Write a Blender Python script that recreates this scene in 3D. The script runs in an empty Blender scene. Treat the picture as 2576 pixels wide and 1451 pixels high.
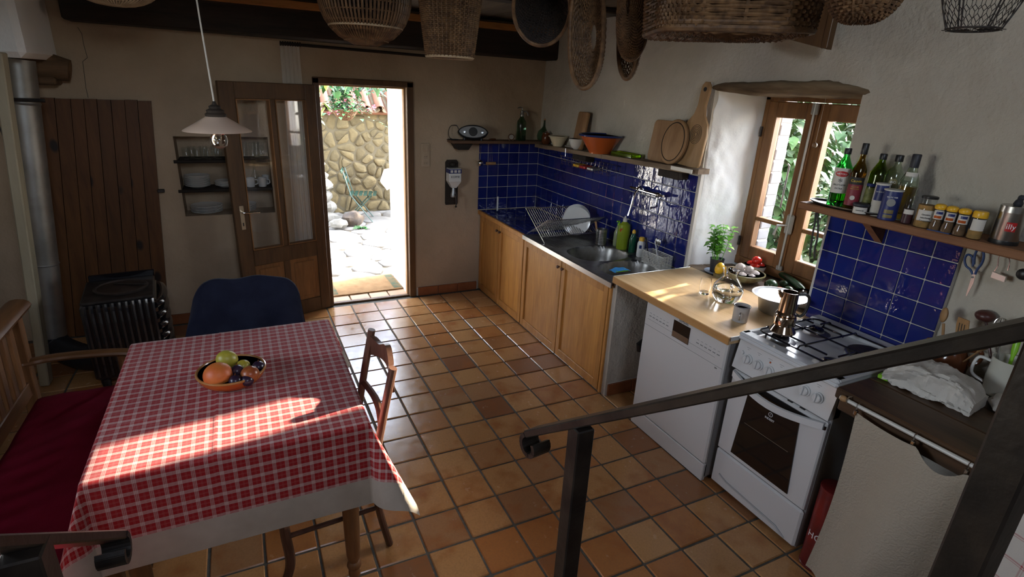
import bpy, bmesh, math, random
from mathutils import Vector, Matrix, noise as mn
random.seed(7)
sc = bpy.context.scene
COL = sc.collection
PI = math.pi
# ------------------------------------------------------------------ camera
IW, IH, FPX = 2576., 1451., 1369.6
CAM = Vector((-.5391, -4.4841, 1.8957))
yaw, pitch, roll = .4665, .3511, .0511
_f = Vector((math.sin(yaw)*math.cos(pitch), math.cos(yaw)*math.cos(pitch), -math.sin(pitch)))
_r = Vector((math.cos(yaw), -math.sin(yaw), 0)); _u = _r.cross(_f)
CR = math.cos(roll)*_r + math.sin(roll)*_u
CU = -math.sin(roll)*_r + math.cos(roll)*_u
CF = _f
cd = bpy.data.cameras.new('camera'); cam = bpy.data.objects.new('camera', cd); COL.objects.link(cam)
mw = Matrix.Identity(4)
for i in range(3):
    mw[i][0] = CR[i]; mw[i][1] = CU[i]; mw[i][2] = -CF[i]; mw[i][3] = CAM[i]
cam.matrix_world = mw
cd.sensor_width = 36; cd.lens = FPX/IW*36; cd.clip_start = .02; cd.clip_end = 200
sc.camera = cam
# ------------------------------------------------------------------ light
vs = sc.view_settings
vs.view_transform = 'Standard'; vs.look = 'None'; vs.gamma = 1; vs.use_curve_mapping = False
vs.exposure = 2.72
sc.cycles.transparent_max_bounces = 20
SUN_DIR = Vector((-.95, -.150, -.285)).normalized()          # direction of travel
wd = bpy.data.worlds.new('sky'); sc.world = wd; wd.use_nodes = True
nt = wd.node_tree; nt.nodes.clear()
sk = nt.nodes.new('ShaderNodeTexSky'); sk.sky_type = 'NISHITA'; sk.sun_disc = False
sk.sun_elevation = math.radians(38); sk.sun_rotation = math.atan2(-SUN_DIR.x, -SUN_DIR.y)
sk.altitude = 300; sk.air_density = 1.0; sk.dust_density = 1.2
bg = nt.nodes.new('ShaderNodeBackground'); bg.inputs[1].default_value = .62
ow = nt.nodes.new('ShaderNodeOutputWorld')
hsv = nt.nodes.new('ShaderNodeHueSaturation'); hsv.inputs['Saturation'].default_value = .45
nt.links.new(sk.outputs[0], hsv.inputs['Color']); nt.links.new(hsv.outputs[0], bg.inputs[0]); nt.links.new(bg.outputs[0], ow.inputs[0])
sl = bpy.data.lights.new('sun', 'SUN'); sl.energy = 6.5; sl.angle = math.radians(.9); sl.color = (1., .88, .70)
so = bpy.data.objects.new('sun', sl); COL.objects.link(so)
so.rotation_euler = SUN_DIR.to_track_quat('-Z', 'Y').to_euler(); so.location = (6, 1, 5)
def portal(name, loc, rot, sx, sy):
    l = bpy.data.lights.new(name, 'AREA'); l.shape = 'RECTANGLE'; l.size = sx; l.size_y = sy; l.energy = 1
    try: l.cycles.is_portal = True
    except Exception: l.energy = 0
    o = bpy.data.objects.new(name, l); COL.objects.link(o); o.location = loc; o.rotation_euler = rot
portal('portal_door', (.41, .95, .95), (-PI/2, 0, 0), .8, 1.9)
portal('portal_window', (2.72, -2.35, 1.4), (0, PI/2, 0), 1.1, .8)
portal('portal_rear', (-.2, -5.85, 2.9), (PI/2, 0, 0), 1.0, .95)
portal('portal_left', (-2.5, -2.95, 1.7), (0, -PI/2, 0), .9, .9)
# ------------------------------------------------------------------ helpers
def at(u, v, ax, val):
    """point of the scene plane (axis ax = val) that a sight line of the photograph meets"""
    d = CF + (u-IW/2)/FPX*CR + (IH/2-v)/FPX*CU
    return CAM + d*((val-CAM[ax])/d[ax])
def dep(u, v, d): return CAM + d*(CF + (u-IW/2)/FPX*CR + (IH/2-v)/FPX*CU)
def depth(P): return (Vector(P)-CAM).dot(CF)
def px2m(n, P): return n*depth(P)/FPX
TM = {}
def thing(name, label=None, cat=None, loc=(0,0,0), rz=0., group=None, kind=None, rot=None):
    o = bpy.data.objects.new(name, None); COL.objects.link(o); o.empty_display_size = .05
    o.location = loc; e = rot if rot else (0,0,rz); o.rotation_euler = e
    tag(o, label, cat, group, kind)
    from mathutils import Euler
    TM[o.name] = Matrix.Translation(Vector(loc)) @ Euler(e).to_matrix().to_4x4()
    return o
def tag(o, label=None, cat=None, group=None, kind=None):
    if label: o['label'] = label
    if cat: o['category'] = cat
    if group: o['group'] = group
    if kind: o['kind'] = kind
    return o
def obj(name, me, parent=None, loc=(0,0,0), rot=(0,0,0)):
    o = bpy.data.objects.new(name, me); COL.objects.link(o); o.parent = parent
    o.location = loc; o.rotation_euler = rot
    return o
def copy_tree(o, parent=None):
    c = o.copy(); COL.objects.link(c); c.parent = parent
    for ch in list(o.children): copy_tree(ch, c)
    return c
def dup(o, loc, rz=None, label=None, group=None, scale=None):
    c = copy_tree(o); c.location = loc
    if rz is not None: c.rotation_euler = (0,0,rz)
    if label: c['label'] = label
    if group: c['group'] = group
    if scale: c.scale = (scale,)*3
    return c
def rotm(ax, a): return Matrix.Rotation(a, 3, ax)
class MB:
    def __init__(s): s.v = []; s.f = []; s.uv = {}
    def add(s, vs_, fs):
        b = len(s.v); s.v += [tuple(p) for p in vs_]; s.f += [tuple(b+i for i in f) for f in fs]; return s
    def box(s, x0, x1, y0, y1, z0, z1, bev=0.):
        return s.obox(((x0+x1)/2,(y0+y1)/2,(z0+z1)/2), (abs(x1-x0),abs(y1-y0),abs(z1-z0)), None, bev)
    def obox(s, c, size, R=None, bev=0.):
        hx,hy,hz = size[0]/2,size[1]/2,size[2]/2
        c = Vector(c); vs_ = []; fs = []
        if bev <= 0:
            for sx in (-1,1):
                for sy in (-1,1):
                    for sz in (-1,1): vs_.append(Vector((sx*hx,sy*hy,sz*hz)))
            fs = [(0,1,3,2),(4,6,7,5),(0,4,5,1),(2,3,7,6),(0,2,6,4),(1,5,7,3)]
        else:
            b = min(bev, hx*.95, hy*.95, hz*.95); idx = {}
            for sx in (-1,1):
                for sy in (-1,1):
                    for sz in (-1,1):
                        for a in range(3):
                            p = [sx*(hx-b), sy*(hy-b), sz*(hz-b)]
                            p[a] = (sx*hx, sy*hy, sz*hz)[a]
                            idx[(sx,sy,sz,a)] = len(vs_); vs_.append(Vector(p))
            I = idx
            for a in range(3):
                o1,o2 = [k for k in range(3) if k != a]
                for sg in (-1,1):
                    q = []
                    for s1,s2 in ((-1,-1),(1,-1),(1,1),(-1,1)):
                        k = [0,0,0]; k[a]=sg; k[o1]=s1; k[o2]=s2; q.append(I[(k[0],k[1],k[2],a)])
                    fs.append(tuple(q))
                    # edges along axis a : between o1,o2 faces
                for s1 in (-1,1):
                    for s2 in (-1,1):
                        q = []
                        for sg,fa in ((-1,o1),(-1,o2),(1,o2),(1,o1)):
                            k = [0,0,0]; k[a]=sg; k[o1]=s1; k[o2]=s2; q.append(I[(k[0],k[1],k[2],fa)])
                        fs.append(tuple(q))
            for sx in (-1,1):
                for sy in (-1,1):
                    for sz in (-1,1): fs.append(tuple(I[(sx,sy,sz,a)] for a in range(3)))
        if R is not None: vs_ = [R @ p for p in vs_]
        return s.add([p+c for p in vs_], fs)
    def tube(s, pts, r, n=8, closed=False, caps=True, flat=1.):
        pts = [Vector(p) for p in pts]; m = len(pts)
        if m < 2: return s
        rs = r if isinstance(r,(list,tuple)) else [r]*m
        tans = []
        for i in range(m):
            a = pts[(i-1)%m] if (closed or i>0) else pts[i]; b = pts[(i+1)%m] if (closed or i<m-1) else pts[i]
            t = (b-a); tans.append(t.normalized() if t.length>1e-9 else Vector((0,0,1)))
        up = Vector((0,0,1)) if abs(tans[0].z) < .9 else Vector((1,0,0))
        x = tans[0].cross(up).normalized(); vs_ = []
        for i in range(m):
            x = x - tans[i]*x.dot(tans[i])
            if x.length < 1e-6: x = tans[i].orthogonal()
            x.normalize(); y = tans[i].cross(x)
            for k in range(n):
                a = 2*PI*k/n; vs_.append(pts[i] + x*(math.cos(a)*rs[i]) + y*(math.sin(a)*rs[i]*flat))
        fs = []
        for i in range(m if closed else m-1):
            j = (i+1)%m
            for k in range(n):
                l = (k+1)%n; fs.append((i*n+k, i*n+l, j*n+l, j*n+k))
        if caps and not closed:
            fs.append(tuple(range(n-1,-1,-1))); fs.append(tuple((m-1)*n+k for k in range(n)))
        return s.add(vs_, fs)
    def lathe(s, prof, n=24, c=(0,0,0), R=None, sx=1., sy=1., caps=True):
        c = Vector(c); vs_ = []; fs = []; m = len(prof)
        for i,(r,z) in enumerate(prof):
            for k in range(n):
                a = 2*PI*k/n; p = Vector((r*math.cos(a)*sx, r*math.sin(a)*sy, z))
                vs_.append((R @ p if R is not None else p)+c)
        for i in range(m-1):
            for k in range(n):
                l = (k+1)%n; fs.append((i*n+k, i*n+l, (i+1)*n+l, (i+1)*n+k))
        if caps and prof[0][0] > 1e-5: fs.append(tuple(range(n-1,-1,-1)))
        if caps and prof[-1][0] > 1e-5: fs.append(tuple((m-1)*n+k for k in range(n)))
        return s.add(vs_, fs)
    def ball(s, c, r, sc3=(1,1,1), n=20, m=12, R=None, jit=0., seed=0.):
        vs_ = []; fs = []; c = Vector(c)
        for i in range(m+1):
            th = PI*i/m
            for k in range(n):
                a = 2*PI*k/n; p = Vector((math.sin(th)*math.cos(a), math.sin(th)*math.sin(a), -math.cos(th)))
                q = r*(1+jit*mn.noise(p*1.7+Vector((seed,seed*.7,0)))) if jit else r
                p = Vector((p.x*sc3[0]*q, p.y*sc3[1]*q, p.z*sc3[2]*q))
                vs_.append((R @ p if R is not None else p)+c)
        for i in range(m):
            for k in range(n):
                l = (k+1)%n; fs.append((i*n+k, i*n+l, (i+1)*n+l, (i+1)*n+k))
        return s.add(vs_, fs)
    def prism(s, poly, t, c=(0,0,0), R=None, bev=0.):
        """polygon in xy, thickness t in z (centred)"""
        c = Vector(c); n = len(poly); cx = sum(p[0] for p in poly)/n; cy = sum(p[1] for p in poly)/n
        def ring(z, sh):
            out = []
            for x,y in poly:
                dx,dy = x-cx,y-cy; L = math.hypot(dx,dy) or 1; k = max(0,(L-sh)/L)
                p = Vector((cx+dx*k, cy+dy*k, z)); out.append((R @ p if R is not None else p)+c)
            return out
        rings = [ring(-t/2,bev), ring(-t/2+bev,0), ring(t/2-bev,0), ring(t/2,bev)] if bev > 0 else [ring(-t/2,0), ring(t/2,0)]
        vs_ = [p for rg in rings for p in rg]; fs = []
        for i in range(len(rings)-1):
            for k in range(n):
                l = (k+1)%n; fs.append((i*n+k, i*n+l, (i+1)*n+l, (i+1)*n+k))
        fs.append(tuple(range(n-1,-1,-1))); fs.append(tuple((len(rings)-1)*n+k for k in range(n)))
        return s.add(vs_, fs)
    def grid(s, nx, ny, fn, closex=False, uvfn=None):
        b = len(s.v); 
        for j in range(ny+1):
            for i in range(nx+(0 if closex else 1)): s.v.append(tuple(fn(i/nx, j/ny)))
        w = nx if closex else nx+1
        for j in range(ny):
            for i in range(nx):
                i2 = (i+1)%w if closex else i+1
                f = (b+j*w+i, b+j*w+i2, b+(j+1)*w+i2, b+(j+1)*w+i)
                if uvfn: s.uv[len(s.f)] = [uvfn(i/nx,j/ny), uvfn((i+1)/nx,j/ny), uvfn((i+1)/nx,(j+1)/ny), uvfn(i/nx,(j+1)/ny)]
                s.f.append(f)
        return s
    def mesh(s, name, mat, smooth=True, ang=35, M=None):
        me = bpy.data.meshes.new(name)
        vv = [M @ Vector(p) for p in s.v] if M is not None else s.v
        me.from_pydata([tuple(p) for p in vv], [], s.f)
        if s.uv:
            ul = me.uv_layers.new(name='UVMap')
            for pi_, poly in enumerate(me.polygons):
                if pi_ in s.uv:
                    for k, li in enumerate(poly.loop_indices): ul.data[li].uv = s.uv[pi_][k]
        bm = bmesh.new(); bm.from_mesh(me); bmesh.ops.recalc_face_normals(bm, faces=bm.faces); bm.to_mesh(me); bm.free()
        if mat: me.materials.append(mat)
        if smooth:
            me.polygons.foreach_set('use_smooth', [True]*len(me.polygons))
            try: me.set_sharp_from_angle(angle=math.radians(ang))
            except Exception: pass
        return me
    def build(s, name, mat, parent=None, smooth=True, ang=35, world=False, kind=None, label=None):
        M = None
        if world and parent is not None:
            M = TM[parent.name].inverted() if parent.name in TM else None
        o = obj(name, s.mesh(name, mat, smooth, ang, M), parent)
        if kind: o['kind'] = kind
        if label: o['label'] = label
        return o
def rbox(*a, **k): return MB().box(*a, **k)
def bez(p0, p1, p2, p3, n=12):
    p0,p1,p2,p3 = map(Vector,(p0,p1,p2,p3)); out = []
    for i in range(n+1):
        t = i/n; out.append(p0*(1-t)**3+p1*3*t*(1-t)**2+p2*3*t*t*(1-t)+p3*t**3)
    return out
def smooth_path(pts, n=6):
    pts = [Vector(p) for p in pts]; out = []
    for i in range(len(pts)-1):
        a = pts[max(i-1,0)]; b = pts[i]; c = pts[i+1]; d = pts[min(i+2,len(pts)-1)]
        for k in range(n):
            t = k/n; out.append(.5*((2*b)+(c-a)*t+(2*a-5*b+4*c-d)*t*t+(-a+3*b-3*c+d)*t**3))
    out.append(pts[-1]); return out
def lerp(a, b, t): return a+(b-a)*t
# ------------------------------------------------------------------ materials
def hexc(r, g, b):
    f = lambda c: (c/255/12.92) if c/255 <= .04045 else ((c/255+.055)/1.055)**2.4
    return (f(r), f(g), f(b), 1)
class NT:
    def __init__(s, name):
        s.m = bpy.data.materials.new(name); s.m.use_nodes = True; s.t = s.m.node_tree; s.t.nodes.clear()
        s.out = s.t.nodes.new('ShaderNodeOutputMaterial')
    def n(s, typ, **k):
        nd = s.t.nodes.new('ShaderNode'+typ)
        for a, b in k.items(): setattr(nd, a, b)
        return nd
    def l(s, a, b): s.t.links.new(a, b)
    def set(s, sock, v):
        if hasattr(v, 'links') or isinstance(v, bpy.types.NodeSocket): s.l(v, sock)
        else: sock.default_value = v
    def math(s, op, a, b=0., clamp=False):
        nd = s.n('Math', operation=op); nd.use_clamp = clamp; s.set(nd.inputs[0], a); s.set(nd.inputs[1], b); return nd.outputs[0]
    def mix(s, f, a, b, blend='MIX'):
        nd = s.n('Mix', data_type='RGBA', blend_type=blend); s.set(nd.inputs[0], f); s.set(nd.inputs[6], a); s.set(nd.inputs[7], b); return nd.outputs[2]
    def ramp(s, f, stops, const=False):
        nd = s.n('ValToRGB'); cr = nd.color_ramp
        if const: cr.interpolation = 'CONSTANT'
        while len(cr.elements) < len(stops): cr.elements.new(.5)
        for e, (p, c) in zip(cr.elements, stops):
            e.position = p; e.color = c if isinstance(c, (tuple, list)) else (c, c, c, 1)
        s.l(f, nd.inputs[0]); return nd.outputs[0]
    def coord(s, stretch=(1,1,1), which='Object', rnd=False):
        tc = s.n('TexCoord'); mp = s.n('Mapping'); mp.inputs['Scale'].default_value = stretch
        v = tc.outputs[which]
        if rnd:
            oi = s.n('ObjectInfo'); va = s.n('VectorMath', operation='ADD')
            cb = s.n('CombineXYZ'); r = s.math('MULTIPLY', oi.outputs['Random'], 37.)
            for i in range(3): s.l(r, cb.inputs[i])
            s.l(v, mp.inputs[0]); s.l(mp.outputs[0], va.inputs[0]); s.l(cb.outputs[0], va.inputs[1]); return va.outputs[0]
        s.l(v, mp.inputs[0]); return mp.outputs[0]
    def noise(s, vec, scale, detail=4, rough=.55, dist=0.):
        nd = s.n('TexNoise'); nd.inputs['Scale'].default_value = scale; nd.inputs['Detail'].default_value = detail
        nd.inputs['Roughness'].default_value = rough; nd.inputs['Distortion'].default_value = dist
        s.l(vec, nd.inputs['Vector']); return nd.outputs[0]
    def bsdf(s, col, rough=.5, metal=0., **k):
        b = s.n('BsdfPrincipled'); s.set(b.inputs['Base Color'], col); s.set(b.inputs['Roughness'], rough); s.set(b.inputs['Metallic'], metal)
        for a, v in k.items(): s.set(b.inputs[a.replace('_',' ')], v)
        return b
    def bump(s, h, strength=.3, dist=.01):
        nd = s.n('Bump'); nd.inputs['Strength'].default_value = strength; nd.inputs['Distance'].default_value = dist
        s.l(h, nd.inputs['Height']); return nd.outputs[0]
    def done(s, sh): s.l(sh, s.out.inputs[0]); return s.m
def mat(name, col, rough=.5, metal=0., var=None, vs_=6., stretch=(1,1,1), lo=.35, hi=.65, bump=0., bs=60., bd=.004, rnd=0., spec=.5, coat=0., det=4, **k):
    t = NT(name); c = col if len(col) == 4 else (*col, 1)
    vec = t.coord(stretch, rnd=True) if (var or bump or rnd) else None
    out = None
    if var is not None:
        v2 = var if len(var) == 4 else (*var, 1)
        out = t.ramp(t.noise(vec, vs_, det), [(lo, c), (hi, v2)])
    if rnd:
        oi = t.n('ObjectInfo'); hs = t.n('HueSaturation')
        t.set(hs.inputs['Value'], t.math('ADD', t.math('MULTIPLY', oi.outputs['Random'], rnd), 1-rnd/2))
        if out is not None: t.l(out, hs.inputs['Color'])
        else: hs.inputs['Color'].default_value = c
        out = hs.outputs[0]
    b = t.bsdf(out if out is not None else c, rough, metal, Specular_IOR_Level=spec, Coat_Weight=coat, **k)
    if bump: t.l(t.bump(t.noise(vec, bs, 5), bump, bd), b.inputs['Normal'])
    return t.done(b.outputs[0])
def wood(name, c1, c2, axis='z', rough=.5, grain=14., bump=.15, spec=.4, rnd=.25, knots=None, coat=0.):
    st = {'x':(.12,1,1), 'y':(1,.12,1), 'z':(1,1,.12)}[axis]
    t = NT(name); vec = t.coord(tuple(q*grain for q in st), rnd=True)
    n1 = t.noise(vec, 1., 5, .6, .6); n2 = t.noise(vec, 5., 3, .6)
    f = t.math('ADD', t.math('MULTIPLY', n1, .7), t.math('MULTIPLY', n2, .3))
    c = t.ramp(f, [(.36, (*c1[:3],1)), (.62, (*c2[:3],1))])
    if knots:
        vo = t.n('TexVoronoi'); vo.inputs['Scale'].default_value = knots[0]; vo.inputs['Randomness'].default_value = 1
        kv = t.coord({'x':(.4,1,0),'y':(1,.4,0),'z':(1,0,.55)}[axis], rnd=True); t.l(kv, vo.inputs['Vector'])
        kf = t.ramp(vo.outputs['Distance'], [(knots[1], 1.), (knots[1]*1.5, 0.)])
        c = t.mix(kf, c, (*knots[2][:3],1))
    oi = t.n('ObjectInfo'); hs = t.n('HueSaturation'); t.l(c, hs.inputs['Color'])
    t.set(hs.inputs['Value'], t.math('ADD', t.math('MULTIPLY', oi.outputs['Random'], rnd), 1-rnd/2))
    b = t.bsdf(hs.outputs[0], rough, 0., Specular_IOR_Level=spec, Coat_Weight=coat)
    if bump: t.l(t.bump(f, bump, .003), b.inputs['Normal'])
    return t.done(b.outputs[0])
def pane_mat(name, tint=(1,1,1), refl=.07):
    t = NT(name); tr = t.n('BsdfTransparent'); tr.inputs[0].default_value = (*tint,1)
    gl = t.n('BsdfGlossy'); gl.inputs['Roughness'].default_value = .02
    fr = t.n('LayerWeight'); fr.inputs['Blend'].default_value = .5
    mx = t.n('MixShader'); t.set(mx.inputs[0], t.math('ADD', t.math('MULTIPLY', t.math('POWER', fr.outputs['Facing'], 4.), .55), refl-.03, True)); t.l(tr.outputs[0], mx.inputs[1]); t.l(gl.outputs[0], mx.inputs[2])
    return t.done(mx.outputs[0])
def glass(name, col=(1,1,1), rough=.0, ior=1.45): return mat(name, col, rough, 0., Transmission_Weight=1., IOR=ior)
def plaster(name, c1, c2, bs=1.):
    t = NT(name); vec = t.coord()
    big = t.noise(vec, 1.6, 6, .6); mid = t.noise(vec, 9., 5, .6); fine = t.noise(vec, 60., 4, .7)
    c = t.ramp(big, [(.35, (*c1,1)), (.65, (*c2,1))])
    c = t.mix(t.ramp(t.noise(vec, 3.3, 8, .7), [(.62, 0.), (.75, .55)]), c, (*[q*.72 for q in c2],1))
    h = t.math('ADD', t.math('MULTIPLY', big, 1.6), t.math('ADD', t.math('MULTIPLY', mid, .8), t.math('MULTIPLY', fine, .25)))
    b = t.bsdf(c, .9, 0., Specular_IOR_Level=.15); t.l(t.bump(h, .55*bs, .02), b.inputs['Normal'])
    return t.done(b.outputs[0])
m_plaster = plaster('plaster_wall', (.39,.29,.195), (.46,.35,.245))
m_plaster_r = plaster('plaster_wall_white', (.42,.38,.315), (.50,.46,.39), 1.5)
m_white = plaster('whitewash', (.78,.78,.76), (.84,.84,.83), .6)
def floor_tile_mat():
    t = NT('terracotta_floor_tile'); vec = t.coord(rnd=True); oi = t.n('ObjectInfo')
    base = t.ramp(oi.outputs['Random'], [(0,(.48,.245,.095,1)), (.3,(.53,.285,.115,1)), (.5,(.43,.17,.052,1)), (.66,(.51,.27,.11,1)), (.84,(.26,.105,.046,1)), (1,(.55,.315,.145,1))])
    n = t.noise(vec, 7., 3, .5); c = t.mix(t.ramp(n, [(.5, 0.), (.72, .75)]), base, (.34,.12,.035,1))
    c = t.mix(t.ramp(t.noise(vec, 120., 3, .7), [(.45, 0.), (.75, .35)]), c, (.2,.11,.06,1))
    r = t.ramp(t.noise(vec, 25., 4), [(.3,.13), (.7,.28)])
    b = t.bsdf(c, r, 0., Specular_IOR_Level=.55); t.l(t.bump(t.noise(vec, 12., 5), .12, .006), b.inputs['Normal'])
    return t.done(b.outputs[0])
m_ftile = floor_tile_mat()
m_grout = mat('dark_grout', (.075,.07,.055), .85, var=(.12,.11,.09), vs_=30)
def blue_tile_mat():
    t = NT('glazed_blue_tile'); vec = t.coord(rnd=True); oi = t.n('ObjectInfo')
    base = t.ramp(oi.outputs['Random'], [(0,(.006,.012,.10,1)), (.5,(.010,.020,.155,1)), (1,(.016,.022,.13,1))])
    c = t.mix(t.ramp(t.noise(vec, 16., 3), [(.5,0.),(.75,.6)]), base, (.028,.02,.14,1))
    b = t.bsdf(c, .05, 0., Specular_IOR_Level=.75)
    h = t.noise(vec, 14., 3, .5); t.l(t.bump(h, .22, .012), b.inputs['Normal'])
    return t.done(b.outputs[0])
m_btile = blue_tile_mat()
m_bgrout = mat('pale_grout', (.50,.47,.42), .8)
m_oldbeam = wood('dark_beam_wood', (.012,.009,.007), (.03,.02,.014), 'x', .8)
m_orange = wood('orange_plank_wood', (.30,.12,.03), (.46,.2,.06), 'x', .6)
m_ceil = wood('grey_ceiling_plank', (.06,.045,.03), (.12,.09,.06), 'y', .85)
m_lintel = wood('weathered_lintel_wood', (.06,.034,.016), (.22,.155,.09), 'y', .9, 9., .8)
m_frame = wood('brown_door_wood', (.075,.036,.014), (.135,.068,.027), 'z', .45)
m_panel = wood('door_panel_wood', (.15,.066,.022), (.25,.115,.04), 'z', .45)
m_winw = wood('window_frame_wood', (.14,.062,.022), (.24,.115,.042), 'z', .5)
m_plank = wood('pine_plank_wood', (.072,.026,.007), (.125,.050,.0135), 'z', .55, knots=(5.5,.12,(.015,.008,.005)))
m_cab = wood('honey_oak', (.36,.15,.032), (.54,.26,.07), 'z', .4, 18.)
m_cabp = wood('honey_oak_panel', (.37,.15,.028), (.58,.28,.07), 'z', .38, 11.)
m_butcher = wood('beech_worktop', (.52,.33,.15), (.66,.46,.24), 'y', .32, 9., .05, knots=(3.3,.035,(.25,.10,.03)))
m_butcher_e = wood('beech_worktop_edge', (.36,.18,.055), (.47,.25,.09), 'y', .5)
m_darkwood = wood('dark_stained_worktop', (.035,.018,.008), (.10,.05,.022), 'y', .45, 10.)
m_shelf = wood('rough_shelf_wood', (.10,.065,.04), (.24,.17,.11), 'y', .85, 9., .6)
m_shelfr = wood('red_shelf_wood', (.15,.06,.025), (.26,.12,.055), 'y', .7, 9., .4)
m_furn = wood('oak_furniture', (.10,.042,.014), (.19,.085,.032), 'z', .4)
m_furny = wood('oak_furniture_long', (.09,.038,.012), (.17,.075,.028), 'y', .4)
m_furnx = wood('oak_furniture_cross', (.11,.047,.016), (.20,.092,.036), 'x', .4)
m_chairw = wood('mahogany_chair_wood', (.06,.026,.017), (.115,.055,.035), 'z', .35)
m_board = wood('board_wood', (.20,.105,.045), (.31,.175,.08), 'z', .6)
m_board2 = wood('pale_board_wood', (.27,.155,.07), (.38,.23,.11), 'z', .55)
m_spoon = wood('spoon_wood', (.28,.15,.06), (.40,.23,.10), 'z', .6)
m_steel = mat('brushed_steel', (.55,.55,.54), .28, 1., bump=.03, bs=200)
m_steel_d = mat('worn_sink_steel', (.32,.31,.29), .36, .9, var=(.22,.21,.19), vs_=14)
m_chrome = mat('chrome', (.8,.8,.8), .08, 1.)
m_copper = mat('warm_polished_steel', (.62,.50,.40), .12, 1.)
m_alu = mat('dull_aluminium', (.42,.42,.42), .42, 1., var=(.33,.33,.32), vs_=6)
m_zinc = mat('galvanised_pipe', (.40,.395,.37), .48, .85, var=(.27,.26,.24), vs_=5, bump=.05, bs=12)
m_brass = mat('dull_brass_plate', (.55,.46,.33), .35, .9)
m_iron = mat('black_iron', (.016,.013,.012), .5, .3, var=(.05,.04,.035), vs_=14, bump=.2, bs=60)
m_railiron = mat('rail_iron', (.013,.010,.009), .38, .35, var=(.035,.026,.02), vs_=20, bump=.15, bs=70)
m_enamel_b = mat('black_enamel', (.01,.009,.011), .12, 0., coat=.5)
m_black = mat('black_plastic', (.012,.012,.013), .4)
m_rubber = mat('black_rubber_hose', (.014,.013,.018), .6)
m_appl = mat('white_appliance', (.54,.535,.52), .28)
m_appl2 = mat('white_enamel', (.58,.58,.57), .15)
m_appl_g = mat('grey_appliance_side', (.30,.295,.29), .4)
m_dark_glass = mat('oven_glass', (.012,.009,.008), .06, 0., spec=.8)
m_grey_print = mat('grey_print', (.16,.16,.16), .5)
m_plastic_w = mat('white_plastic', (.60,.58,.52), .4)
m_ceramic = mat('white_ceramic', (.70,.69,.66), .12)
m_cream = mat('cream_glaze', (.62,.53,.36), .2)
m_terra = mat('orange_glaze', (.40,.085,.018), .15)
m_terra_d = mat('brown_glaze', (.10,.032,.012), .15)
m_blueglz = mat('blue_rim_glaze', (.02,.035,.14), .15)
m_olive = mat('olive_glaze', (.28,.27,.14), .2, var=(.16,.10,.04), vs_=20)
m_glass = glass('clear_glass'); m_water = glass('water', (.93,.97,.95), 0., 1.33)
m_pane = pane_mat('window_pane'); m_thin = pane_mat('thin_clear_glass', (.93,.95,.95), .06)
m_gl_green = glass('bright_green_glass', (.18,.72,.25)); m_gl_olive = glass('olive_green_glass', (.35,.5,.03))
m_gl_dark = glass('dark_green_glass', (.18,.36,.24)); m_gl_amber = glass('amber_liquor_glass', (.85,.45,.06))
m_gl_pale = glass('pale_green_glass', (.82,.9,.8)); m_gl_brown = glass('brown_oil_glass', (.42,.3,.02))
m_towel_w = mat('white_linen', (.55,.51,.44), .9, var=(.47,.43,.36), vs_=14, bump=.3, bs=70)
m_leaf = mat('basil_leaf', (.12,.38,.03), .4, var=(.20,.52,.06), vs_=8, rnd=.3)
m_soil = mat('dark_pot', (.02,.022,.03), .5)
m_yellow = mat('yellow_cap', (.72,.40,.02), .35)
m_wick1 = mat('brown_wicker', (.06,.028,.011), .6, var=(.17,.088,.036), vs_=30)
m_wick2 = mat('pale_wicker', (.30,.21,.12), .65, var=(.42,.32,.2), vs_=24)
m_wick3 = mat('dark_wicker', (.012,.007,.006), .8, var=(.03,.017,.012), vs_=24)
m_paper = mat('crumpled_paper', (.60,.56,.50), .8, var=(.5,.47,.42), vs_=10, bump=.5, bs=14, bd=.02)
m_red = mat('red_print', (.42,.012,.012), .4); m_navy_p = mat('navy_print', (.015,.025,.13), .4)
m_label = mat('paper_label', (.58,.55,.50), .7); m_gold = mat('gold_print', (.62,.42,.03), .4)
m_maroon = mat('maroon_label', (.20,.018,.03), .5)
m_text = mat('black_print', (.015,.015,.015), .6); m_white_p = mat('white_print', (.75,.75,.75), .5)
m_green_p = mat('lime_plastic', (.22,.50,.02), .35)
m_navyglass = mat('blue_plastic', (.02,.05,.16), .4)
def text(name, s, size, m, parent, R, c, bendr=None, ext=.0004, world=False):
    """flat print: letters as thin mesh in local xy, put by R,c; bendr wraps it round a z axis cylinder"""
    cu = bpy.data.curves.new(name, 'FONT'); cu.body = s; cu.size = size; cu.align_x = 'CENTER'; cu.align_y = 'CENTER'; cu.extrude = ext
    cu.resolution_u = 3
    to = bpy.data.objects.new(name, cu); COL.objects.link(to)
    me = bpy.data.meshes.new_from_object(to); bpy.data.objects.remove(to); bpy.data.curves.remove(cu)
    me.materials.clear(); me.materials.append(m)
    for v in me.vertices:
        p = Vector(v.co)
        if bendr:
            a = p.x/bendr; rr = bendr+p.z; q = Vector((rr*math.sin(a), -rr*math.cos(a), p.y))   # faces -y before R
        else: q = p
        q = (R @ q if R is not None else q)+Vector(c)
        if world and parent is not None and parent.name in TM: q = TM[parent.name].inverted() @ q
        v.co = q
    return obj(name, me, parent)
def frame_mat(xa, ya):
    """3x3 with columns x axis, y axis, z = x cross y"""
    x = Vector(xa).normalized(); y = Vector(ya); y = (y - x*y.dot(x)).normalized(); z = x.cross(y)
    return Matrix(((x.x,y.x,z.x),(x.y,y.y,z.y),(x.z,y.z,z.z)))
# ================================================================== SETTING
def struct(name, mb, m, **k):
    o = mb.build(name, m, None, **k); o['kind'] = 'structure'; return o
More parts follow.
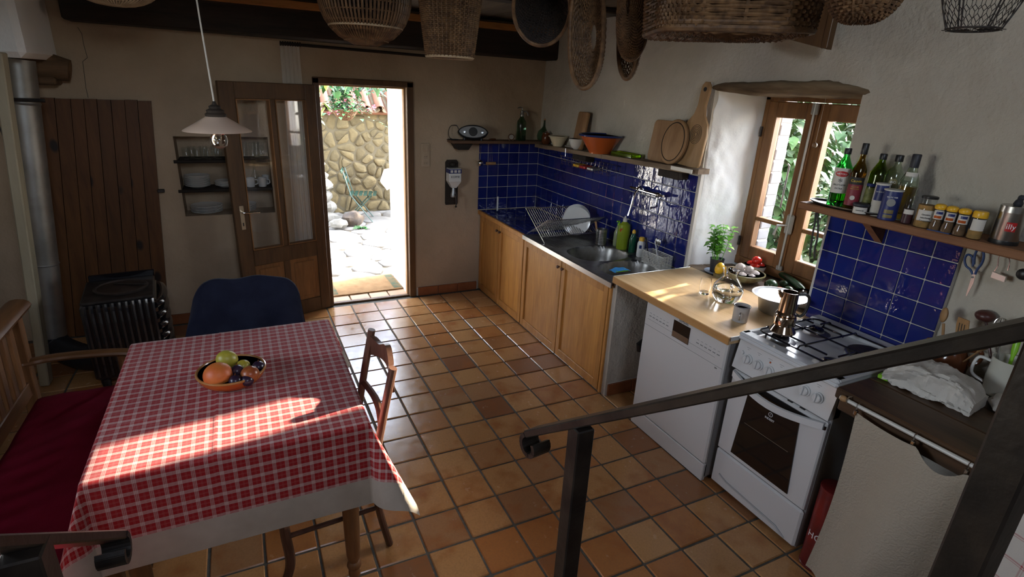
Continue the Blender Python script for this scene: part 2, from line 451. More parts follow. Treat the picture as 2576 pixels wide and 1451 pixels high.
# ---------------- floor
S = .21
fl = struct('floor', rbox(-2.3, 2.06, -5.7, .27, -.06, -.006), m_grout, smooth=False)
tile_me = MB().obox((0,0,0), (.2,.2,.02), None, .004).mesh('floor_tile', m_ftile, True, 30)
cells = []
for c in range(-11, 10):
    for r in range(-1, 27):
        x, y = (c+.5)*S, -(r+.5)*S
        d = Vector((x,y,0))-CAM; zc = d.dot(CF)
        if zc < .3: vis = 0
        else:
            u = IW/2+FPX*d.dot(CR)/zc; v = IH/2-FPX*d.dot(CU)/zc
            vis = 1/(zc*zc) if (-120 < u < IW+120 and 600 < v < IH+130) else 0
        cells.append((vis, x, y))
cells.sort(key=lambda q: -q[0])
for vis, x, y in cells[:300]:
    if vis <= 0: break
    o = obj('floor_tile', tile_me, fl, (x+random.uniform(-.0012,.0012), y+random.uniform(-.0012,.0012), -.0105+random.uniform(-.0015,.001)), (random.uniform(-.004,.004), random.uniform(-.004,.004), random.choice((0,1,2,3))*PI/2+random.uniform(-.006,.006)))
rest = MB()
for i, (vis, x, y) in enumerate(cells):
    if i >= 300 or vis <= 0: rest.obox((x,y,-.0105), (.2,.2,.02), None, .003)
rest.build('floor_tiles_beyond', m_ftile, fl, kind='stuff')
# ---------------- back wall (y = .25 .. .88) with door opening and shelf niche
YB = .25
w = MB()
NX0, NX1, NZ0, NZ1 = -.965, -.335, .865, 1.455
w.box(-2.7, NX0, YB, .88, 0, 2.75); w.box(NX1, .05, YB, .88, 0, 2.75)
w.box(NX0, NX1, YB, .88, 0, NZ0); w.box(NX0, NX1, YB, .88, NZ1, 2.75); w.box(NX0, NX1, .47, .88, NZ0, NZ1)
w.box(.775, 2.7, YB, .88, 0, 2.75); w.box(.05, .775, YB, .88, 1.87, 2.75)
wall_back = struct('wall_back', w, m_plaster, smooth=False)
MB().box(.757, .777, .33, .885, 0, 1.87).box(.05, .07, .33, .885, 0, 1.87).box(.05,.777,.33,.885,1.86,1.875).build('whitewashed_reveal', m_white, wall_back, smooth=False)
# the long crack in the plaster
ck = [at(u, v, 1, YB-.001) for u, v in ((195,68),(206,85),(210,110),(217,135),(220,145),(208,155),(212,185),(216,220),(222,246))]
MB().tube(ck, .0013, 4).build('crack', m_text, wall_back)
# ---------------- right wall (x = 2.06 .. 2.66) with splayed window opening
XR = 2.06
WY0, WY1, WZ0, WZ1 = -1.87, -2.79, .83, 1.965
w = MB()
w.box(XR+.02, 2.66, WY0, .9, 0, 2.75); w.box(XR+.02, 2.66, -5.7, WY1, 0, 4.4)
w.box(XR+.02, 2.66, WY1, WY0, 0, WZ0); w.box(XR+.02, 2.66, WY1, WY0, WZ1, 2.75)
wall_right = struct('wall_right', w, m_plaster_r, smooth=False)
def bumpy(y0, y1, z0, z1, n1, n2):
    def fn(a, b):
        y = lerp(y0,y1,a); z = lerp(z0,z1,b)
        return (XR+.019*(.5+mn.noise(Vector((y*2.1, z*2.1, 3.3))))+.010*abs(mn.noise(Vector((y*5.3, z*4.7, 7.)))), y, z)
    return MB().grid(n1, n2, fn)
f = bumpy(.25, WY0, 0, 2.75, 60, 60)
b2 = bumpy(WY1, -5.7, 0, 2.75, 60, 50); f.add(b2.v, b2.f)
b2 = bumpy(WY0, WY1, WZ1, 2.75, 30, 20); f.add(b2.v, b2.f)
b2 = bumpy(WY0, WY1, 0, WZ0, 8, 8); f.add(b2.v, b2.f)
f.build('plaster_skin', m_plaster_r, wall_right, ang=80)
# splayed, soft edged window reveals
def reveal(y_out, y_in, sgn):
    prof = [(XR+.022, y_out+.11*sgn), (XR+.012, y_out+.05*sgn), (XR+.035, y_out), (XR+.09, lerp(y_out,y_in,.25)), (XR+.2, lerp(y_out,y_in,.55)), (XR+.37, y_in), (XR+.46, y_in)]
    def fn(a, b):
        t = a*(len(prof)-1); i = min(int(t), len(prof)-2); k = t-i
        x = lerp(prof[i][0],prof[i+1][0],k); y = lerp(prof[i][1],prof[i+1][1],k); z = lerp(.8, 1.99, b)
        q = mn.noise(Vector((x*6,y*5,z*4)))*.020+mn.noise(Vector((x*19,z*15,1)))*.008
        return (x, y-sgn*q*min(1,a*6), z)
    return MB().grid(54, 70, fn)
r1 = reveal(WY0, -1.975, 1); r1.build('window_reveal', m_white, wall_right, ang=80)
r2 = reveal(WY1, -2.725, -1); r2.build('window_reveal', m_plaster_r, wall_right, ang=80)
MB().box(XR+.4, 2.66, -1.99, WY0, 0.8, 1.99).box(XR+.4, 2.66, WY1, -2.72, 0.8, 1.99).build('reveal_core', m_white, wall_right, smooth=False)
# white painted bricks of the outer reveal
m_wbrick = mat('white_painted_brick', (.25,.25,.255), .85, var=(.19,.19,.20), vs_=12, bump=.4, bs=30, rnd=.1)
br_me = MB().obox((0,0,0), (.10,.07,.066), None, .006).mesh('brick', m_wbrick)
for i in range(16):
    obj('brick', br_me, wall_right, (2.525+(.008 if i%2 else 0), -2.025+random.uniform(-.004,.004), .92+i*.074), (0,0,random.uniform(-.01,.01)))
MB().box(2.485, 2.565, -2.052, -2.0, .86, 2.1).build('mortar', m_bgrout, wall_right, smooth=False)
# ---------------- left wall, rear wall, stairwell
struct('wall_left', MB().box(-2.45, -2.2, -5.9, -3.4, 0, 4.4).box(-2.45, -2.2, -2.5, .3, 0, 4.4).box(-2.45, -2.2, -3.4, -2.5, 0, 1.25).box(-2.45, -2.2, -3.4, -2.5, 2.15, 4.4), m_plaster_r, smooth=False)
w2 = thing('fill_window', kind='structure', loc=(-2.33,-2.95,1.25))  # unseen window, added to fill the room with sky light
m = MB()
for a in ((-3.4,-3.35),(-2.975,-2.925),(-2.55,-2.5)): m.box(-2.36,-2.30,a[0],a[1],1.25,2.15,.003)
for a in ((1.25,1.30),(2.10,2.15)): m.box(-2.36,-2.30,-3.4,-2.5,a[0],a[1],.003)
m.build('window_frame', m_winw, w2, world=True)
for a, b in ((-3.35,-2.975),(-2.925,-2.55)): MB().box(-2.334,-2.33,a,b,1.30,2.10).build('pane', m_pane, w2, smooth=False, world=True)
struct('wall_rear', MB().box(-2.4, -.7, -5.95, -5.7, 0, 4.4).box(.3, 2.2, -5.95, -5.7, 0, 4.4).box(-.7, .3, -5.95, -5.7, 0, 2.42).box(-.7, .3, -5.95, -5.7, 3.38, 4.4), m_plaster_r, smooth=False)  # unseen opening behind the camera, added and sized for fill light
struct('wall_upper', MB().box(-2.4, 2.2, -3.05, -2.95, 2.44, 4.4), m_plaster_r, smooth=False)
struct('ceiling_upper', MB().box(-2.45, 2.7, -5.95, -2.95, 4.4, 4.5), m_plaster_r, smooth=False)
ce = struct('ceiling', MB().box(-2.45, 2.7, -3.05, .3, 2.46, 2.56), m_ceil, smooth=False)
pm = MB().obox((0,0,0), (.196, 3.2, .022), None, .003).mesh('ceiling_plank', m_ceil)
for i in range(22): obj('ceiling_plank', pm, ce, (-2.1+i*.2, -1.37, 2.447))
struct('trim_1', MB().obox((.32, .135, 2.258), (3.5, .22, .205), rotm('Y', .0045), .012), m_oldbeam)
tr2 = struct('trim_2', MB().box(-1.5, 2.06, -.02, .25, 2.345, 2.395, .004), m_orange)
for k, y in enumerate((-1.05, -1.95, -2.75)):
    struct('trim_%d' % (k+3), MB().box(-2.2, 2.06, y-.06, y+.06, 2.40, 2.437, .008), m_oldbeam)
# window lintel: one weathered, crooked beam
def lint(a, b):
    y = lerp(-1.80, -2.90, a); th = b*2*PI
    zc = 1.958+.018*math.sin(a*3.0)+.01*mn.noise(Vector((a*5,0,0)))-.02*a*(1-a)
    hz = .040*(1-.75*abs(2*a-1)**4)+.006*mn.noise(Vector((a*9,b*4,2))); hx = .22
    cx = math.cos(th); sx_ = math.sin(th)
    px_ = math.copysign(abs(cx)**.4, cx)*hx+.045*abs(2*a-1)**4; pz = math.copysign(abs(sx_)**.5, sx_)*hz
    return (XR+.205+px_, y, zc+pz+.004*mn.noise(Vector((y*30,pz*60,px_*9))))
lm = MB(); nb = 28
for j in range(41):
    for i in range(nb): lm.v.append(lint(j/40, i/nb))
for j in range(40):
    for i in range(nb): lm.f.append((j*nb+i, j*nb+(i+1)%nb, (j+1)*nb+(i+1)%nb, (j+1)*nb+i))
lm.f.append(tuple(range(nb))); lm.f.append(tuple(40*nb+i for i in range(nb)))
struct('trim_6', lm, m_lintel, ang=60)
# baseboards of terracotta pieces
m_bb = mat('baseboard_terracotta', (.20,.062,.022), .35, var=(.28,.10,.04), vs_=9, rnd=.25)
bb = struct('baseboard_back', MB().box(.83, 1.45, .242, .25, 0, .085).box(-1.2, .0, .242, .25, 0, .085), m_bgrout, smooth=False)
bbm = MB().obox((0,0,0), (.197,.014,.085), None, .003).mesh('baseboard_tile', m_bb)
for x in (.94, 1.14, 1.34, -1.1, -.9, -.7, -.5, -.3): obj('baseboard_tile', bbm, bb, (x, .238, .043))
# masonry pier that ends the sink run, with its own skirting
pier = struct('wall_pier', MB().box(1.475, 2.06, -1.935, -1.895, 0, .80), m_plaster_r, smooth=False)
bb2 = struct('baseboard_pier', MB().box(1.49, 2.0, -1.942, -1.935, 0, .095), m_bgrout, smooth=False)
for x in (1.585, 1.785): obj('baseboard_tile', bbm, bb2, (x, -1.946, .047))
# chimney block over the stove pipe, beige post
struct('wall_chimney', MB().box(-2.3, -1.535, -.42, .26, 1.925, 2.46, .03), m_white)
p_t = Vector((-1.645,-.5,1.95)); p_b = Vector((-1.785,-.5,0)); ax_ = (p_t-p_b)
m_post = mat('old_cream_post_paint', (.44,.39,.28), .7, var=(.33,.29,.2), vs_=7, stretch=(1,1,.2), bump=.2, bs=30)
struct('trim_7', MB().obox((p_t+p_b)/2, (.05,.09,ax_.length), frame_mat((1,0,-.092),(0,1,0)), .006), m_post)
m_log = wood('brown_log_wood', (.05,.028,.014), (.2,.11,.05), 'x', .8, 9., .6)
q0 = at(85,170,1,.12); q1 = at(172,178,1,.12)
struct('trim_8', MB().tube([(q0.x-.25,.16,q0.z+.02), (lerp(q0.x,q1.x,.5),.16,q0.z+.01), (q1.x,.16,q1.z)], [.075,.07,.058], 10, flat=1.2).box(q0.x-.25, q1.x-.07, .08, .25, q0.z-.10, q0.z-.05, .01), m_log)
# ---------------- stairs under the camera (below the frame) with stone treads
st = MB()
for i in range(9): st.box(-.92, .04, -3.42-.26*i-.26, -3.42-.26*i, 0 if i == 0 else .18*i-.02, .18*(i+1))
struct('stairs', st, mat('stair_stone', (.25,.22,.18), .8, var=(.32,.28,.23), vs_=8), smooth=False)
# ---------------- door_1 : frame in the back wall, half glazed leaf standing open
d1 = thing('door_1', kind='structure', loc=(.42,.25,0))
fm = MB()
fm.box(.765,.82,.232,.33,0,1.905,.004); fm.box(.022,.07,.232,.33,0,1.905,.004); fm.box(.022,.82,.232,.33,1.862,1.91,.004)
fm.build('door_frame', m_frame, d1, world=True)
MB().box(.752,.768,.295,.345,0,1.85,.003).box(.07,.765,.295,.345,1.848,1.864,.003).build('rebate_strip', wood('lit_rebate_wood', (.36,.19,.08), (.5,.3,.14), 'z', .45), d1, world=True)  # sun on the rebate is put into the paler wood colour
MB().box(.03,.80,.262,.30,-.004,.012,.004).build('threshold', m_frame, d1, world=True)
LA = math.atan2(-.235, -.665)
lf = bpy.data.objects.new('door_leaf', None); COL.objects.link(lf); lf.parent = d1
H0 = Vector((.03,.222,0)); lf.location = H0-Vector((.42,.25,0)); lf.rotation_euler = (0,0,LA)
LW, LH = .705, 1.852
def leafbox(x0,x1,z0,z1,t=.042,bev=.004): return MB().box(x0,x1,-t/2,t/2,z0,z1,bev)
m = MB()
for a in ((0,.085),(LW-.105,LW)): m.box(a[0],a[1],-.021,.021,.008,LH,.004)
m.box(.085,LW-.105,-.021,.021,LH-.115,LH,.004); m.box(.085,LW-.105,-.021,.021,.50,.625,.004); m.box(.085,LW-.105,-.021,.021,.008,.13,.004)
m.box(.322,.362,-.019,.019,.625,LH-.115,.003); m.box(.322,.372,-.019,.019,.13,.50,.003)
fo = m.build('leaf_frame', m_frame, d1); fo.location = lf.location; fo.rotation_euler = lf.rotation_euler
bpy.data.objects.remove(lf)
for x0,x1 in ((.085,.322),(.362,LW-.105)):
    MB().box(x0,x1,-.003,.003,.625,LH-.115).build('pane', m_pane, fo, smooth=False)
    g = MB(); 
    for z in (.628,LH-.122): g.box(x0,x1,-.026,.026,z,z+.007)
    for x in (x0,x1-.007): g.box(x,x+.007,-.026,.026,.628,LH-.118)
    g.build('glazing_bead', m_panel, fo)
for x0,x1 in ((.085,.322),(.372,LW-.105)):
    p = MB().box(x0,x1,-.010,.010,.13,.50); p.box(x0+.03,x1-.03,-.019,.019,.16,.47,.008); p.build('raised_panel', m_panel, fo)
hx = LW-.055
MB().box(hx-.016,hx+.016,.021,.026,.80,.985,.003).build('lock_plate', m_brass, fo)
MB().tube([(hx,.024,.935),(hx,.062,.935),(hx-.02,.068,.935),(hx-.115,.066,.930)],[.008,.008,.008,.006],10).build('lever_handle', m_chrome, fo)
MB().box(hx-.004,hx+.004,.025,.0275,.83,.855).build('keyhole', m_text, fo)
# ---------------- door_2 : plank door by the stove
d2 = thing('door_2', kind='structure', loc=(-1.4,.22,0))
TLp, TRp, BRp, BLp = at(96,247,1,.215), at(380,253,1,.215), at(431,838,1,.215), at(150,848,1,.215)
fr = [0,.135,.27,.385,.5,.625,.75,.87,1.]
for i in range(8):
    a, b = fr[i]+.003, fr[i+1]-.003
    T0, T1, B0, B1 = TLp.lerp(TRp,a), TLp.lerp(TRp,b), BLp.lerp(BRp,a), BLp.lerp(BRp,b)
    dz = random.uniform(-.004,.004); dy = random.uniform(-.002,.002)
    vv = []
    for P in (B0,B1,T1,T0):
        vv.append(Vector((P.x,.215+dy,max(.006,P.z)+ (dz if P.z > 1 else 0)))); 
    vv += [p+Vector((0,.028,0)) for p in vv]
    pl = MB().add(vv, [(0,1,2,3),(4,7,6,5),(0,4,5,1),(1,5,6,2),(2,6,7,3),(3,7,4,0)])
    pl.build('plank', m_plank, d2, smooth=False, world=True)
for v in (480,): 
    P = at(408,v,1,.2); MB().box(P.x-.03,P.x+.015,.19,.215,P.z-.012,P.z+.012,.004).build('latch', m_iron, d2, world=True)
# ---------------- window_1
w1 = thing('window_1', kind='structure', loc=(2.45,-2.35,.86))
WX = 2.45
m = MB(); m.box(WX-.035,WX+.035,-2.0,-1.965,.86,1.955,.004); m.box(WX-.035,WX+.035,-2.735,-2.695,.86,1.955,.004)
m.box(WX-.035,WX+.035,-2.735,-1.965,1.905,1.955,.004); m.box(WX-.04,WX+.04,-2.735,-1.965,.86,.915,.004)
m.build('window_frame', m_winw, w1, world=True)
for y0, y1 in ((-2.003,-2.33),(-2.34,-2.692)):
    m = MB(); 
    ya, yb = y0-.068, y1+.062
    m.box(WX-.045,WX+.01,y0,ya,.917,1.902,.005); m.box(WX-.045,WX+.01,yb,y1,.917,1.902,.005)
    m.box(WX-.045,WX+.01,ya,yb,1.81,1.902,.005); m.box(WX-.045,WX+.01,ya,yb,.917,1.005,.005); m.box(WX-.04,WX+.01,ya,yb,1.175,1.20,.004)
    sh = m.build('sash', m_winw, w1, world=True)
    TM[sh.name] = TM[w1.name]
    MB().box(WX-.006,WX-.002,ya,yb,1.198,1.812).build('pane', m_pane, sh, smooth=False, world=True)
    MB().box(WX-.006,WX-.002,ya,yb,1.003,1.177).build('pane', m_pane, sh, smooth=False, world=True)
MB().box(WX-.062,WX-.043,-2.348,-2.322,.92,1.90,.004).build('meeting_strip', m_winw, w1, world=True)
m_espag = mat('galvanised_bolt', (.34,.34,.32), .5, .6)
es = MB().tube([(WX-.07,-2.335,.93),(WX-.07,-2.335,1.9)], .007, 8).box(WX-.075,WX-.055,-2.36,-2.31,1.15,1.27,.008); es.box(WX-.075,WX-.058,-2.355,-2.315,.92,.95,.004).box(WX-.075,WX-.058,-2.355,-2.315,1.84,1.9,.004)
eb = es.build('bolt_rod', m_espag, w1, world=True); TM[eb.name] = TM[w1.name]
MB().tube([(WX-.075,-2.33,1.205),(WX-.11,-2.325,1.205),(WX-.12,-2.30,1.20),(WX-.12,-2.285,1.14)], [.007,.008,.011,.013], 8, flat=.7).build('window_handle', m_espag, eb, world=True)
for z in (1.02,1.72): MB().tube([(WX-.05,-1.985,z-.03),(WX-.05,-1.985,z+.03)], .008, 8).build('hinge', m_iron, w1, world=True)
MB().tube([(2.60,-2.07,1.53),(2.6,-2.085,1.52),(2.6,-2.085,1.25)], .006, 6).build('shutter_stay', m_iron, w1, world=True)
# old plank sill inside, stone sill outside
m_sill = wood('old_sill_wood', (.10,.062,.035), (.22,.15,.09), 'y', .6, 9., .4)
sl_ = thing('window_sill', kind='structure', loc=(2.25,-2.33,.83))
for x0, x1 in ((2.066,2.19),(2.192,2.30),(2.302,2.41)):
    MB().box(x0, x1, -2.77, -1.88, .82, .847+random.uniform(-.003,.003), .004).build('sill_plank', m_sill, sl_, world=True)
struct('sill_outside', MB().box(2.48, 2.72, -2.72, -1.98, .84, .915, .01), mat('limestone', (.55,.52,.46), .9, var=(.45,.42,.36), vs_=8, bump=.5, bs=20))
# ================================================================== TILED WALLS
def tile_field(parent, mesh, place, n1, n2, keep=lambda i,j: True):
    for i in range(n1):
        for j in range(n2):
            if keep(i,j): place(mesh, parent, i, j)
TP = .1055; TS = .1005
bt_x = MB().obox((0,0,0), (.008,TS,TS), None, .0025).mesh('blue_tile', m_btile, True, 30)
bt_y = MB().obox((0,0,0), (TS,.008,TS), None, .0025).mesh('blue_tile', m_btile, True, 30)
bt_z = MB().obox((0,0,0), (TS,TS,.008), None, .0025).mesh('blue_tile', m_btile, True, 30)
MB().box(1.445, 2.056, .246, .25, .80, 1.43).build('tile_grout', m_bgrout, wall_back, smooth=False)
for i in range(6):
    for j in range(6):
        x = 2.056-TP*(i+.5)-.004; z = .803+TP*(j+.5)
        if i == 5: 
            obj('blue_tile', bt_y, wall_back, (x+.006, .2435, z), (0,0,0)).scale = (.86,1,1)
        else: obj('blue_tile', bt_y, wall_back, (x, .2435, z), (random.uniform(-.008,.008),0,random.uniform(-.008,.008)))
XT = 2.0485
MB().box(XT+.0025, 2.075, -1.90, .248, .80, 1.45).build('tile_grout', m_bgrout, wall_right, smooth=False)
for i in range(20):
    for j in range(6):
        y = .236-TP*(i+.5)-.004; z = .803+TP*(j+.5)
        obj('blue_tile', bt_x, wall_right, (XT, y, z), (0,random.uniform(-.010,.010),random.uniform(-.010,.010)))
# panel behind the cooker
MB().box(XT+.0025, 2.075, -3.375, -2.782, .80, 1.425).build('tile_grout', m_bgrout, wall_right, smooth=False)
for i in range(6):
    for j in range(6):
        y = -2.80-.1*(i+.5)+.022; z = 1.395-.1015*(j+.5)+.02
        o = obj('blue_tile', bt_x, wall_right, (XT, y, z), (0,random.uniform(-.008,.008),random.uniform(-.008,.008)))
        o.scale = (1,.95,.965) if i else (1,.78,.965)
        if not i: o.location.y -= .008
# ================================================================== COURTYARD
def clip(poly, p, n):
    out = []
    for i in range(len(poly)):
        a, b = poly[i], poly[(i+1)%len(poly)]
        da = (a[0]-p[0])*n[0]+(a[1]-p[1])*n[1]; db = (b[0]-p[0])*n[0]+(b[1]-p[1])*n[1]
        if da <= 0: out.append(a)
        if da*db < 0:
            t = da/(da-db); out.append((a[0]+(b[0]-a[0])*t, a[1]+(b[1]-a[1])*t))
    return out
def voronoi(x0, x1, y0, y1, sx, sy, rng, jit=.42):
    pts = []; ny = int((y1-y0)/sy)+1; nx = int((x1-x0)/sx)+1
    for j in range(ny):
        for i in range(nx): pts.append((x0+(i+.5+(.25 if j%2 else -.25)+rng.uniform(-jit,jit))*sx, y0+(j+.5+rng.uniform(-jit,jit))*sy))
    res = []
    for k, p in enumerate(pts):
        poly = [(x0,y0),(x1,y0),(x1,y1),(x0,y1)]
        for q in pts:
            if q is p or abs(q[0]-p[0]) > 3*sx or abs(q[1]-p[1]) > 3*sy: continue
            poly = clip(poly, ((p[0]+q[0])/2,(p[1]+q[1])/2), (q[0]-p[0],q[1]-p[1]))
            if not poly: break
        if poly and len(poly) > 2: res.append((p, poly))
    return res
def stone_mesh(poly, p, gap, h, rng, m, name):
    """puffed irregular stone: outline ring, shoulder ring, raised centre; local xy about p, height z"""
    n = len(poly); pts = []
    for i in range(n):                       # round the outline a little
        a, b = poly[i], poly[(i+1)%n]
        pts += [(a[0]*.8+b[0]*.2, a[1]*.8+b[1]*.2), (a[0]*.2+b[0]*.8, a[1]*.2+b[1]*.8)]
    k = len(pts); mb = MB(); vs_ = []
    for sc_, z in ((1.,-.02),(1.,h*.35),(.86,h*.85),(.5,h*1.0)):
        for x, y in pts:
            dx, dy = x-p[0], y-p[1]; L = math.hypot(dx,dy) or 1; q = max(.05,(L-gap)/L)*sc_
            vs_.append((dx*q, dy*q, z+rng.uniform(-.12,.12)*h*(z>0)))
    fs = []
    for r in range(3):
        for i in range(k): fs.append((r*k+i, r*k+(i+1)%k, (r+1)*k+(i+1)%k, (r+1)*k+i))
    fs.append(tuple(3*k+i for i in range(k)))
    return mb.add(vs_, fs).mesh(name, m, True, 50)
rng = random.Random(11)
m_earth = mat('sandy_mortar', (.24,.20,.13), .95, var=(.19,.16,.11), vs_=5, bump=.4, bs=20)
m_pave = mat('pale_paving_stone', (.25,.24,.222), .85, var=(.17,.163,.15), vs_=5, bump=.4, bs=16, rnd=.2)
gr = struct('ground', MB().box(-14, 16, .87, 26, -.2, -.035).box(2.67, 16, -14, .87, -.2, -.035).box(-14, -2.46, -14, .87, -.2, -.035), m_earth, smooth=False)
for p, poly in voronoi(-.9, 2.6, .9, 4.15, .42, .30, rng):
    o = obj('paving_stone', stone_mesh(poly, p, .012, .03, rng, m_pave, 'paving_stone'), gr, (p[0], p[1], -.03+rng.uniform(-.004,.006)))
# doorway tiles (pale) inside the reveal
m_sillt = mat('pale_terracotta', (.50,.33,.2), .6, var=(.42,.27,.17), vs_=8, rnd=.2)
dm = MB().obox((0,0,0), (.168,.16,.02), None, .004).mesh('sill_tile', m_sillt)
gb = struct('door_sill', MB().box(.05,.775,.30,.89,-.06,-.012), m_grout, smooth=False)
for i in range(4):
    for j in range(3): obj('sill_tile', dm, gb, (.145+i*.178, .39+j*.172, -.003), (0,0,random.uniform(-.02,.02)))
# rubble stone wall at the back of the courtyard
m_stone = mat('yellow_limestone', (.15,.115,.055), .9, var=(.105,.082,.04), vs_=7, bump=.6, bs=14, bd=.02, rnd=.35)
m_stone2 = mat('grey_limestone', (.19,.185,.165), .9, var=(.13,.127,.115), vs_=6, bump=.6, bs=14, bd=.02, rnd=.3)
YW = 4.05
wc = struct('wall_courtyard', MB().box(-3, 6, YW-.02, YW+.5, -.05, 1.50), mat('yellow_mortar', (.12,.10,.06), .95, var=(.10,.082,.05), vs_=6, bump=.5, bs=20), smooth=False)
for p, poly in voronoi(.1, 2.0, 0, 1.50, .185, .125, rng, .62):
    me = stone_mesh(poly, p, rng.uniform(.004,.016), rng.uniform(.02,.055), rng, m_stone, 'wall_stone')
    obj('wall_stone', me, wc, (p[0], YW-.002, p[1]), (PI/2,0,0))
# eaves over that wall: rafters and pantiles seen from below
m_pant = mat('cream_pantile', (.19,.15,.085), .8, var=(.14,.095,.05), vs_=8, rnd=.2)
m_cover = mat('orange_cover_tile', (.14,.05,.018), .8, var=(.10,.036,.013), vs_=8, rnd=.25)
SL = .56
ro = struct('roof_courtyard', MB().obox((1.5, 4.45, 1.80), (9, 1.3, .03), rotm('X', SL)), m_cover, smooth=False)
def halfpipe(r, up, L=.42):
    g = MB(); g.grid(10, 1, lambda a, b: (r*math.cos(PI*a), lerp(-L/2, L/2, b), up*r*math.sin(PI*a)*.75)); g.grid(10, 1, lambda a, b: ((r-.012)*math.cos(PI*a), lerp(-L/2, L/2, b), up*(r-.012)*math.sin(PI*a)*.75))
    g.grid(10, 1, lambda a, b: (lerp(r, r-.012, b)*math.cos(PI*a), -L/2, up*lerp(r, r-.012, b)*math.sin(PI*a)*.75)); return g
cov = halfpipe(.062, 1).mesh('cover_tile', m_cover); chn = halfpipe(.085, -1).mesh('channel_tile', m_pant)
for i in range(12):
    x = .05+i*.19
    for k in range(3):
        y = 4.05+k*.33; z = 1.585+k*.33*math.tan(SL)
        obj('channel_tile', chn, ro, (x+.095, y, z+.045), (SL, 0, rng.uniform(-.03,.03))); obj('cover_tile', cov, ro, (x, y+.03, z+.055), (SL, 0, rng.uniform(-.04,.04)))
# stone buttress at the left of the view
bt = thing('buttress', kind='structure', loc=(.0,3.0,0))
bpos = at(838,560,2,0)
for j in range(9):
    z = .08+j*.15; xr = bpos.x+.10-.035*j
    for i in range(4):
        x = xr-.12-i*.27+rng.uniform(-.03,.03)
        mb = MB().ball((x, bpos.y+.05+rng.uniform(-.03,.03), z), .14, (1.0,.9,.62), 10, 6, rotm('Y',rng.uniform(-.3,.3)), .35, rng.uniform(0,50))
        mb.build('buttress_stone', m_stone2, bt, world=True)
# ================================================================== KITCHEN RUN
ye = lambda u, v, x=1.46: at(u, v, 0, x).y
E1, E2, E3 = ye(1253,650), ye(1313,690), ye(1410,700)
def cabinet(label, y0, ym, y1, knobs):
    t = thing('base_cabinet', label, 'cabinet', (1.75,(y0+y1)/2,0))
    b = MB(); b.box(1.482,2.04,y1,y1+.018,0.02,.768); b.box(1.482,2.04,y0-.018,y0,0.02,.768); b.box(1.482,2.04,y1,y0,.02,.04); b.box(2.02,2.04,y1,y0,.02,.768)
    b.box(1.482,1.50,ym-.012,ym+.012,.02,.768); b.box(1.49,2.0,y1+.002,y0-.002,0,.021)
    b.build('body', m_cab, t, world=True, smooth=False)
    for (a, c, kside) in ((y0,ym,-1),(ym,y1,1)):
        a -= .004; c += .004; f = .048; z0, z1 = .012, .762
        m = MB(); m.box(1.46,1.481,a-f,a,z0,z1,.002); m.box(1.46,1.481,c,c+f,z0,z1,.002); m.box(1.46,1.481,c+f,a-f,z1-f-.01,z1,.002); m.box(1.46,1.481,c+f,a-f,z0,z0+f+.012,.002)
        d = m.build('cabinet_door', m_cab, t, world=True); TM[d.name] = TM[t.name]
        MB().box(1.472,1.478,c+f-.003,a-f+.003,z0+f,z1-f).build('door_panel', m_cabp, d, world=True, smooth=False)
        ky = (c+f*.5) if kside < 0 else (a-f*.5)
        MB().lathe([(.001,.024),(.010,.022),(.0125,.015),(.009,.007),(.006,.004),(.006,0)], 14, (1.46,ky,.70), frame_mat((0,1,0),(0,0,1)) @ rotm('Y',PI)).build('knob', m_chairw, d, world=True)
    return t
cabinet('honey oak base cabinet with two doors under the blue tiled counter', .243, E1, E2+.002, 0)
cabinet('honey oak base cabinet with two wide doors under the steel sink', E2-.004, E3, -1.868, 0)
MB().box(1.462,1.50,-1.893,-1.87,0,.768,.002).build('x', m_cab).name = 'end_post'
o = bpy.data.objects['end_post']; tag(o, 'narrow oak filler post closing the sink cabinets beside the white pier', 'post')
# tiled counter
ct = thing('tiled_counter', 'counter set with small blue tiles and a wooden front edge, in the wall corner', 'counter', (1.75,-.2,.77))
YS = -.70
MB().box(1.462,2.052,YS,.245,.770,.7935).build('counter_slab', m_bgrout, ct, world=True, smooth=False)
MB().box(1.436,1.461,YS-.004,.245,.762,.80,.004).build('front_edge', m_cab, ct, world=True)
for i in range(6):
    for j in range(9):
        x = 2.047-TP*(i+.5); y = .232-TP*(j+.5)
        if i < 5 or True:
            o = obj('blue_tile', bt_z, ct, (x-1.75, y+.2, .7965-.77), (random.uniform(-.004,.004),random.uniform(-.004,.004),0))
            if i == 5: o.scale = (.5,1,1); o.location.x += .024
# steel sink unit with two basins cut in by construction
sk_ = thing('steel_sink', 'stainless double bowl sink with ribbed drainer set into the counter', 'sink', (1.75,-1.3,.77))
SX0, SX1, SY0, SY1, SZ = 1.436, 2.046, -1.925, YS-.006, .80
basins = [(at(1497,634,2,SZ), .205, .185), (at(1572,676,2,SZ), .20, .165)]
B1c = Vector((1.735,-1.335)); B2c = Vector((1.745,-1.715))
bas = [(B1c,.205,.165,.145),(B2c,.205,.150,.145)]
NXg, NYg = 60, 120; top = MB()
def sup(c, rx, ry, p): return (abs((p[0]-c.x)/rx)**2.6+abs((p[1]-c.y)/ry)**2.6)
def sinkz(x, y):
    z = SZ
    for c, rx, ry, dp in bas:
        q = sup(c, rx, ry, (x,y))
        if q < 1.25:
            k = min(1, max(0, (1.25-q)/.6)); z = min(z, SZ-.012*min(1,(1.25-q)/.2)-dp*(k*k*(3-2*k)))
    if -1.13 < y < -.75 and 1.50 < x < 1.98 and z > SZ-.001:
        z -= .0035*(.5+.5*math.sin((x)*2*PI/.022))
    if x < SX0+.012: z = SZ-.002
    return z
NXg = 130
top.grid(NXg, NYg, lambda a, b: (lerp(SX0,SX1,a), lerp(SY1,SY0,b), sinkz(lerp(SX0,SX1,a), lerp(SY1,SY0,b))))
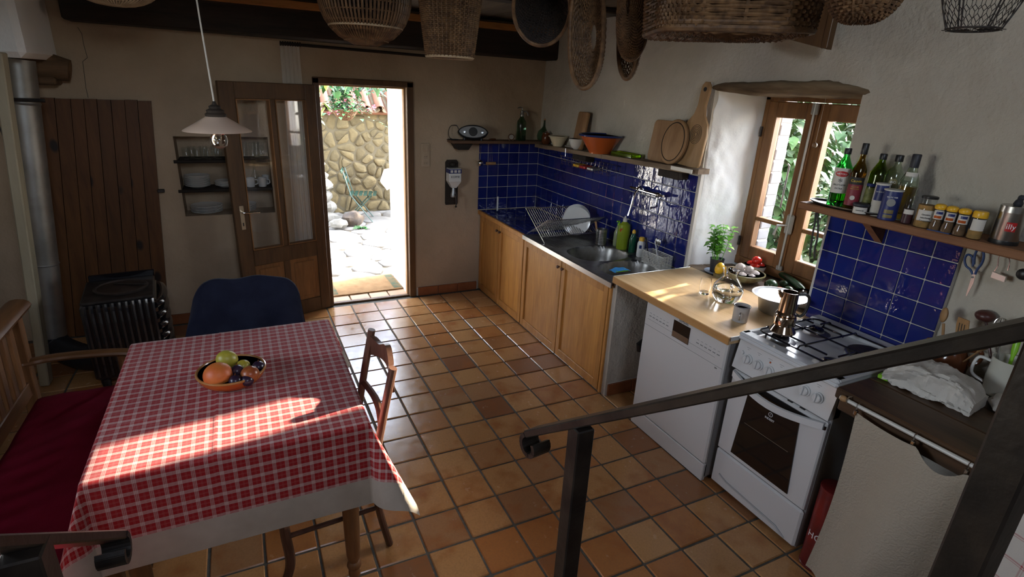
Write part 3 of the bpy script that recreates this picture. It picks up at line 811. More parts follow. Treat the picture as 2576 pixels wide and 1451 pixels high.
top.box(SX0-.002,SX0+.003,SY0,SY1,.768,SZ)
top.build('sink_top', m_steel_d, sk_, world=True, ang=50)
for c in (B1c,B2c): MB().lathe([(.0,.004),(.028,.004),(.034,.001),(.036,-.001)], 18, (c.x,c.y,SZ-.157)).build('drain_ring', m_chrome, sk_, world=True)
MB().box(SX0-.004,SX0,SY0,SY1,.766,SZ,.001).build('front_trim', m_steel, sk_, world=True)
# wooden worktop over the dishwasher
wt = thing('wooden_worktop', 'thick light beech worktop over the dishwasher beside the window', 'worktop', (1.74,-2.4,.81))
MB().box(1.432,2.062,-2.862,-1.937,.811,.85,.003).build('slab', m_butcher, wt, world=True)
MB().box(1.4285,1.4325,-2.862,-1.937,.811,.8485,.001).build('front_edge', m_butcher_e, wt, world=True)
for a_, b_ in ((-1.9375,-1.9315),(-2.868,-2.8625)): MB().box(1.435,2.05,a_,b_,.832,.853,.001).build('metal_edge', m_steel, wt, world=True)
# ------------------------------------------------------------------ dishwasher
dw = thing('dishwasher', 'white dishwasher with dark display under the beech worktop', 'dishwasher', (1.75,-2.54,0))
DY0, DY1, DX = -2.243, -2.843, 1.452
MB().box(DX+.02,2.0,DY1,DY0,.03,.808).box(DX+.03,2.0,DY1+.02,DY0-.02,0,.04).build('body', m_appl_g, dw, world=True, smooth=False)
dd = MB().box(DX,DX+.03,DY1,DY0,.112,.805,.008).build('front_door', m_appl, dw, world=True); TM[dd.name] = TM[dw.name]
MB().box(DX+.004,DX+.03,DY1,DY0,.004,.107,.004).build('plinth', m_appl, dw, world=True)
RX = frame_mat((0,-1,0),(0,0,1))                     # print on a surface facing -x
MB().box(DX-.0006,DX,DY1+.005,DY0-.005,.6665,.668).build('panel_seam', m_grey_print, dd, world=True, smooth=False)
MB().box(DX-.0006,DX,DY1+.06,DY0-.03,.705,.7062).build('panel_line', m_grey_print, dd, world=True, smooth=False)
MB().box(DX-.0022,DX,-2.60,-2.475,.687,.783,.004).build('display', m_dark_glass, dd, world=True)
MB().box(DX-.0026,DX-.001,-2.598,-2.477,.689,.722,.002).build('grip_plate', m_steel, dd, world=True)
text('brand_print', 'SIEMENS', .019, m_text, dd, RX, (DX-.0006,-2.545,.793), world=True)
for i in range(6):
    for base, dz in ((-2.29,0),(-2.66,0)):
        y = base-.028*i
        MB().box(DX-.001,DX,y-.009,y+.009,.725,.729).build('button', m_grey_print, dd, world=True, smooth=False)
        MB().box(DX-.001,DX,y-.007,y+.007,.745,.7462).build('symbol', m_grey_print, dd, world=True, smooth=False)
text('model_print', 'SN', .012, m_text, dd, RX, (DX-.0006,-2.80,.655), world=True)
# ------------------------------------------------------------------ cooker
ck_ = thing('cooker', 'white gas cooker with black pan grid and dark oven window', 'cooker', (1.75,-3.12,0))
KY0, KY1, KX = -2.872, -3.372, 1.485
MB().box(KX+.02,2.035,KY1,KY0,.03,.845,.003).build('body', m_appl_g, ck_, world=True)
for y in (KY0-.05,KY1+.05):
    for x in (KX+.07,1.98): MB().lathe([(.018,0),(.018,.032)], 10, (x,y,0)).build('foot', m_black, ck_, world=True)
# lower drawer
dr = MB().box(KX,KX+.02,KY1,KY0,.035,.235,.012).build('drawer', m_appl2, ck_, world=True); TM[dr.name] = TM[ck_.name]
MB().tube([(KX-.001,KY0-.05,.105),(KX-.002,KY0-.10,.09),(KX-.002,KY1+.10,.075),(KX-.001,KY1+.05,.05)], .004, 6).build('drawer_groove', m_appl_g, dr, world=True)
# oven door
od = MB().box(KX,KX+.024,KY1+.003,KY0-.003,.24,.685,.006).build('oven_door', m_appl2, ck_, world=True); TM[od.name] = TM[ck_.name]
gp = [(-.16,-.195),(.165,-.195),(.135,.16),(.245,.19),(.245,.205),(-.245,.205),(-.245,.19),(-.135,.16)]
MB().prism([(a,b) for a,b in gp], .006, (KX-.002,(KY0+KY1)/2,.462), frame_mat((0,-1,0),(0,0,1))).build('oven_window', m_dark_glass, od, world=True, smooth=False)
hp = [(KX-.012-.038*math.sin(PI*k/12), lerp(KY0-.012,KY1+.012,k/12), .668-.03*math.sin(PI*k/12)) for k in range(13)]
hd = MB(); 
for k in range(12):
    a, b = Vector(hp[k]), Vector(hp[k+1])
    hd.add([a+Vector((0,0,.014)), b+Vector((0,0,.014)), b+Vector((0,0,-.016)), a+Vector((0,0,-.016)), a+Vector((.012,0,.016)), b+Vector((.012,0,.016)), b+Vector((.014,0,-.014)), a+Vector((.014,0,-.014))], [(0,1,2,3),(4,7,6,5),(0,4,5,1),(3,2,6,7),(0,3,7,4),(1,5,6,2)])
hd.build('door_handle', m_appl2, od, world=True)
text('brand_print', 'INDESIT', .014, m_white_p, od, RX, (KX-.0056,(KY0+KY1)/2,.553), world=True)
MB().lathe([(.009,0),(.011,0),(.011,.001),(.009,.001),(.009,0)], 18, (KX-.0052,(KY0+KY1)/2,.577), frame_mat((0,-1,0),(0,0,1)), caps=False).build('brand_ring', m_white_p, od, world=True)
text('brand_mark', 'i', .014, m_white_p, od, RX, (KX-.0056,(KY0+KY1)/2,.577), world=True)
MB().tube([(KX+.0,KY0-.13,.46),(KX-.0055,KY0-.13,.46),(KX-.0055,KY1+.13,.46)], .0012, 4).build('oven_shelf_line', m_brass, od, world=True)
# control panel, slightly raked
cp = MB(); 
cp.add([(KX-.012,KY0,.70),(KX-.012,KY1,.70),(KX+.012,KY1,.845),(KX+.012,KY0,.845),(KX+.06,KY0,.70),(KX+.06,KY1,.70),(KX+.06,KY1,.845),(KX+.06,KY0,.845)], [(0,1,2,3),(4,7,6,5),(0,4,5,1),(3,2,6,7),(0,3,7,4),(1,5,6,2)])
cpo = cp.build('control_panel', m_appl2, ck_, world=True, smooth=False); TM[cpo.name] = TM[ck_.name]
RK = frame_mat((0,-1,0),(.024/.145,0,1))
def pk(y, h): return Vector((KX-.012+.024*h/.145, y, .70+h))
kn = None
for y in (-2.945,-3.005,-3.065,-3.125,-3.245,-3.305):
    c = pk(y,.068)
    k = MB().lathe([(.024,0),(.024,.006),(.0195,.009),(.019,.018),(.016,.021),(.0,.021)], 20, c, RK); k.obox(c+RK @ Vector((0,0,.024)), (.008,.036,.012), RK, .002)
    ko = k.build('knob', m_appl2, cpo, world=True)
MB().lathe([(.010,0),(.010,.008),(.0,.009)], 14, pk(-2.905,.085), RK).build('ignition_button', m_appl2, cpo, world=True)
MB().lathe([(.004,0),(.004,.003),(.0,.004)], 10, pk(-3.055,.105), RK).build('indicator_lamp', m_terra, cpo, world=True)
for y in (-2.93,-2.99,-3.05,-3.11,-3.17,-3.23,-3.29):
    MB().obox(pk(y,.118), (.022,.0016,.0006), RK).obox(pk(y,.110), (.010,.0016,.0006), RK).build('dial_marks', m_grey_print, cpo, world=True, smooth=False)
for y in (-3.0,-3.2,-3.26): MB().box(KX-.0165,KX-.010,y-.012,y+.012,.6925,.6965).build('vent_slot', m_text, ck_, world=True, smooth=False)
# hob
hb = MB(); hb.box(KX-.012,2.035,KY1,KY0,.845,.866,.008); 
hb.box(KX-.012,KX+.05,KY1,KY0,.862,.882,.008); hb.box(1.965,2.035,KY1,KY0,.862,.892,.008); hb.box(KX,2.03,KY0-.03,KY0,.862,.882,.006); hb.box(KX,2.03,KY1,KY1+.03,.862,.882,.006)
hbo = hb.build('hob', mat('hob_enamel', (.55,.56,.57), .14), ck_, world=True); TM[hbo.name] = TM[ck_.name]
burn = [(1.61,-2.99,.034,1),(1.86,-2.99,.030,1),(1.60,-3.255,.042,1),(1.85,-3.25,.083,0)]
for x,y,r,g in burn:
    if g:
        MB().lathe([(r+.035,.866),(r+.022,.872),(r+.006,.873),(r+.004,.881),(r-.004,.883)], 24, (x,y,0)).build('burner_ring', m_alu, hbo, world=True)
        MB().lathe([(r,.882),(r+.002,.888),(r-.006,.893),(.0,.8945)], 24, (x,y,0)).build('burner_cap', m_enamel_b, hbo, world=True)
    else:
        MB().lathe([(r+.008,.866),(r+.008,.874),(r,.877)], 32, (x,y,0)).build('hotplate_ring', m_steel, hbo, world=True)
        MB().lathe([(r,.875),(r,.884),(r-.004,.886),(.02,.884),(.018,.882),(.0,.882)], 32, (x,y,0)).build('hotplate', m_iron, hbo, world=True)
g = MB(); ZG = .906; rr = .0042
X0, X1, Y0, Y1 = KX+.065, 1.958, KY1+.037, KY0-.037
def cyc(x0,x1,y0,y1,r):
    o = []
    for cx,cy,a0 in ((x1-r,y1-r,0),(x0+r,y1-r,90),(x0+r,y0+r,180),(x1-r,y0+r,270)):
        for k in range(5): a = math.radians(a0+k*22.5); o.append((cx+r*math.cos(a),cy+r*math.sin(a),ZG-.012))
    return o
g.tube(cyc(X0,X1,Y0,Y1,.035), rr, 6, closed=True)
xm, ym_ = (X0+X1)/2, (Y0+Y1)/2
g.tube([(X0,ym_,ZG-.012),(X0+.01,ym_,ZG),(X1-.01,ym_,ZG),(X1,ym_,ZG-.012)], rr, 6)
g.tube([(xm,Y0,ZG-.012),(xm,Y0+.01,ZG),(xm,Y1-.01,ZG),(xm,Y1,ZG-.012)], rr, 6)
for x,y,r,gg in burn:
    if gg:
        for sx_,sy_ in ((1,0),(-1,0),(0,1),(0,-1)):
            e = (X1 if sx_>0 and x>xm else xm if sx_>0 else X0 if x<xm else xm, y) if sx_ else (x, (Y1 if y>ym_ else ym_) if sy_>0 else (ym_ if y>ym_ else Y0))
            g.tube([(e[0],e[1],ZG-.008),(lerp(e[0],x,.12),lerp(e[1],y,.12),ZG),(x+sx_*r*.75,y+sy_*r*.75,ZG)], rr, 6)
for x,y in ((X0,Y0+.05),(X0,Y1-.05),(X1,Y0+.05),(X1,Y1-.05)): g.tube([(x,y,ZG-.012),(x,y,.866)], rr, 6)
g.build('pan_grid', m_enamel_b, hbo, world=True)
# ------------------------------------------------------------------ dark worktop at the stair end, its rod and curtain
dk = thing('dark_worktop', 'dark stained wooden worktop with worn front edge beside the cooker', 'worktop', (1.74,-4.0,.84))
for i, (x0, x1) in enumerate(((1.425,1.62),(1.622,1.82),(1.822,2.062))):
    MB().box(x0,x1,-4.75,-3.395,.838,.882,.005).build('plank', m_darkwood, dk, world=True)
MB().box(1.44,1.46,-4.7,-3.41,.79,.838,.003).build('apron', m_darkwood, dk, world=True)
for y in (-3.44,-4.68): MB().box(1.95,2.0,y-.025,y+.025,0,.838,.003).build('leg', m_darkwood, dk, world=True)
rd = thing('curtain_rod', 'white wooden rod under the dark worktop edge', 'rod', (1.405,-3.9,.85))
MB().tube([(1.405,-3.43,.862),(1.405,-4.72,.872)], .0075, 10).build('rod', m_plastic_w, rd, world=True)
for y in (-3.46,-4.0,-4.6): MB().tube([(1.43,y,.875),(1.405,y,.878),(1.393,y,.865),(1.403,y,.852)], .0025, 6).build('hook', m_brass, rd, world=True)
MB().lathe([(.0,0),(.011,.004),(.012,.016),(.008,.026)], 12, (1.405,-3.43,.862), rotm('X',PI/2)).build('end_knob', m_spoon, rd, world=True)
def quilt():
    t = NT('quilted_white_cotton'); vec = t.coord()
    wv = t.n('TexWave', wave_type='RINGS', rings_direction='SPHERICAL'); wv.inputs['Scale'].default_value = 14; wv.inputs['Distortion'].default_value = 14; wv.inputs['Detail'].default_value = 2; wv.inputs['Detail Scale'].default_value = 3.
    t.l(vec, wv.inputs['Vector'])
    b = t.bsdf(t.ramp(t.noise(vec, 2., 4), [(.3,(.38,.325,.25,1)),(.7,(.42,.37,.29,1))]), .9, 0., Specular_IOR_Level=.1)
    t.l(t.bump(wv.outputs[0], .28, .005), b.inputs['Normal']); return t.done(b.outputs[0])
m_quilt = quilt()
cq = thing('curtain', 'cream quilted curtain hung from clips under the dark worktop', 'curtain', (1.40,-3.9,0))
cl_y = [-3.50,-3.70,-3.86,-4.08,-4.3,-4.55]; 
def cfn(a, b):
    y = lerp(-3.50,-4.6,a); s = 0
    # sag between clips
    sag = 0.
    for i in range(len(cl_y)-1):
        if cl_y[i+1] <= y <= cl_y[i]:
            q = (y-cl_y[i])/(cl_y[i+1]-cl_y[i]); sag = .014*(4*q*(1-q))*(1+2.2*(i==1))
    z = lerp(.838-sag, .05, b)
    amp = .014+.075*b
    x = 1.40-.018*b+amp*math.sin(a*15+.9+.6*b)*(.7+.3*math.sin(a*7))
    x = min(x, 1.47)
    return (x-.005, y+.035*b*(1-a)-.02*math.sin(b*3+a*9), z)
MB().grid(90, 40, cfn).build('cloth', m_quilt, cq, world=True, ang=80)
for y in cl_y:
    MB().tube([(1.405,y,.855),(1.394,y,.848),(1.396,y,.872),(1.410,y,.874),(1.412,y,.858)], .0016, 5).box(1.396,1.408,y-.006,y+.006,.826,.846,.002).build('clip_ring', m_chrome, cq, world=True)
# red and white checked tea towel beyond the post
def plaid(name, c_red, c_w, period, inv=False):
    t = NT(name); tc = t.n('TexCoord'); sp = t.n('SeparateXYZ'); t.l(tc.outputs['UV'], sp.inputs[0])
    if inv: stops = [(0,0.),(.80,.95),(.86,0.),(.90,.8),(.94,0.)]
    else: stops = [(0,.14),(.04,.80),(.10,.22),(.15,.80),(.21,.22),(.26,.80),(.32,.10),(.36,0.),(.62,.13),(.66,0.),(.70,.13),(.74,0.)]
    f = []
    for i in (0,1):
        fr_ = t.math('FRACT', t.math('DIVIDE', sp.outputs[i], period))
        f.append(t.ramp(fr_, stops, True))
    s_ = t.math('ADD', t.math('MULTIPLY', f[0], .44), t.math('MULTIPLY', f[1], .62), True)
    c = t.mix(s_, (*c_red,1), (*c_w,1))
    vec = t.coord(); nz = t.noise(vec, 400., 2); c = t.mix(t.math('MULTIPLY', nz, .25), c, (*[q*.6 for q in c_red],1))
    b = t.bsdf(c, .85, 0., Specular_IOR_Level=.15, Sheen_Weight=.15)
    h = t.math('ADD', t.math('MULTIPLY', t.noise(t.coord((1,3.2,1)), 2.2, 3, .5, .4), 1.), t.math('MULTIPLY', nz, .03))
    t.l(t.bump(h, .35, .03), b.inputs['Normal']); return t.done(b.outputs[0])
m_plaid = plaid('red_checked_cotton', (.30,.009,.011), (.66,.59,.53), .0385)
m_tea = plaid('white_tea_towel_red_lines', (.62,.58,.52), (.40,.05,.06), .075, True)
tt = thing('tea_towel', 'white tea towel with red check lines hanging beside the iron post', 'towel', (1.30,-4.0,.5))
P0 = at(2545,1260,0,1.28)
MB().grid(24, 24, lambda a,b: (1.28+.025*math.sin(a*9)*(.3+b), lerp(P0.y+.05,P0.y-.35,a)+.03*b, lerp(P0.z+.05,.12,b)), uvfn=lambda a,b: (a*.42,b*.8)).build('cloth', m_tea, tt, world=True, ang=80)
MB().tube([(1.28,P0.y+.06,P0.z+.052),(1.28,P0.y-.4,P0.z+.052)], .006, 8).tube([(1.28,P0.y-.3,P0.z+.052),(1.42,P0.y-.3,P0.z+.06)], .006, 8).build('hanging_bar', m_iron, tt, world=True)
tin = thing('red_tin', 'tall red tin with white lettering behind the curtain beside the cooker', 'tin', (1.535,-3.447,0))
MB().lathe([(.056,0),(.058,.004),(.058,.006),(.056,.008),(.056,.40),(.058,.402),(.058,.408),(.054,.41)], 28).build('body', mat('red_tin_paint', (.22,.018,.014), .35, var=(.10,.012,.012), vs_=10), tin)
MB().lathe([(.054,.409),(.05,.405),(.0,.405)], 28).build('lid', m_alu, tin)
text('lettering', 'HOEL', .045, m_white_p, tin, rotm('Z', -1.15), (0,0,.17), bendr=.0565)
# bin in the gap between pier and dishwasher
bn = thing('bin', 'grey bin with black lid in the gap under the beech worktop', 'bin', (1.80,-2.09,0))
MB().lathe([(.10,0),(.105,.01),(.12,.42),(.12,.425)], 24).build('body', m_appl_g, bn)
MB().lathe([(.124,.42),(.126,.44),(.11,.475),(.05,.49),(0,.492)], 24).build('lid', m_black, bn)
MB().tube([(-.12,0,.44),(-.19,0,.45),(-.22,.0,.43),(-.215,0,.39)], [.02,.022,.024,.018], 10).build('lid_handle', m_black, bn)
# ================================================================== TABLE AND SEATS
TX0, TX1, TY0, TY1, TZ = -1.06, -.235, -2.80, -1.82, .755
tb = thing('dining_table', 'wooden dining table with turned legs under the red checked cloth', 'table', ((TX0+TX1)/2,(TY0+TY1)/2,0))
MB().box(TX0+.005,TX1-.005,TY0+.005,TY1-.005,TZ-.032,TZ-.004,.006).build('tabletop', m_furny, tb, world=True)
ap = MB(); ap.box(TX0+.07,TX1-.07,TY0+.06,TY0+.08,TZ-.13,TZ-.032); ap.box(TX0+.07,TX1-.07,TY1-.08,TY1-.06,TZ-.13,TZ-.032); ap.box(TX0+.06,TX0+.08,TY0+.07,TY1-.07,TZ-.13,TZ-.032); ap.box(TX1-.08,TX1-.06,TY0+.07,TY1-.07,TZ-.13,TZ-.032)
ap.build('apron', m_furny, tb, world=True, smooth=False)
legp = [(.016,0),(.022,.012),(.024,.03),(.018,.045),(.026,.055),(.029,.065),(.026,.078),(.019,.085),(.024,.10),(.027,.12),(.030,.25),(.033,.42),(.036,.50),(.031,.515),(.036,.53),(.036,.545),(.030,.56)]
lme = MB().lathe(legp, 20).box(-.036,.036,-.036,.036,.56,TZ-.034,.004).mesh('leg', m_furn)
LX, LY = (TX1-TX0)/2-.07, (TY1-TY0)/2-.07
for sx_ in (-1,1):
    for sy_ in (-1,1): obj('leg', lme, tb, (sx_*LX, sy_*LY, 0))
# tablecloth: flat top, hanging sides, flared corners
tcl = thing('tablecloth', 'red and white checked tablecloth with a wide plain linen border', 'tablecloth', ((TX0+TX1)/2,(TY0+TY1)/2,TZ))
Lx, Ly = TX1-TX0, TY1-TY0; DRED, DLIN = .225, .335
def cloth(s, t):
    """s,t metres measured on the cloth from the table corner (TX0,TY0)"""
    ex = -s if s < 0 else (s-Lx if s > Lx else 0); ey = -t if t < 0 else (t-Ly if t > Ly else 0)
    bx = min(max(s,0),Lx); by = min(max(t,0),Ly); sgx = -1 if s < 0 else 1; sgy = -1 if t < 0 else 1
    wr = .0026*mn.noise(Vector((s*3.2, t*7, .3)))+.0016*mn.noise(Vector((s*14,t*11,2.)))
    # ironed folds
    for f0 in (Lx*.42,): wr += .0035*math.exp(-((s-f0)/.006)**2)
    for f0 in (Ly*.30,Ly*.62): wr += .0030*math.exp(-((t-f0)/.006)**2)
    if ex == 0 and ey == 0: return (TX0+bx, TY0+by, TZ+.003+wr)
    e = (ex**4+ey**4)**.25; ph = math.atan2(ey,ex); fl_ = math.sin(2*ph)
    wave = .05*math.sin(s*9+t*7.)+.04*math.sin(t*13-s*5)
    al = .06+.05*wave+.36*fl_**1.5
    if sgx > 0 and sgy < 0: al += .10*fl_**2
    rr_ = .010; 
    a1 = min(e/rr_, PI/2-al)                       # roll over the edge, then hang
    hor = rr_*math.sin(a1); dz = rr_*(1-math.cos(a1)); rem = max(0, e-rr_*a1)
    hor += rem*math.sin(al); dz += rem*math.cos(al)
    dx = sgx*math.cos(ph)*hor if ex > 0 else 0; dy = sgy*math.sin(ph)*hor if ey > 0 else 0
    return (TX0+bx+dx, TY0+by+dy, TZ+.003+wr*.4-dz)
def clothgrid(s0, s1, t0, t1, n1, n2):
    return MB().grid(n1, n2, lambda a,b: cloth(lerp(s0,s1,a), lerp(t0,t1,b)), uvfn=lambda a,b: (lerp(s0,s1,a)+3.0, lerp(t0,t1,b)+3.0))
clothgrid(-DRED, Lx+DRED, -DRED, Ly+DRED, 150, 170).build('checked_cloth', m_plaid, tcl, world=True, ang=80)
m_linen = mat('natural_linen', (.40,.345,.285), .9, var=(.34,.29,.235), vs_=9, bump=.25, bs=150, bd=.002)
lb = MB()
for a in ((-DLIN,-DRED,-DLIN,Ly+DLIN,10,120),(Lx+DRED,Lx+DLIN,-DLIN,Ly+DLIN,10,120),(-DRED,Lx+DRED,-DLIN,-DRED,120,10),(-DRED,Lx+DRED,Ly+DRED,Ly+DLIN,120,10)):
    q = clothgrid(*a); lb.add(q.v, q.f)
lb.build('linen_border', m_linen, tcl, world=True, ang=80)
# chair builder (front faces local +x, origin on the floor below the seat)
def chair(label, loc, rz, w, d, h, group=None, crest=True):
    t = thing('dining_chair', label, 'chair', loc, rz, group)
    hw, hd = w/2, d/2; zs = .44
    MB().prism([(hd,-hw-.015),(hd,hw+.015),(-hd+.02,hw-.01),(-hd+.02,-hw+.01)], .03, (0,0,zs), None, .008).build('seat', m_chairw, t)
    for s_ in (-1,1):
        MB().tube(smooth_path([(hd-.03,s_*(hw-.02),zs-.01),(hd-.022,s_*(hw-.02),.25),(hd-.03,s_*(hw-.018),.08),(hd-.012,s_*(hw-.015),0)]), [.02]*4+[.019]*15, 8).build('leg', m_chairw, t)
        pth = smooth_path([(-hd-.03,s_*(hw-.03),0),(-hd+.012,s_*(hw-.025),.22),(-hd+.015,s_*(hw-.02),zs),(-hd-.02,s_*(hw-.015),zs+(h-zs)*.5),(-hd-.065,s_*(hw-.012),h)])
        MB().tube(pth, .0205, 10, flat=.75).build('back_leg', m_chairw, t)
        MB().tube([(hd-.03,s_*(hw-.02),.2),(-hd+.01,s_*(hw-.022),.22)], .010, 8).build('stretcher', m_chairw, t)
    # shaped crest rail and mid rail
    cr = MB(); n = 18
    for i in range(n):
        a, b2_ = i/n, (i+1)/n
        def edge(q):
            y = lerp(-hw+.025,hw-.025,q); arch = .03*math.sin(PI*q)+.012*math.cos(q*4*PI); low = -.045-.035*abs(2*q-1)**2
            bow = -.03*math.sin(PI*q); return y, arch, low, bow
        y0_,a0,l0,w0 = edge(a); y1_,a1,l1,w1_ = edge(b2_); xb = -hd-.06
        vv = []
        for (yy,ar,lo_,bw) in ((y0_,a0,l0,w0),(y1_,a1,l1,w1_)):
            for zz in (h-.035+ar, h-.035+lo_):
                vv += [(xb+bw-.011,yy,zz),(xb+bw+.011,yy,zz)]
        cr.add(vv, [(0,1,3,2),(4,6,7,5),(0,2,6,4),(1,5,7,3),(0,4,5,1),(2,3,7,6)])
    cr.build('crest_rail', m_chairw, t, ang=30)
    zm = zs+(h-zs)*.42
    MB().tube([(-hd-.015-.02*math.sin(PI*k/10), lerp(-hw+.02,hw-.02,k/10), zm) for k in range(11)], .016, 8, flat=.8).build('mid_rail', m_chairw, t)
    return t
c2 = chair('dark wooden ladder back chair drawn up at the long side of the table', (-.365,-2.445,0), PI, .40, .40, .868)
c1 = chair('wooden chair at the head of the table with a navy jacket over its back', (-.60,-1.70,0), -PI/2-.06, .42, .36, .84)
# navy jacket
m_navy = mat('navy_fleece', (.008,.009,.020), .95, var=(.013,.015,.03), vs_=9, bump=.4, bs=120, spec=.1, Sheen_Weight=.08)
jk = thing('jacket', 'dark navy jacket draped over the chair back behind the table', 'jacket', (-.585,-1.455,.855), -.06)
def jfn(a, b):
    x = lerp(-.255,.255,a); q = (b-.5)*2           # q<0 front (towards the table), q>0 back
    sh = 1-abs(2*a-1)**6
    drop = abs(q)*(.40 if a > .12 else .31)
    z = .065*sh**.6-.02-.06*(abs(2*a-1)**6) - max(0,drop-.03)
    sp = .05+.05*min(1,drop*4)
    y = math.copysign(min(abs(q)*2.2,1)*sp, q)
    x2 = x*(1+.10*min(1,drop*3))
    if a < .2: x2 -= .05*min(1,drop*4)*(1-a/.2)
    wr = .014*mn.noise(Vector((x*9,z*4,q*3)))+.008*math.sin(x*38+z*6)*min(1,drop*4)
    return (x2, y+wr, z+.004*math.sin(x*30))
MB().grid(50, 50, jfn).build('cloth', m_navy, jk, ang=80)
MB().tube(smooth_path([(-.10,-.05,-.23),(-.05,-.068,-.245),(0,-.07,-.25)]), .004, 6).build('zip', m_chrome, jk)
# bench
bnq = thing('settle_bench', 'wooden settle bench with slatted back and arm rest along the left wall', 'bench', (-1.35,-2.3,0))
BY0, BY1 = -3.3, -1.52
MB().box(-1.52,-1.13,BY0,BY1,.385,.42,.005).build('seat_board', m_furny, bnq, world=True)
for y in (BY1-.03,-2.4,BY0+.03):
    MB().box(-1.175,-1.13,y-.025,y+.025,0,.385,.004).build('leg', m_furn, bnq, world=True)
for y in (BY1-.03,BY0+.03):
    MB().obox((-1.535,y,.43), (.05,.05,.86), rotm('Y',.03), .004).build('back_post', m_furn, bnq, world=True)
MB().tube([(-1.52,BY0,.872),(-1.517,-2.4,.874),(-1.515,BY1+.035,.874)], .048, 12, flat=.62).build('top_rail', m_furny, bnq, world=True)
MB().box(-1.555,-1.522,BY0,BY1,.46,.53,.004).build('lower_rail', m_furny, bnq, world=True)
y = BY1-.10
while y > BY0+.06:
    MB().obox((-1.53,y,.69), (.016,.045,.36), rotm('Y',.03), .003).build('slat', m_furn, bnq, world=True); y -= .088
ar = MB().tube(smooth_path([(-1.53,BY1-.03,.615),(-1.42,BY1-.03,.625),(-1.28,BY1-.035,.622),(-1.16,BY1-.04,.612),(-1.115,BY1-.04,.60)]), .03, 10, flat=.55)
ar.build('arm_rest', m_furnx, bnq, world=True)
MB().tube([(-1.165,BY1-.035,.385),(-1.17,BY1-.035,.5),(-1.16,BY1-.035,.6)], [.02,.014,.022], 10).build('arm_post', m_furn, bnq, world=True)
m_cush = mat('burgundy_corduroy', (.13,.003,.014), .9, var=(.17,.005,.02), vs_=7, bump=.3, bs=220, spec=.1)
cu_ = MB().grid(26, 60, lambda a,b: (lerp(-1.515,-1.115,a), lerp(BY0+.02,BY1-.06,b), .424+.048*(max(0,1-abs(2*a-1)**8)*max(0,1-abs(2*b-1)**40))**.5+.005*mn.noise(Vector((a*6,b*22,0)))))
cu_.grid(2,2,lambda a,b:(lerp(-1.515,-1.115,a), lerp(BY0+.02,BY1-.06,b), .4215))
o = cu_.build('seat_cushion', m_cush, None, ang=80); tag(o, 'long burgundy corduroy seat cushion on the settle bench', 'cushion')
# ------------------------------------------------------------------ stove and pipe
sv = thing('stove', 'black enamel heating stove with ribbed sides before the plank door', 'stove', (-1.31,-.57,0), .10)
sb = MB().box(-.17,.17,-.20,.20,.09,.575,.02); sb.build('body', m_enamel_b, sv)
for sx_ in (-.13,.13):
    for sy_ in (-.16,.16): MB().lathe([(.022,0),(.018,.03),(.026,.095)], 10, (sx_,sy_,0)).build('foot', m_iron, sv)
for k in range(11):
    x = -.15+k*.03
    MB().tube([(x,-.205,.13),(x,-.208,.3),(x,-.206,.53),(x,-.19,.572)], .0105, 6).build('front_rib', m_enamel_b, sv)
for k in range(6):
    z = .18+k*.07
    MB().tube(smooth_path([(.150,-.19,z),(.182,-.13,z+.003),(.192,0,z+.004),(.182,.13,z+.003),(.150,.19,z)]), .030, 12, flat=.8).build('side_rib', m_enamel_b, sv)
MB().box(-.165,.165,-.195,.195,.575,.592,.008).build('top_plate', m_iron, sv)
MB().lathe([(.125,.592),(.13,.602),(.118,.607),(.112,.600),(.0,.602)], 30, (.01,.0,0)).build('lid_ring', mat('worn_cast_iron', (.10,.075,.065), .45, .5, var=(.05,.04,.035), vs_=10), sv)
MB().obox((.05,.01,.612), (.17,.022,.01), rotm('Z',-.5), .003).build('lid_lever', m_iron, sv)
MB().box(-.15,.17,.185,.205,.59,.63,.004).build('back_rail', m_enamel_b, sv)
MB().lathe([(.055,0),(.06,.02),(.055,.03)], 16, (.20,-.02,.12), rotm('Y',PI/2)).build('damper', m_zinc, sv)
sv.scale = (1.12,1.08,1.03)
sp_ = thing('stove_pipe', 'grey metal flue pipe rising from the stove into the white chimney block', 'pipe', (-1.83,-.1,.15))
pa, pb = at(130,842,1,-.1), at(43,148,1,-.1)
MB().tube([pa.lerp(pb,k/6) for k in range(7)], .084, 24).build('flue_tube', m_zinc, sp_, world=True)
for k in (.29,.86): MB().tube([pa.lerp(pb,k-.004), pa.lerp(pb,k), pa.lerp(pb,k+.004)], [.0845,.089,.0845], 24).build('joint_band', m_zinc, sp_, world=True)
eb_ = smooth_path([pa+Vector((0,0,.03)), pa+Vector((.0,-.0,-.04)), pa+Vector((.06,-.07,-.085)), Vector((-1.60,-.40,.10)), Vector((-1.47,-.50,.15))], 10)
MB().tube(eb_, [.080+.005*(i%2) for i in range(len(eb_))], 18).build('flexible_elbow', m_rubber, sp_, world=True)
irn = thing('iron_bracket', 'black iron bar with a hanging hook across the flue pipe', 'bracket', (-1.7,-.2,1.6))
za = at(0,250,1,-.19); zb = at(113,253,1,-.19)
MB().tube([za-Vector((.3,0,0)), za, zb], .011, 8).build('bar', m_iron, irn, world=True)
hk = at(22,375,1,-.19)
MB().tube([(hk.x-.03,-.19,za.z), (hk.x-.005,-.19,hk.z+.02)], .004, 6).tube([(hk.x+.014*math.cos(a*PI/6),-.19,hk.z+.014*math.sin(a*PI/6)) for a in range(12)], .0035, 6, closed=True).build('hook', m_iron, irn, world=True)
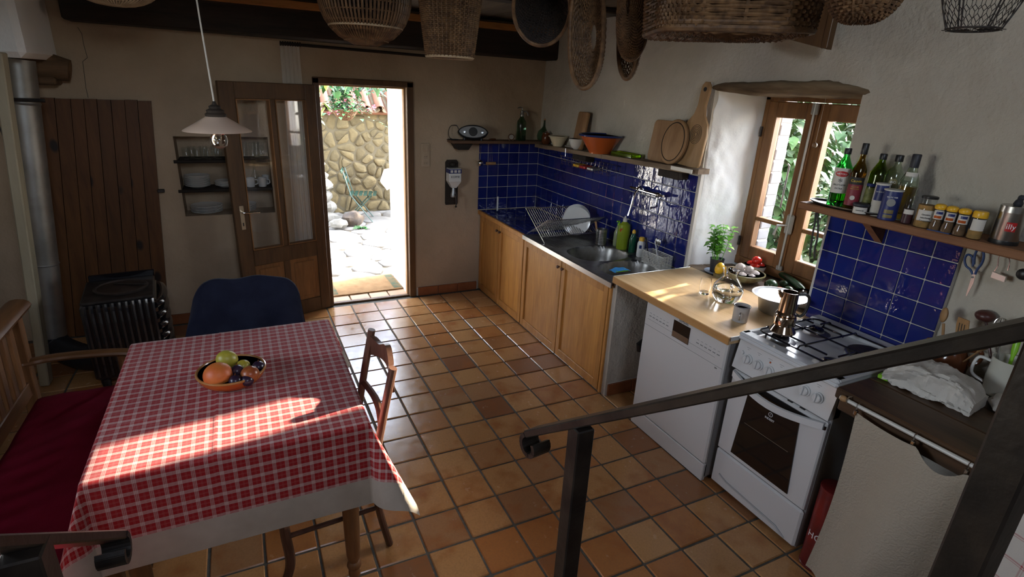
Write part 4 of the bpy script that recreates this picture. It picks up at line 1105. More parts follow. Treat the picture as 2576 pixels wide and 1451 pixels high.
# ------------------------------------------------------------------ stair rails
def rail(label, e, dirv, length, posts, rot_out):
    t = thing('stair_rail', label, 'railing', e)
    dv = Vector(dirv).normalized(); side = Vector((0,0,1)).cross(dv).normalized(); up = dv.cross(side).normalized()
    if up.z < 0: up = -up
    R = frame_mat(dv, side)
    hr = MB(); hr.obox(Vector(e)+dv*length/2, (length,.034,.013), R, .002)
    c0 = Vector(e)-up*.021; seq = []
    for k in range(15):
        a = PI/2+math.radians(k*19); r = .021*(1-.022*k); seq.append(c0+dv*(math.cos(a)*r)+up*(math.sin(a)*r))
    for k in range(14):
        a, b = seq[k], seq[k+1]; dd_ = (b-a); nrm = dd_.normalized().cross(side)
        hr.obox((a+b)/2, (dd_.length+.003,.036,.008), frame_mat(dd_, side))
    hr.build('handrail', m_railiron, t, world=True)
    for s_, w_, zb_ in posts:
        P = Vector(e)+dv*s_
        MB().obox((P.x,P.y,(P.z+zb_)/2-.006), (w_,w_,P.z-zb_-.004), None, .002).build('post', m_railiron, t, world=True)
    return t
Rr = dep(1338,1086,.95)
rail('black iron stair rail with scrolled end before the dishwasher and cooker', Rr, dep(2590,824,.385)-Rr, .95, ((.15,.030,.36),(.715,.030,.72)), 0)
Rl = dep(285,1350,.8)
rail('black iron stair rail with scrolled end before the settle bench', Rl, (-.02,-.50,.445), .9, ((.30,.036,.36),), 0)
# ================================================================== SHELVES
zl = lambda y: 1.425+(.25-y)*.030                     # the long shelf is not level
cs = thing('corner_shelf', 'long rough wooden shelf running round the corner above the blue tiles', 'shelf', (1.9,-.8,1.40))
MB().box(1.125,2.056,.10,.248,1.425,1.45,.004).build('shelf_board', wood('back_shelf_wood', (.07,.035,.02), (.15,.08,.045), 'x', .8), cs, world=True)
sm = MB()
def shb(a, b, top):
    y = lerp(.10,-1.965,a); x0 = 1.925+.010*mn.noise(Vector((y*5,0,0)))+(.03*(a-.93)/.07 if a > .93 else 0)
    return (lerp(x0, 2.046, b), y, zl(y)+(0 if top else -.032)+(.003*mn.noise(Vector((y*11,1,0))) if b < .2 else 0))
sm.grid(60,1,lambda a,b: shb(a,b,1)); sm.grid(60,1,lambda a,b: shb(a,b,0))
sm.grid(60,1,lambda a,b: shb(a,0,b)); sm.grid(1,1,lambda a,b: shb(1,a,b)); sm.grid(1,1,lambda a,b: shb(0,a,b))
sm.build('shelf_board', m_shelf, cs, world=True)
for y in (-1.70,-.62): MB().box(1.955,2.046,y-.10,y+.10,zl(y)-.085,zl(y)-.034,.006).build('bracket', m_oldbeam, cs, world=True)
MB().prism([(-.09,0),(.09,0),(.05,-.055),(-.05,-.055)], .10, (1.24,.19,1.424), frame_mat((1,0,0),(0,0,1))).build('bracket', m_oldbeam, cs, world=True)
ya, yb = at(1683,428,0,1.93).y, at(1752,436,0,1.93).y
MB().box(1.918,1.9235,-1.95,-1.76,zl(-1.86)-.026,zl(-1.86)-.002,.001).build('white_tape', m_plastic_w, cs, world=True)
ZR = 1.452
rs = thing('wall_shelf', 'thick reddish wooden shelf with bottles and jars above the cooker tiles', 'shelf', (1.95,-3.4,1.42))
MB().box(1.862,2.056,-4.7,-2.74,ZR-.034,ZR,.005).build('shelf_board', m_shelfr, rs, world=True)
for y in (-3.05,-4.2): MB().prism([(0,0),(.14,0),(0,-.10)], .035, (2.046,y,ZR-.035), frame_mat((-1,0,0),(0,0,1)), 0).build('bracket', m_shelfr, rs, world=True)
# ------------------------------------------------------------------ bottles and jars on the wall shelf
CAMA = math.atan2(-1.48, -2.49)                        # heading from the shelf to the camera
def face(dx=0.): return rotm('Z', CAMA+PI/2+dx)         # turns local -y to the camera
def sh(u, v, X): return Vector((X, at(u,v,0,X).y, ZR))
def hgt(u, v, X): return at(u,v,0,X).z-ZR
def bottle(name, label, cat, P, h, r, m, prof, cap, capm, group=None, n=26, liq=None, liqm=None):
    t = thing(name, label, cat, P, 0, group)
    pr = [(a*r, b*h) for a,b in prof]
    inner = [(max(.0005,a*r-.0022), max(.004,b*h)) for a,b in prof][::-1]
    MB().lathe(pr+inner[:-1]+[(.0005,.005)], n).build('glass_body', m, t)
    if liq: MB().lathe([(0.001,.0055)]+[(a*r-.0026, b*h) for a,b in prof if .02 < b < liq]+[(prof[2][0]*r-.0026, liq*h),(0.001,liq*h)], n).build('liquid', liqm, t)
    MB().lathe([(cap[0]*r,cap[1]*h),(cap[0]*r*1.03,cap[1]*h+.003),(cap[0]*r*1.03,cap[2]*h-.003),(cap[0]*r*.9,cap[2]*h),(0,cap[2]*h)], 18).build('cap', capm, t)
    return t
def band(t, name, r, z0, z1, m, a0=-1.0, a1=1.0, n=16, off=.0006):
    """paper label wrapped round the side that faces the room"""
    c = CAMA
    return MB().grid(n, 1, lambda a,b: ((r+off)*math.cos(c+lerp(a0,a1,a)), (r+off)*math.sin(c+lerp(a0,a1,a)), lerp(z0,z1,b))).build(name, m, t)
def ptxt(t, s, size, m, r, z, dx=0.): return text('print', s, size, m, t, face(dx), (0,0,z), bendr=r+.0016)
PB = [(.9,0),(1,.02),(1,.10),(1,.62),(.97,.68),(.55,.80),(.36,.86),(.33,.95)]
X1_, X2_ = 1.925, 1.985
P = sh(2102,505,1.945)
b1 = bottle('oil_bottle', 'bright green glass oil bottle with white label and red oval on the tray', 'bottle', P, .265, .036, m_gl_green, PB, (.40,.9,1.0), m_black, liq=.3, liqm=m_gl_olive)
band(b1,'label',.036,.065,.178,m_label,-1.1,1.1); MB().grid(16,2,lambda a,b: (.0372*math.cos(CAMA+lerp(-.78,.78,a)), .0372*math.sin(CAMA+lerp(-.78,.78,a)), .152+lerp(-.0125,.0125,b)*math.sqrt(max(.0,1-(2*a-1)**2)))).build('red_oval', m_red, b1)
ptxt(b1,'BERTOLLI',.0105,m_white_p,.0365,.152); ptxt(b1,'FRUTTATO',.010,m_text,.036,.102); ptxt(b1,'EXTRA',.010,m_text,.036,.086)
ptxt(b1,'*',.04,m_text,.036,.115)
P = sh(2140,512,1.925)
b2 = bottle('oil_bottle', 'dark oil bottle with yellow script and maroon label on the tray', 'bottle', P, .295, .031, m_gl_brown, [(.9,0),(1,.02),(1,.10),(1,.38),(.93,.44),(1.0,.55),(.92,.62),(.5,.72),(.36,.78),(.34,.86)], (.42,.84,1.0), m_black, liq=.6, liqm=m_gl_brown)
band(b2,'label',.031,.025,.118,m_maroon,-1.1,1.1); band(b2,'dark_label',.031,.118,.150,m_text,-1.1,1.1,off=.0004)
ptxt(b2,'Cauvin',.016,m_gold,.0315,.134); ptxt(b2,'HUILE DE',.007,m_gold,.031,.108); ptxt(b2,'PEPINS DE RAISIN',.0045,m_gold,.031,.099)
MB().lathe([(0,0),(.010,0),(.010,.0012),(0,.0012)],16,(.0318*math.cos(CAMA),.0318*math.sin(CAMA),.06), face() @ rotm('X',PI/2)).build('round_print', m_label, b2)
P = sh(2188,520,2.005); b3 = bottle('oil_bottle', 'olive green full bottle with black cap at the back of the tray', 'bottle', P, .255, .037, m_gl_olive, PB, (.38,.9,1.0), m_black)
P = sh(2226,528,2.0); b4 = bottle('vinegar_bottle', 'pale clear bottle with a small round BIO label', 'bottle', P, .258, .036, m_gl_pale, PB, (.42,.89,1.0), m_black)
MB().lathe([(0,0),(.016,0),(.016,.001),(0,.001)],18,(.0348*math.cos(CAMA),.0348*math.sin(CAMA),.145), face() @ rotm('X',PI/2)).build('round_label', m_olive, b4); ptxt(b4,'BIO',.014,m_white_p,.038,.146)
P = sh(2262,545,1.96); b5 = bottle('liqueur_bottle', 'amber liqueur bottle with a dark cap and neck label', 'bottle', P, .272, .036, m_gl_pale, [(.9,0),(1,.02),(1,.10),(1,.55),(.9,.62),(.55,.74),(.40,.82),(.36,.90)], (.44,.80,1.0), m_soil, liq=.52, liqm=m_gl_amber)
band(b5,'neck_label',.026,.165,.20,m_label,-.9,.9)
def jar(name, label, cat, P, h, r, glassm, fillm, fillh, capm, caph, capr=1.0, lab=None, labm=None, group=None, dome=False, prof=None):
    t = thing(name, label, cat, P, 0, group)
    pr = prof or [(.92,0),(1,.03),(1,.55),(1,.9),(.95,1)]
    MB().lathe([(a*r,b*h) for a,b in pr], 22).build('glass_body', glassm, t)
    if fillm: 
        fp = [(a*r-.0016,b*h+.002) for a,b in pr if b <= fillh]; fp.append((fp[-1][0],fillh*h)); fp.append((0,fillh*h))
        MB().lathe(fp, 22).build('contents', fillm, t)
    rc = r*capr
    cp_ = [(rc,h),(rc*1.02,h+.002),(rc*1.02,h+caph*.8),(rc*.9,h+caph),(0,h+caph)] if not dome else [(rc*.9,h),(rc,h+caph*.25),(rc,h+caph*.55),(rc*.8,h+caph*.85),(rc*.4,h+caph),(0,h+caph)]
    MB().lathe(cp_, 22).build('cap', capm, t)
    if lab: band(t,'label',r,lab[0]*h,lab[1]*h,labm,-.95,.95)
    return t
m_spice1 = mat('dark_spice', (.09,.05,.025), .9, var=(.16,.09,.04), vs_=60); m_spice2 = mat('golden_spice', (.36,.2,.06), .9, var=(.25,.15,.05), vs_=50)
m_jam = mat('dark_jam', (.05,.015,.02), .4); m_caper = mat('caper_green', (.10,.11,.03), .6, var=(.2,.2,.06), vs_=70)
j = jar('spice_jar', 'slim jar of capers with a blue lid between the oil bottles', 'jar', sh(2180,512,1.965), .115, .021, m_thin, m_caper, .95, m_blueglz, .012, .95, (.15,.9), m_caper); ptxt(j,'CAPRES',.008,m_label,.0195,.066)
j = jar('jam_jar', 'low round jar with white label and dark lid at the tray rim', 'jar', sh(2163,528,1.895), .034, .0315, m_thin, m_jam, .95, m_soil, .012, 1.02, (.1,.92), m_label); ptxt(j,'moutarde',.008,m_text,.0318,.018)
j = jar('salt_canister', 'blue and white salt canister standing behind the larger navy one', 'canister', sh(2203,535,1.935), .135, .0275, m_label, None, 0, m_plastic_w, .006, 1.04, (.5,.98), m_navy_p); ptxt(j,'LA BALEINE',.008,m_white_p,.0275,.105)
j = jar('salt_canister', 'navy salt canister with pale green print and a cream lid', 'canister', sh(2232,540,1.895), .122, .034, m_navy_p, None, 0, m_plastic_w, .006, 1.05); ptxt(j,'SEL DE MER',.008,m_white_p,.034,.098)
MB().lathe([(0,0),(.016,0),(.016,.001),(0,.001)],20,(.0348*math.cos(CAMA),.0348*math.sin(CAMA),.076), face() @ rotm('X',PI/2)).build('round_print', m_alu, j)
band(j,'print_band',.034,.030,.046,m_olive,-.5,.5); band(j,'print_band',.034,.012,.025,m_olive,-.5,.5)
jar('spice_grinder', 'clear spice grinder with dark peppercorns beside the tray', 'grinder', sh(2277,562,1.90), .075, .0205, m_thin, m_jam, .8, m_thin, .04, .93, (.55,.8), m_label)
j = jar('glass_jar', 'large glass jar of golden seeds with a handwritten white label', 'jar', sh(2318,570,1.905), .115, .032, m_thin, m_spice2, .78, m_black, .010, .86, (.25,.62), m_label, prof=[(.95,0),(1,.03),(1,.62),(.82,.82),(.8,1)])
for i, s_ in enumerate(('Gewürz','mischung','Couscous')): ptxt(j,s_,.009,m_text,.0325,.054-.012*i)
PS = [(.95,0),(1,.05),(.98,.25),(.82,.42),(.80,.5),(.80,1)]
for (u,v), what in (((2348,582),'nearest the seed jar'),((2378,586),'in the middle of three'),((2409,592),'next to the straight yellow jar')):
    j = jar('spice_shaker', 'waisted spice shaker with domed yellow cap, '+what, 'spice jar', sh(u,v,1.892), .084, .0215, m_thin, m_spice1, .5, m_yellow, .021, .95, None, None, 'yellow capped spice shakers', True, PS)
    band(j,'label',.0215*.8,.046,.080,m_label,-1.2,1.2); band(j,'blue_print',.0215*.8,.066,.076,m_navy_p,-.6,.6,off=.0012); band(j,'orange_print',.0215*.8,.050,.060,m_terra,-.9,.5,off=.0012)
j = jar('spice_jar', 'straight glass spice jar with a yellow screw cap by the coffee tin', 'jar', sh(2446,602,1.895), .08, .0235, m_thin, m_spice2, .45, m_yellow, .024, .97, (.42,.95), m_label)
for u, X in ((2380,1.98),(2420,1.985)):
    jar('spice_jar', 'small dark lidded jar in the shade behind the yellow caps', 'jar', sh(u,575,X), .075, .024, m_soil, None, 0, m_black, .012, 1., group='dark jars at the back of the wall shelf')
P = sh(2520,616,1.935)
TS_ = 1
tn = thing('coffee_tin', 'steel coffee tin with a red square logo on the wall shelf', 'tin', P)
MB().lathe([(.040,.014),(.041,.017),(.041,.112),(.0415,.115)], 36).build('tin_body', m_steel, tn)
MB().lathe([(.043,0),(.044,.003),(.043,.014),(.040,.015)], 36).build('base_ring', m_black, tn)
MB().lathe([(.0425,.115),(.0425,.137),(.040,.139),(.038,.137),(0,.137)], 36).build('lid', m_steel, tn)
MB().grid(8,1,lambda a,b: (.0417*math.cos(CAMA+lerp(-.36,.36,a)), .0417*math.sin(CAMA+lerp(-.36,.36,a)), lerp(.05,.083,b))).build('red_logo', m_red, tn)
text('logo_print', 'illy', .026, m_white_p, tn, face(), (0,0,.067), bendr=.0425)
cpg = thing('clothes_peg', 'dark clip standing on the lid of the coffee tin', 'clip', P+Vector((.010,.0,.1375)))
MB().lathe([(.016,0),(.020,.008),(.014,.02),(.004,.026),(0,.026)],14,sx=1,sy=.7).obox((.008,0,.028),(.014,.02,.02),rotm('Y',.4),.005).build('clip_body', m_soil, cpg)
tr = thing('tray', 'dark oval tray with a pale rim under the oil bottles', 'tray', (1.952,-2.93,ZR))
e_ = []
for a in (0,): pass
MB().lathe([(.0,.001),(.86,.001),(.93,.004),(1.,.011),(.985,.0125),(.92,.006),(.0,.004)], 40, sx=.088, sy=.185).build('tray_body', m_black, tr)
for ch in list(tr.children):
    for v in ch.data.vertices: pass
tr.children[0].data.materials.clear(); tr.children[0].data.materials.append(m_black)
MB().tube([(.088*math.cos(k*PI/24),.185*math.sin(k*PI/24),.0125) for k in range(48)], .0028, 6, closed=True).build('rim', m_alu, tr)
# the lathe above is normalised: scale heights back
for v in tr.children[0].data.vertices: pass
tag(MB().box(1.87,1.92,sh(2395,585,1.89).y,sh(2338,575,1.89).y,ZR,ZR+.004,.001).build('blue_mat', m_navyglass), 'thin blue plastic mat under the spice shakers', 'mat')
# things hanging under that shelf
sc_ = thing('scissors', 'blue handled kitchen scissors hanging under the wall shelf', 'scissors', at(2450,690,0,2.03))
c0 = Vector((0,0,0)); X_ = 2.03
def wp(u, v, x=2.03): return at(u,v,0,x)
O = at(2450,690,0,2.03)
lp = [wp(2440,655)-O,wp(2428,645)-O,wp(2427,660)-O,wp(2432,672)-O,wp(2442,678)-O,wp(2447,665)-O]
MB().tube(smooth_path([wp(*q)-O for q in ((2447,690),(2441,678),(2430,668),(2427,652),(2433,641),(2443,643),(2448,655),(2447,670))]), .0042, 8).build('handle', m_navyglass, sc_)
MB().tube(smooth_path([wp(*q)-O for q in ((2453,690),(2458,678),(2470,662),(2475,645),(2472,632),(2460,628),(2453,640),(2450,665))]), .0045, 8).build('handle', m_navyglass, sc_)
bl = [wp(2450,680)-O, wp(2455,688)-O, wp(2449,712)-O, wp(2432,745)-O, wp(2430,743)-O, wp(2443,700)-O]
MB().add([p+Vector((-.001,0,0)) for p in bl]+[p+Vector((.001,0,0)) for p in bl], [tuple(range(6)),tuple(range(11,5,-1))]+[(i,(i+1)%6,6+(i+1)%6,6+i) for i in range(6)]).build('blade', m_steel, sc_, smooth=False)
MB().lathe([(.004,0),(.004,.004),(0,.005)],10,wp(2447,697)-O,rotm('Y',-PI/2)).build('pivot', m_grey_print, sc_)
pe = thing('egg_slicer', 'wire handled steel slicer hanging under the wall shelf by the scissors', 'slicer', wp(2518,690)); O = wp(2518,690)
MB().tube(smooth_path([wp(*q)-O for q in ((2502,682),(2510,668),(2512,650),(2520,640),(2535,645),(2540,660),(2535,680))]), .0018, 6).build('wire_handle', m_chrome, pe)
q = [wp(2499,683)-O, wp(2532,696)-O, wp(2528,709)-O, wp(2494,697)-O]
MB().add([p+Vector((-.006,0,0)) for p in q]+[p+Vector((.006,0,0)) for p in q], [(0,1,2,3),(7,6,5,4),(0,4,5,1),(1,5,6,2),(2,6,7,3),(3,7,4,0)]).build('blade_holder', m_steel, pe, smooth=False)
lc = thing('ladle', 'dark round ladle hanging at the end of the wall shelf', 'ladle', wp(2574,690)); O = wp(2574,690)
MB().ball((0,0,0),.022,(.6,1,1),14,8).build('bowl', m_black, lc); MB().tube([Vector((0,0,.02)), Vector((0,0,.075))], .003, 6).build('handle', m_chrome, lc)
# tongs by the window, hung from the shelf end
tg = thing('tongs', 'black kitchen tongs hanging from the shelf end before the window', 'tongs', at(2055,535,0,1.95)); O = at(2055,535,0,1.95)
for q in (((2052,535),(2050,560),(2044,590),(2040,620),(2037,645)),((2056,535),(2058,570),(2056,600),(2050,625),(2049,650))):
    MB().tube(smooth_path([at(*k,0,1.95)-O for k in q]), .0055, 8, flat=.6).build('arm', m_black, tg)
MB().tube([at(2052,538,0,1.95)-O, at(2054,526,0,1.93)-O, at(2057,538,0,1.95)-O], .0025, 6).build('hanging_loop', m_chrome, tg)
gd = thing('clear_disc', 'round clear disc hanging behind the black tongs', 'disc', at(2048,632,0,1.985))
MB().lathe([(0,0),(.036,0),(.038,.0015),(.036,.003),(0,.003)],26,(0,0,0),rotm('Y',-PI/2) @ rotm('X',.2),1.,1.).build('disc', m_thin, gd); MB().tube([(0,0,.03),(-.01,0,.16)], .0012, 5).build('cord', m_text, gd)
# crystal hanging in the window
cy = thing('crystal_ball', 'faceted glass ball hanging on a thread in the window', 'ornament', at(2050,365,0,2.36)); 
MB().ball((0,0,0),.0145,(1,1,1),10,7).build('ball', m_glass, cy, smooth=False); MB().tube([(0,0,.014),(.0,.0,.27)], .0008, 4).build('thread', m_plastic_w, cy)
# ------------------------------------------------------------------ things on the corner shelf
def cpos(u, v, X=1.985):
    y = at(u,v,0,X).y; return Vector((X, y, zl(y)))
rad = thing('radio', 'lens shaped silver and black radio on the shelf end', 'radio', (at(1190,350,1,.16).x,.165,1.45), -.35)
def lens(w, h, n=28): return [(w*math.cos(2*PI*k/n), h*math.copysign(abs(math.sin(2*PI*k/n))**1.25, math.sin(2*PI*k/n))) for k in range(n)]
RF = frame_mat((1,0,0),(0,.25,1))
MB().prism(lens(.135,.062), .07, (0,0,.066), RF, .01).build('case', m_black, rad)
MB().prism(lens(.122,.050), .008, (0,-.035,.066+.008), RF, .003).build('face_plate', mat('matt_silver_plastic', (.22,.22,.22), .45), rad)
MB().lathe([(.0,.004),(.036,.004),(.038,.0)],24,(0,-.043,.076),RF @ rotm('X',0)).build('speaker', m_text, rad)
for x in (-.078,.08): MB().lathe([(0,.006),(.013,.005),(.015,0)],16,(x,-.042,.076),RF).build('dial', m_steel, rad)
for x in (-.075,.075): MB().lathe([(.012,0),(.010,.022)],10,(x,0,0)).build('foot', m_black, rad)
cbl = thing('cable', 'black power cable looped behind the radio', 'cable', (1.16,.19,1.45))
MB().tube(smooth_path([(.0,0,.004),(-.03,.01,.02),(-.035,.02,.07),(-.01,.03,.115),(.04,.03,.12),(.06,.02,.09)]), .003, 6).build('loop', m_black, cbl)
MB().tube(smooth_path([(-.06,-.01,.0035),(-.02,.03,.0035),(.05,.0,.0035),(.01,-.04,.0035),(-.05,-.02,.0035)]), .003, 6).build('coil', m_black, cbl)
ckc = thing('alarm_clock', 'small round copper clock on the shelf beside the soda siphon', 'clock', (at(1287,352,1,.14).x,.15,1.45), -.3)
MB().lathe([(.026,-.015),(.028,-.01),(.028,.012),(.024,.015),(.022,.010),(0,.010)],24,(0,0,.033),frame_mat((1,0,0),(0,0,1))).build('case', mat('old_copper', (.22,.09,.04), .35, .7), ckc)
MB().lathe([(0,.0105),(.021,.0105)],20,(0,0,.033),frame_mat((1,0,0),(0,0,1))).build('dial', m_label, ckc)
for x in (-.014,.014): MB().tube([(x,0,.008),(x*1.4,0,0.001)], .004, 6).build('foot', m_brass, ckc)
siph = thing('soda_siphon', 'tall green glass soda siphon with a metal spout', 'siphon', (at(1311,358,1,.16).x,.17,1.45))
MB().lathe([(.040,0),(.044,.006),(.044,.14),(.040,.17),(.020,.20),(.016,.215)],26).build('glass_body', m_gl_dark, siph)
MB().lathe([(.019,.213),(.02,.228),(.015,.236),(.013,.262),(.006,.268),(.006,.285),(0,.286)],18).build('metal_head', m_alu, siph)
MB().tube(smooth_path([(0,0,.25),(.03,-.01,.258),(.045,-.02,.245),(.05,-.025,.222)]), .006, 8).build('spout', m_alu, siph)
MB().tube(smooth_path([(.0,0,.282),(-.015,0,.290),(-.045,0,.284)]), .0045, 8).build('lever', m_alu, siph)
stn = MB().ball((at(1240,355,1,.17).x,.17,1.459),.012,(3.,1.3,.75),14,8,None,.3); tag(stn.build('dried_gourd', m_terra_d), 'small brown dried pod lying between radio and clock', 'ornament')
P = Vector((at(1372,366,1,.17).x-.02,.172,1.45))
dj = thing('demijohn', 'squat green glass flask with a long thin neck in the shelf corner', 'flask', P)
MB().lathe([(.045,0),(.062,.01),(.068,.045),(.058,.085),(.03,.11),(.015,.13),(.011,.17),(.013,.185)],26).build('glass_body', m_gl_dark, dj); MB().lathe([(.012,.184),(.013,.196),(0,.199)],12).build('stopper', m_spoon, dj)
bj = thing('brown_jar', 'small dark brown lidded jar behind the cream bowl', 'jar', (2.0,.02,1.434))
MB().lathe([(.03,0),(.042,.02),(.042,.07),(.034,.09)],22).build('body', m_terra_d, bj); MB().lathe([(.036,.09),(.036,.10),(.010,.106),(.009,.114),(0,.116)],18).build('lid', m_terra_d, bj)
def bowl(name, label, P, r, h, rb, mo, mi, rim=None, rimm=None, cat='bowl', th=.006, group=None, n=32, sx=1., sy=1., straight=False):
    t = thing(name, label, cat, P, 0, group)
    k = 7; out = []; inn = []
    for i in range(k+1):
        q = i/k; rr_ = lerp(rb, r, q if straight else math.sin(q*PI/2)**.85); out.append((rr_, lerp(.004,h,q if straight else q**1.25)))
    inn = [(max(0.001,a-th), max(b,.004+th) if i == 0 else b) for i,(a,b) in enumerate(out)]
    MB().lathe([(rb*.9,0),(rb,.002)]+out, n, sx=sx, sy=sy).build('outside', mo, t)
    MB().lathe([out[-1]]+inn[::-1]+[(0,inn[0][1])], n, sx=sx, sy=sy).build('inside', mi, t)
    if rim: MB().tube([(r*sx*math.cos(2*PI*a/40), r*sy*math.sin(2*PI*a/40), h) for a in range(40)], rim, 8, closed=True).build('rim', rimm, t)
    return t
P = cpos(1402,380,1.985); bowl('pouring_bowl', 'cream glazed pouring bowl on the corner shelf', P, .082, .085, .042, m_cream, m_cream, .006, m_cream, straight=True)
m_dots = (lambda: None)
def dotted():
    t = NT('white_glaze_blue_dots'); vo = t.n('TexVoronoi'); vo.inputs['Scale'].default_value = 26; vo.inputs['Randomness'].default_value = .35
    t.l(t.coord(), vo.inputs['Vector']); c = t.ramp(vo.outputs['Distance'], [(.15,(.05,.10,.16,1)),(.19,(.62,.60,.55,1))])
    return t.done(t.bsdf(c, .15).outputs[0])
m_dot = dotted()
P = cpos(1449,389,1.985); bowl('dotted_bowl', 'white bowl with blue dots on the corner shelf', P, .068, .085, .03, m_dot, m_ceramic)
P = cpos(1512,400,1.975); bowl('large_bowl', 'large orange glazed bowl with a blue rim on the corner shelf', P+Vector((-.02,0,0)), .165, .135, .08, m_terra, m_terra_d, .008, m_blueglz, straight=True)
P = cpos(1572,408,1.985); gdx = thing('green_dish', 'lime green glass dish on the corner shelf beside the round board', 'dish', P, PI/2)
MB().box(-.125,.125,-.045,.045,0,.012,.004).box(-.125,.125,-.045,-.039,.01,.032,.003).box(-.125,.125,.039,.045,.01,.032,.003).box(-.125,-.119,-.045,.045,.01,.032,.003).box(.119,.125,-.045,.045,.01,.032,.003).build('dish_body', glass('lime_glass', (.55,.8,.05), .08), gdx)
def lean(name, label, u, v, w, h, poly, m, X=1.99, tilt=.16, t=.018, yaw_=0.):
    y = at(u,v,0,X).y; P = Vector((X,y,zl(y)+.001)); tt_ = thing(name, label, 'cutting board', P)
    R = rotm('Y', tilt) @ frame_mat((0,-1,0),(0,0,1))
    return tt_, R
def rrect(w, h, r, n=5):
    o = []
    for cx,cy,a0 in ((w/2-r,h-r,0),(-w/2+r,h-r,90),(-w/2+r,r,180),(w/2-r,r,270)):
        for k in range(n): a = math.radians(a0+90*k/(n-1)); o.append((cx+r*math.cos(a), cy+r*math.sin(a)))
    return o
t_, R = lean('cutting_board', 'plain rectangular wooden board leaning on the wall above the tiles', 1452,362,0,0,None,None, 1.985, .16)
MB().prism(rrect(.15,.30,.015), .02, (0,0,0), R, .003).build('board', m_board, t_)
t_, R = lean('cutting_board', 'square wooden board leaning behind the round one', 1655,415,0,0,None,None, 2.005, .13)
MB().prism(rrect(.235,.27,.03), .018, (0,0,0), R, .003).build('board', m_board, t_)
t_, R = lean('paddle_board', 'long handled wooden board with a ring pattern leaning by the window', 1727,428,0,0,None,None, 2.0, .07)
pd_ = [(-.085,.0),(.085,0),(.10,.02),(.10,.20),(.085,.265),(.045,.315),(.030,.37),(.034,.45),(.030,.485),(.015,.505),(-.015,.505),(-.030,.485),(-.034,.45),(-.030,.37),(-.045,.315),(-.085,.265),(-.10,.20),(-.10,.02)]
bo = MB().prism(pd_, .02, (0,0,0), R @ rotm('Z',-.06), .003).build('board', m_board2, t_)
MB().lathe([(0,0),(.013,0),(.013,.001),(0,.001)],18,R @ rotm('Z',-.06) @ Vector((0,.462,.0102)),R).build('hanging_hole', m_text, t_)
for r_ in (.012,.021,.030,.039,.048,.057): MB().tube([R @ rotm('Z',-.06) @ Vector((.015+r_*.85*math.cos(k*PI/14),.20+r_*math.sin(k*PI/14),.0105)) for k in range(28)], .0013, 5, closed=True).build('carved_ring', m_text, t_)
t_, R = lean('round_board', 'oval wooden board with a carved groove in front of the other boards', 1680,420,0,0,None,None, 1.955, .15)
el = [(.118*math.cos(2*PI*k/36), .142+.142*math.sin(2*PI*k/36)) for k in range(36)]
MB().prism(el, .022, (0,0,0), R, .004).build('board', m_board, t_)
MB().tube([R @ Vector((.098*math.cos(2*PI*k/40), .142+.120*math.sin(2*PI*k/40), .0112)) for k in range(40)], .003, 6, closed=True).build('groove', m_oldbeam, t_)
# wire rack hooked under the shelf
wr = thing('wire_rack', 'small chrome wire basket hooked under the corner shelf', 'rack', (1.98,-.75,1.28))
ry0, ry1 = -.42, -1.10; zt = zl(-.75)-.05; zb = 1.315; xw0, xw1 = 1.90, 2.035
g = MB()
for z, s_ in ((zt-.02,0),(zb+.03,.01)): g.tube([(xw0+s_,ry0-s_,z),(xw1,ry0-s_,z),(xw1,ry1+s_,z),(xw0+s_,ry1+s_,z)], .0022, 6, closed=True)
for k in range(13):
    y = lerp(ry0-.01,ry1+.01,k/12); g.tube([(xw0+.005,y,zt-.02),(xw0+.018,y,zb),(xw1-.01,y,zb),(xw1,y,zt-.02)], .0015, 5)
for y in (ry0-.08,ry1+.08): g.tube([(xw0+.002,y,zt-.02),(xw0+.0,y,zl(y)+.004),(xw0+.06,y,zl(y)+.004)], .002, 5)
g.build('wire_basket', m_chrome, wr, world=True, kind='stuff')
for y,m_,lb_,c_ in ((-.62,m_yellow,'yellow','sponge'),(-.72,m_red,'red','sponge'),(-.83,m_alu,'grey','scourer')):
    tag(MB().box(1.93,2.01,y-.04,y+.04,zb+.003,zb+.028,.006).build(c_, m_), '%s %s lying in the small wire basket under the shelf' % (lb_,c_), c_)
# strainer and cork trivet hanging at the end of the tiles
hs = thing('tea_strainer', 'round steel strainer hanging at the left edge of the blue tiles', 'strainer', (1.47,.20,1.25))
g = MB(); Pq = at(1208,410,1,.2); g.ball(Pq,.030,(1,1,1),16,10); g.tube([Pq+Vector((0,0,.03)),Pq+Vector((.012,.02,.15))], .0022, 6); g.tube([Pq+Vector((-.05,0,.03)),Pq+Vector((-.02,0,.0))], .002, 6)
g.build('strainer_body', m_chrome, hs, world=True)
ck2 = thing('cork_brush', 'cork handled tool hanging on wires before the blue tiles', 'brush', (1.55,.2,1.25)); Pq = at(1235,411,1,.2)
MB().tube([Pq+Vector((-.045,0,0)),Pq+Vector((.045,0,0))], .014, 12).build('cork', mat('cork', (.42,.25,.11), .8, var=(.3,.17,.07), vs_=30), ck2, world=True)
for x in (-.012,.012): MB().tube([Pq+Vector((x,0,.012)),Pq+Vector((x*.6,.015,.16))], .0016, 5).build('wire', m_chrome, ck2, world=True)
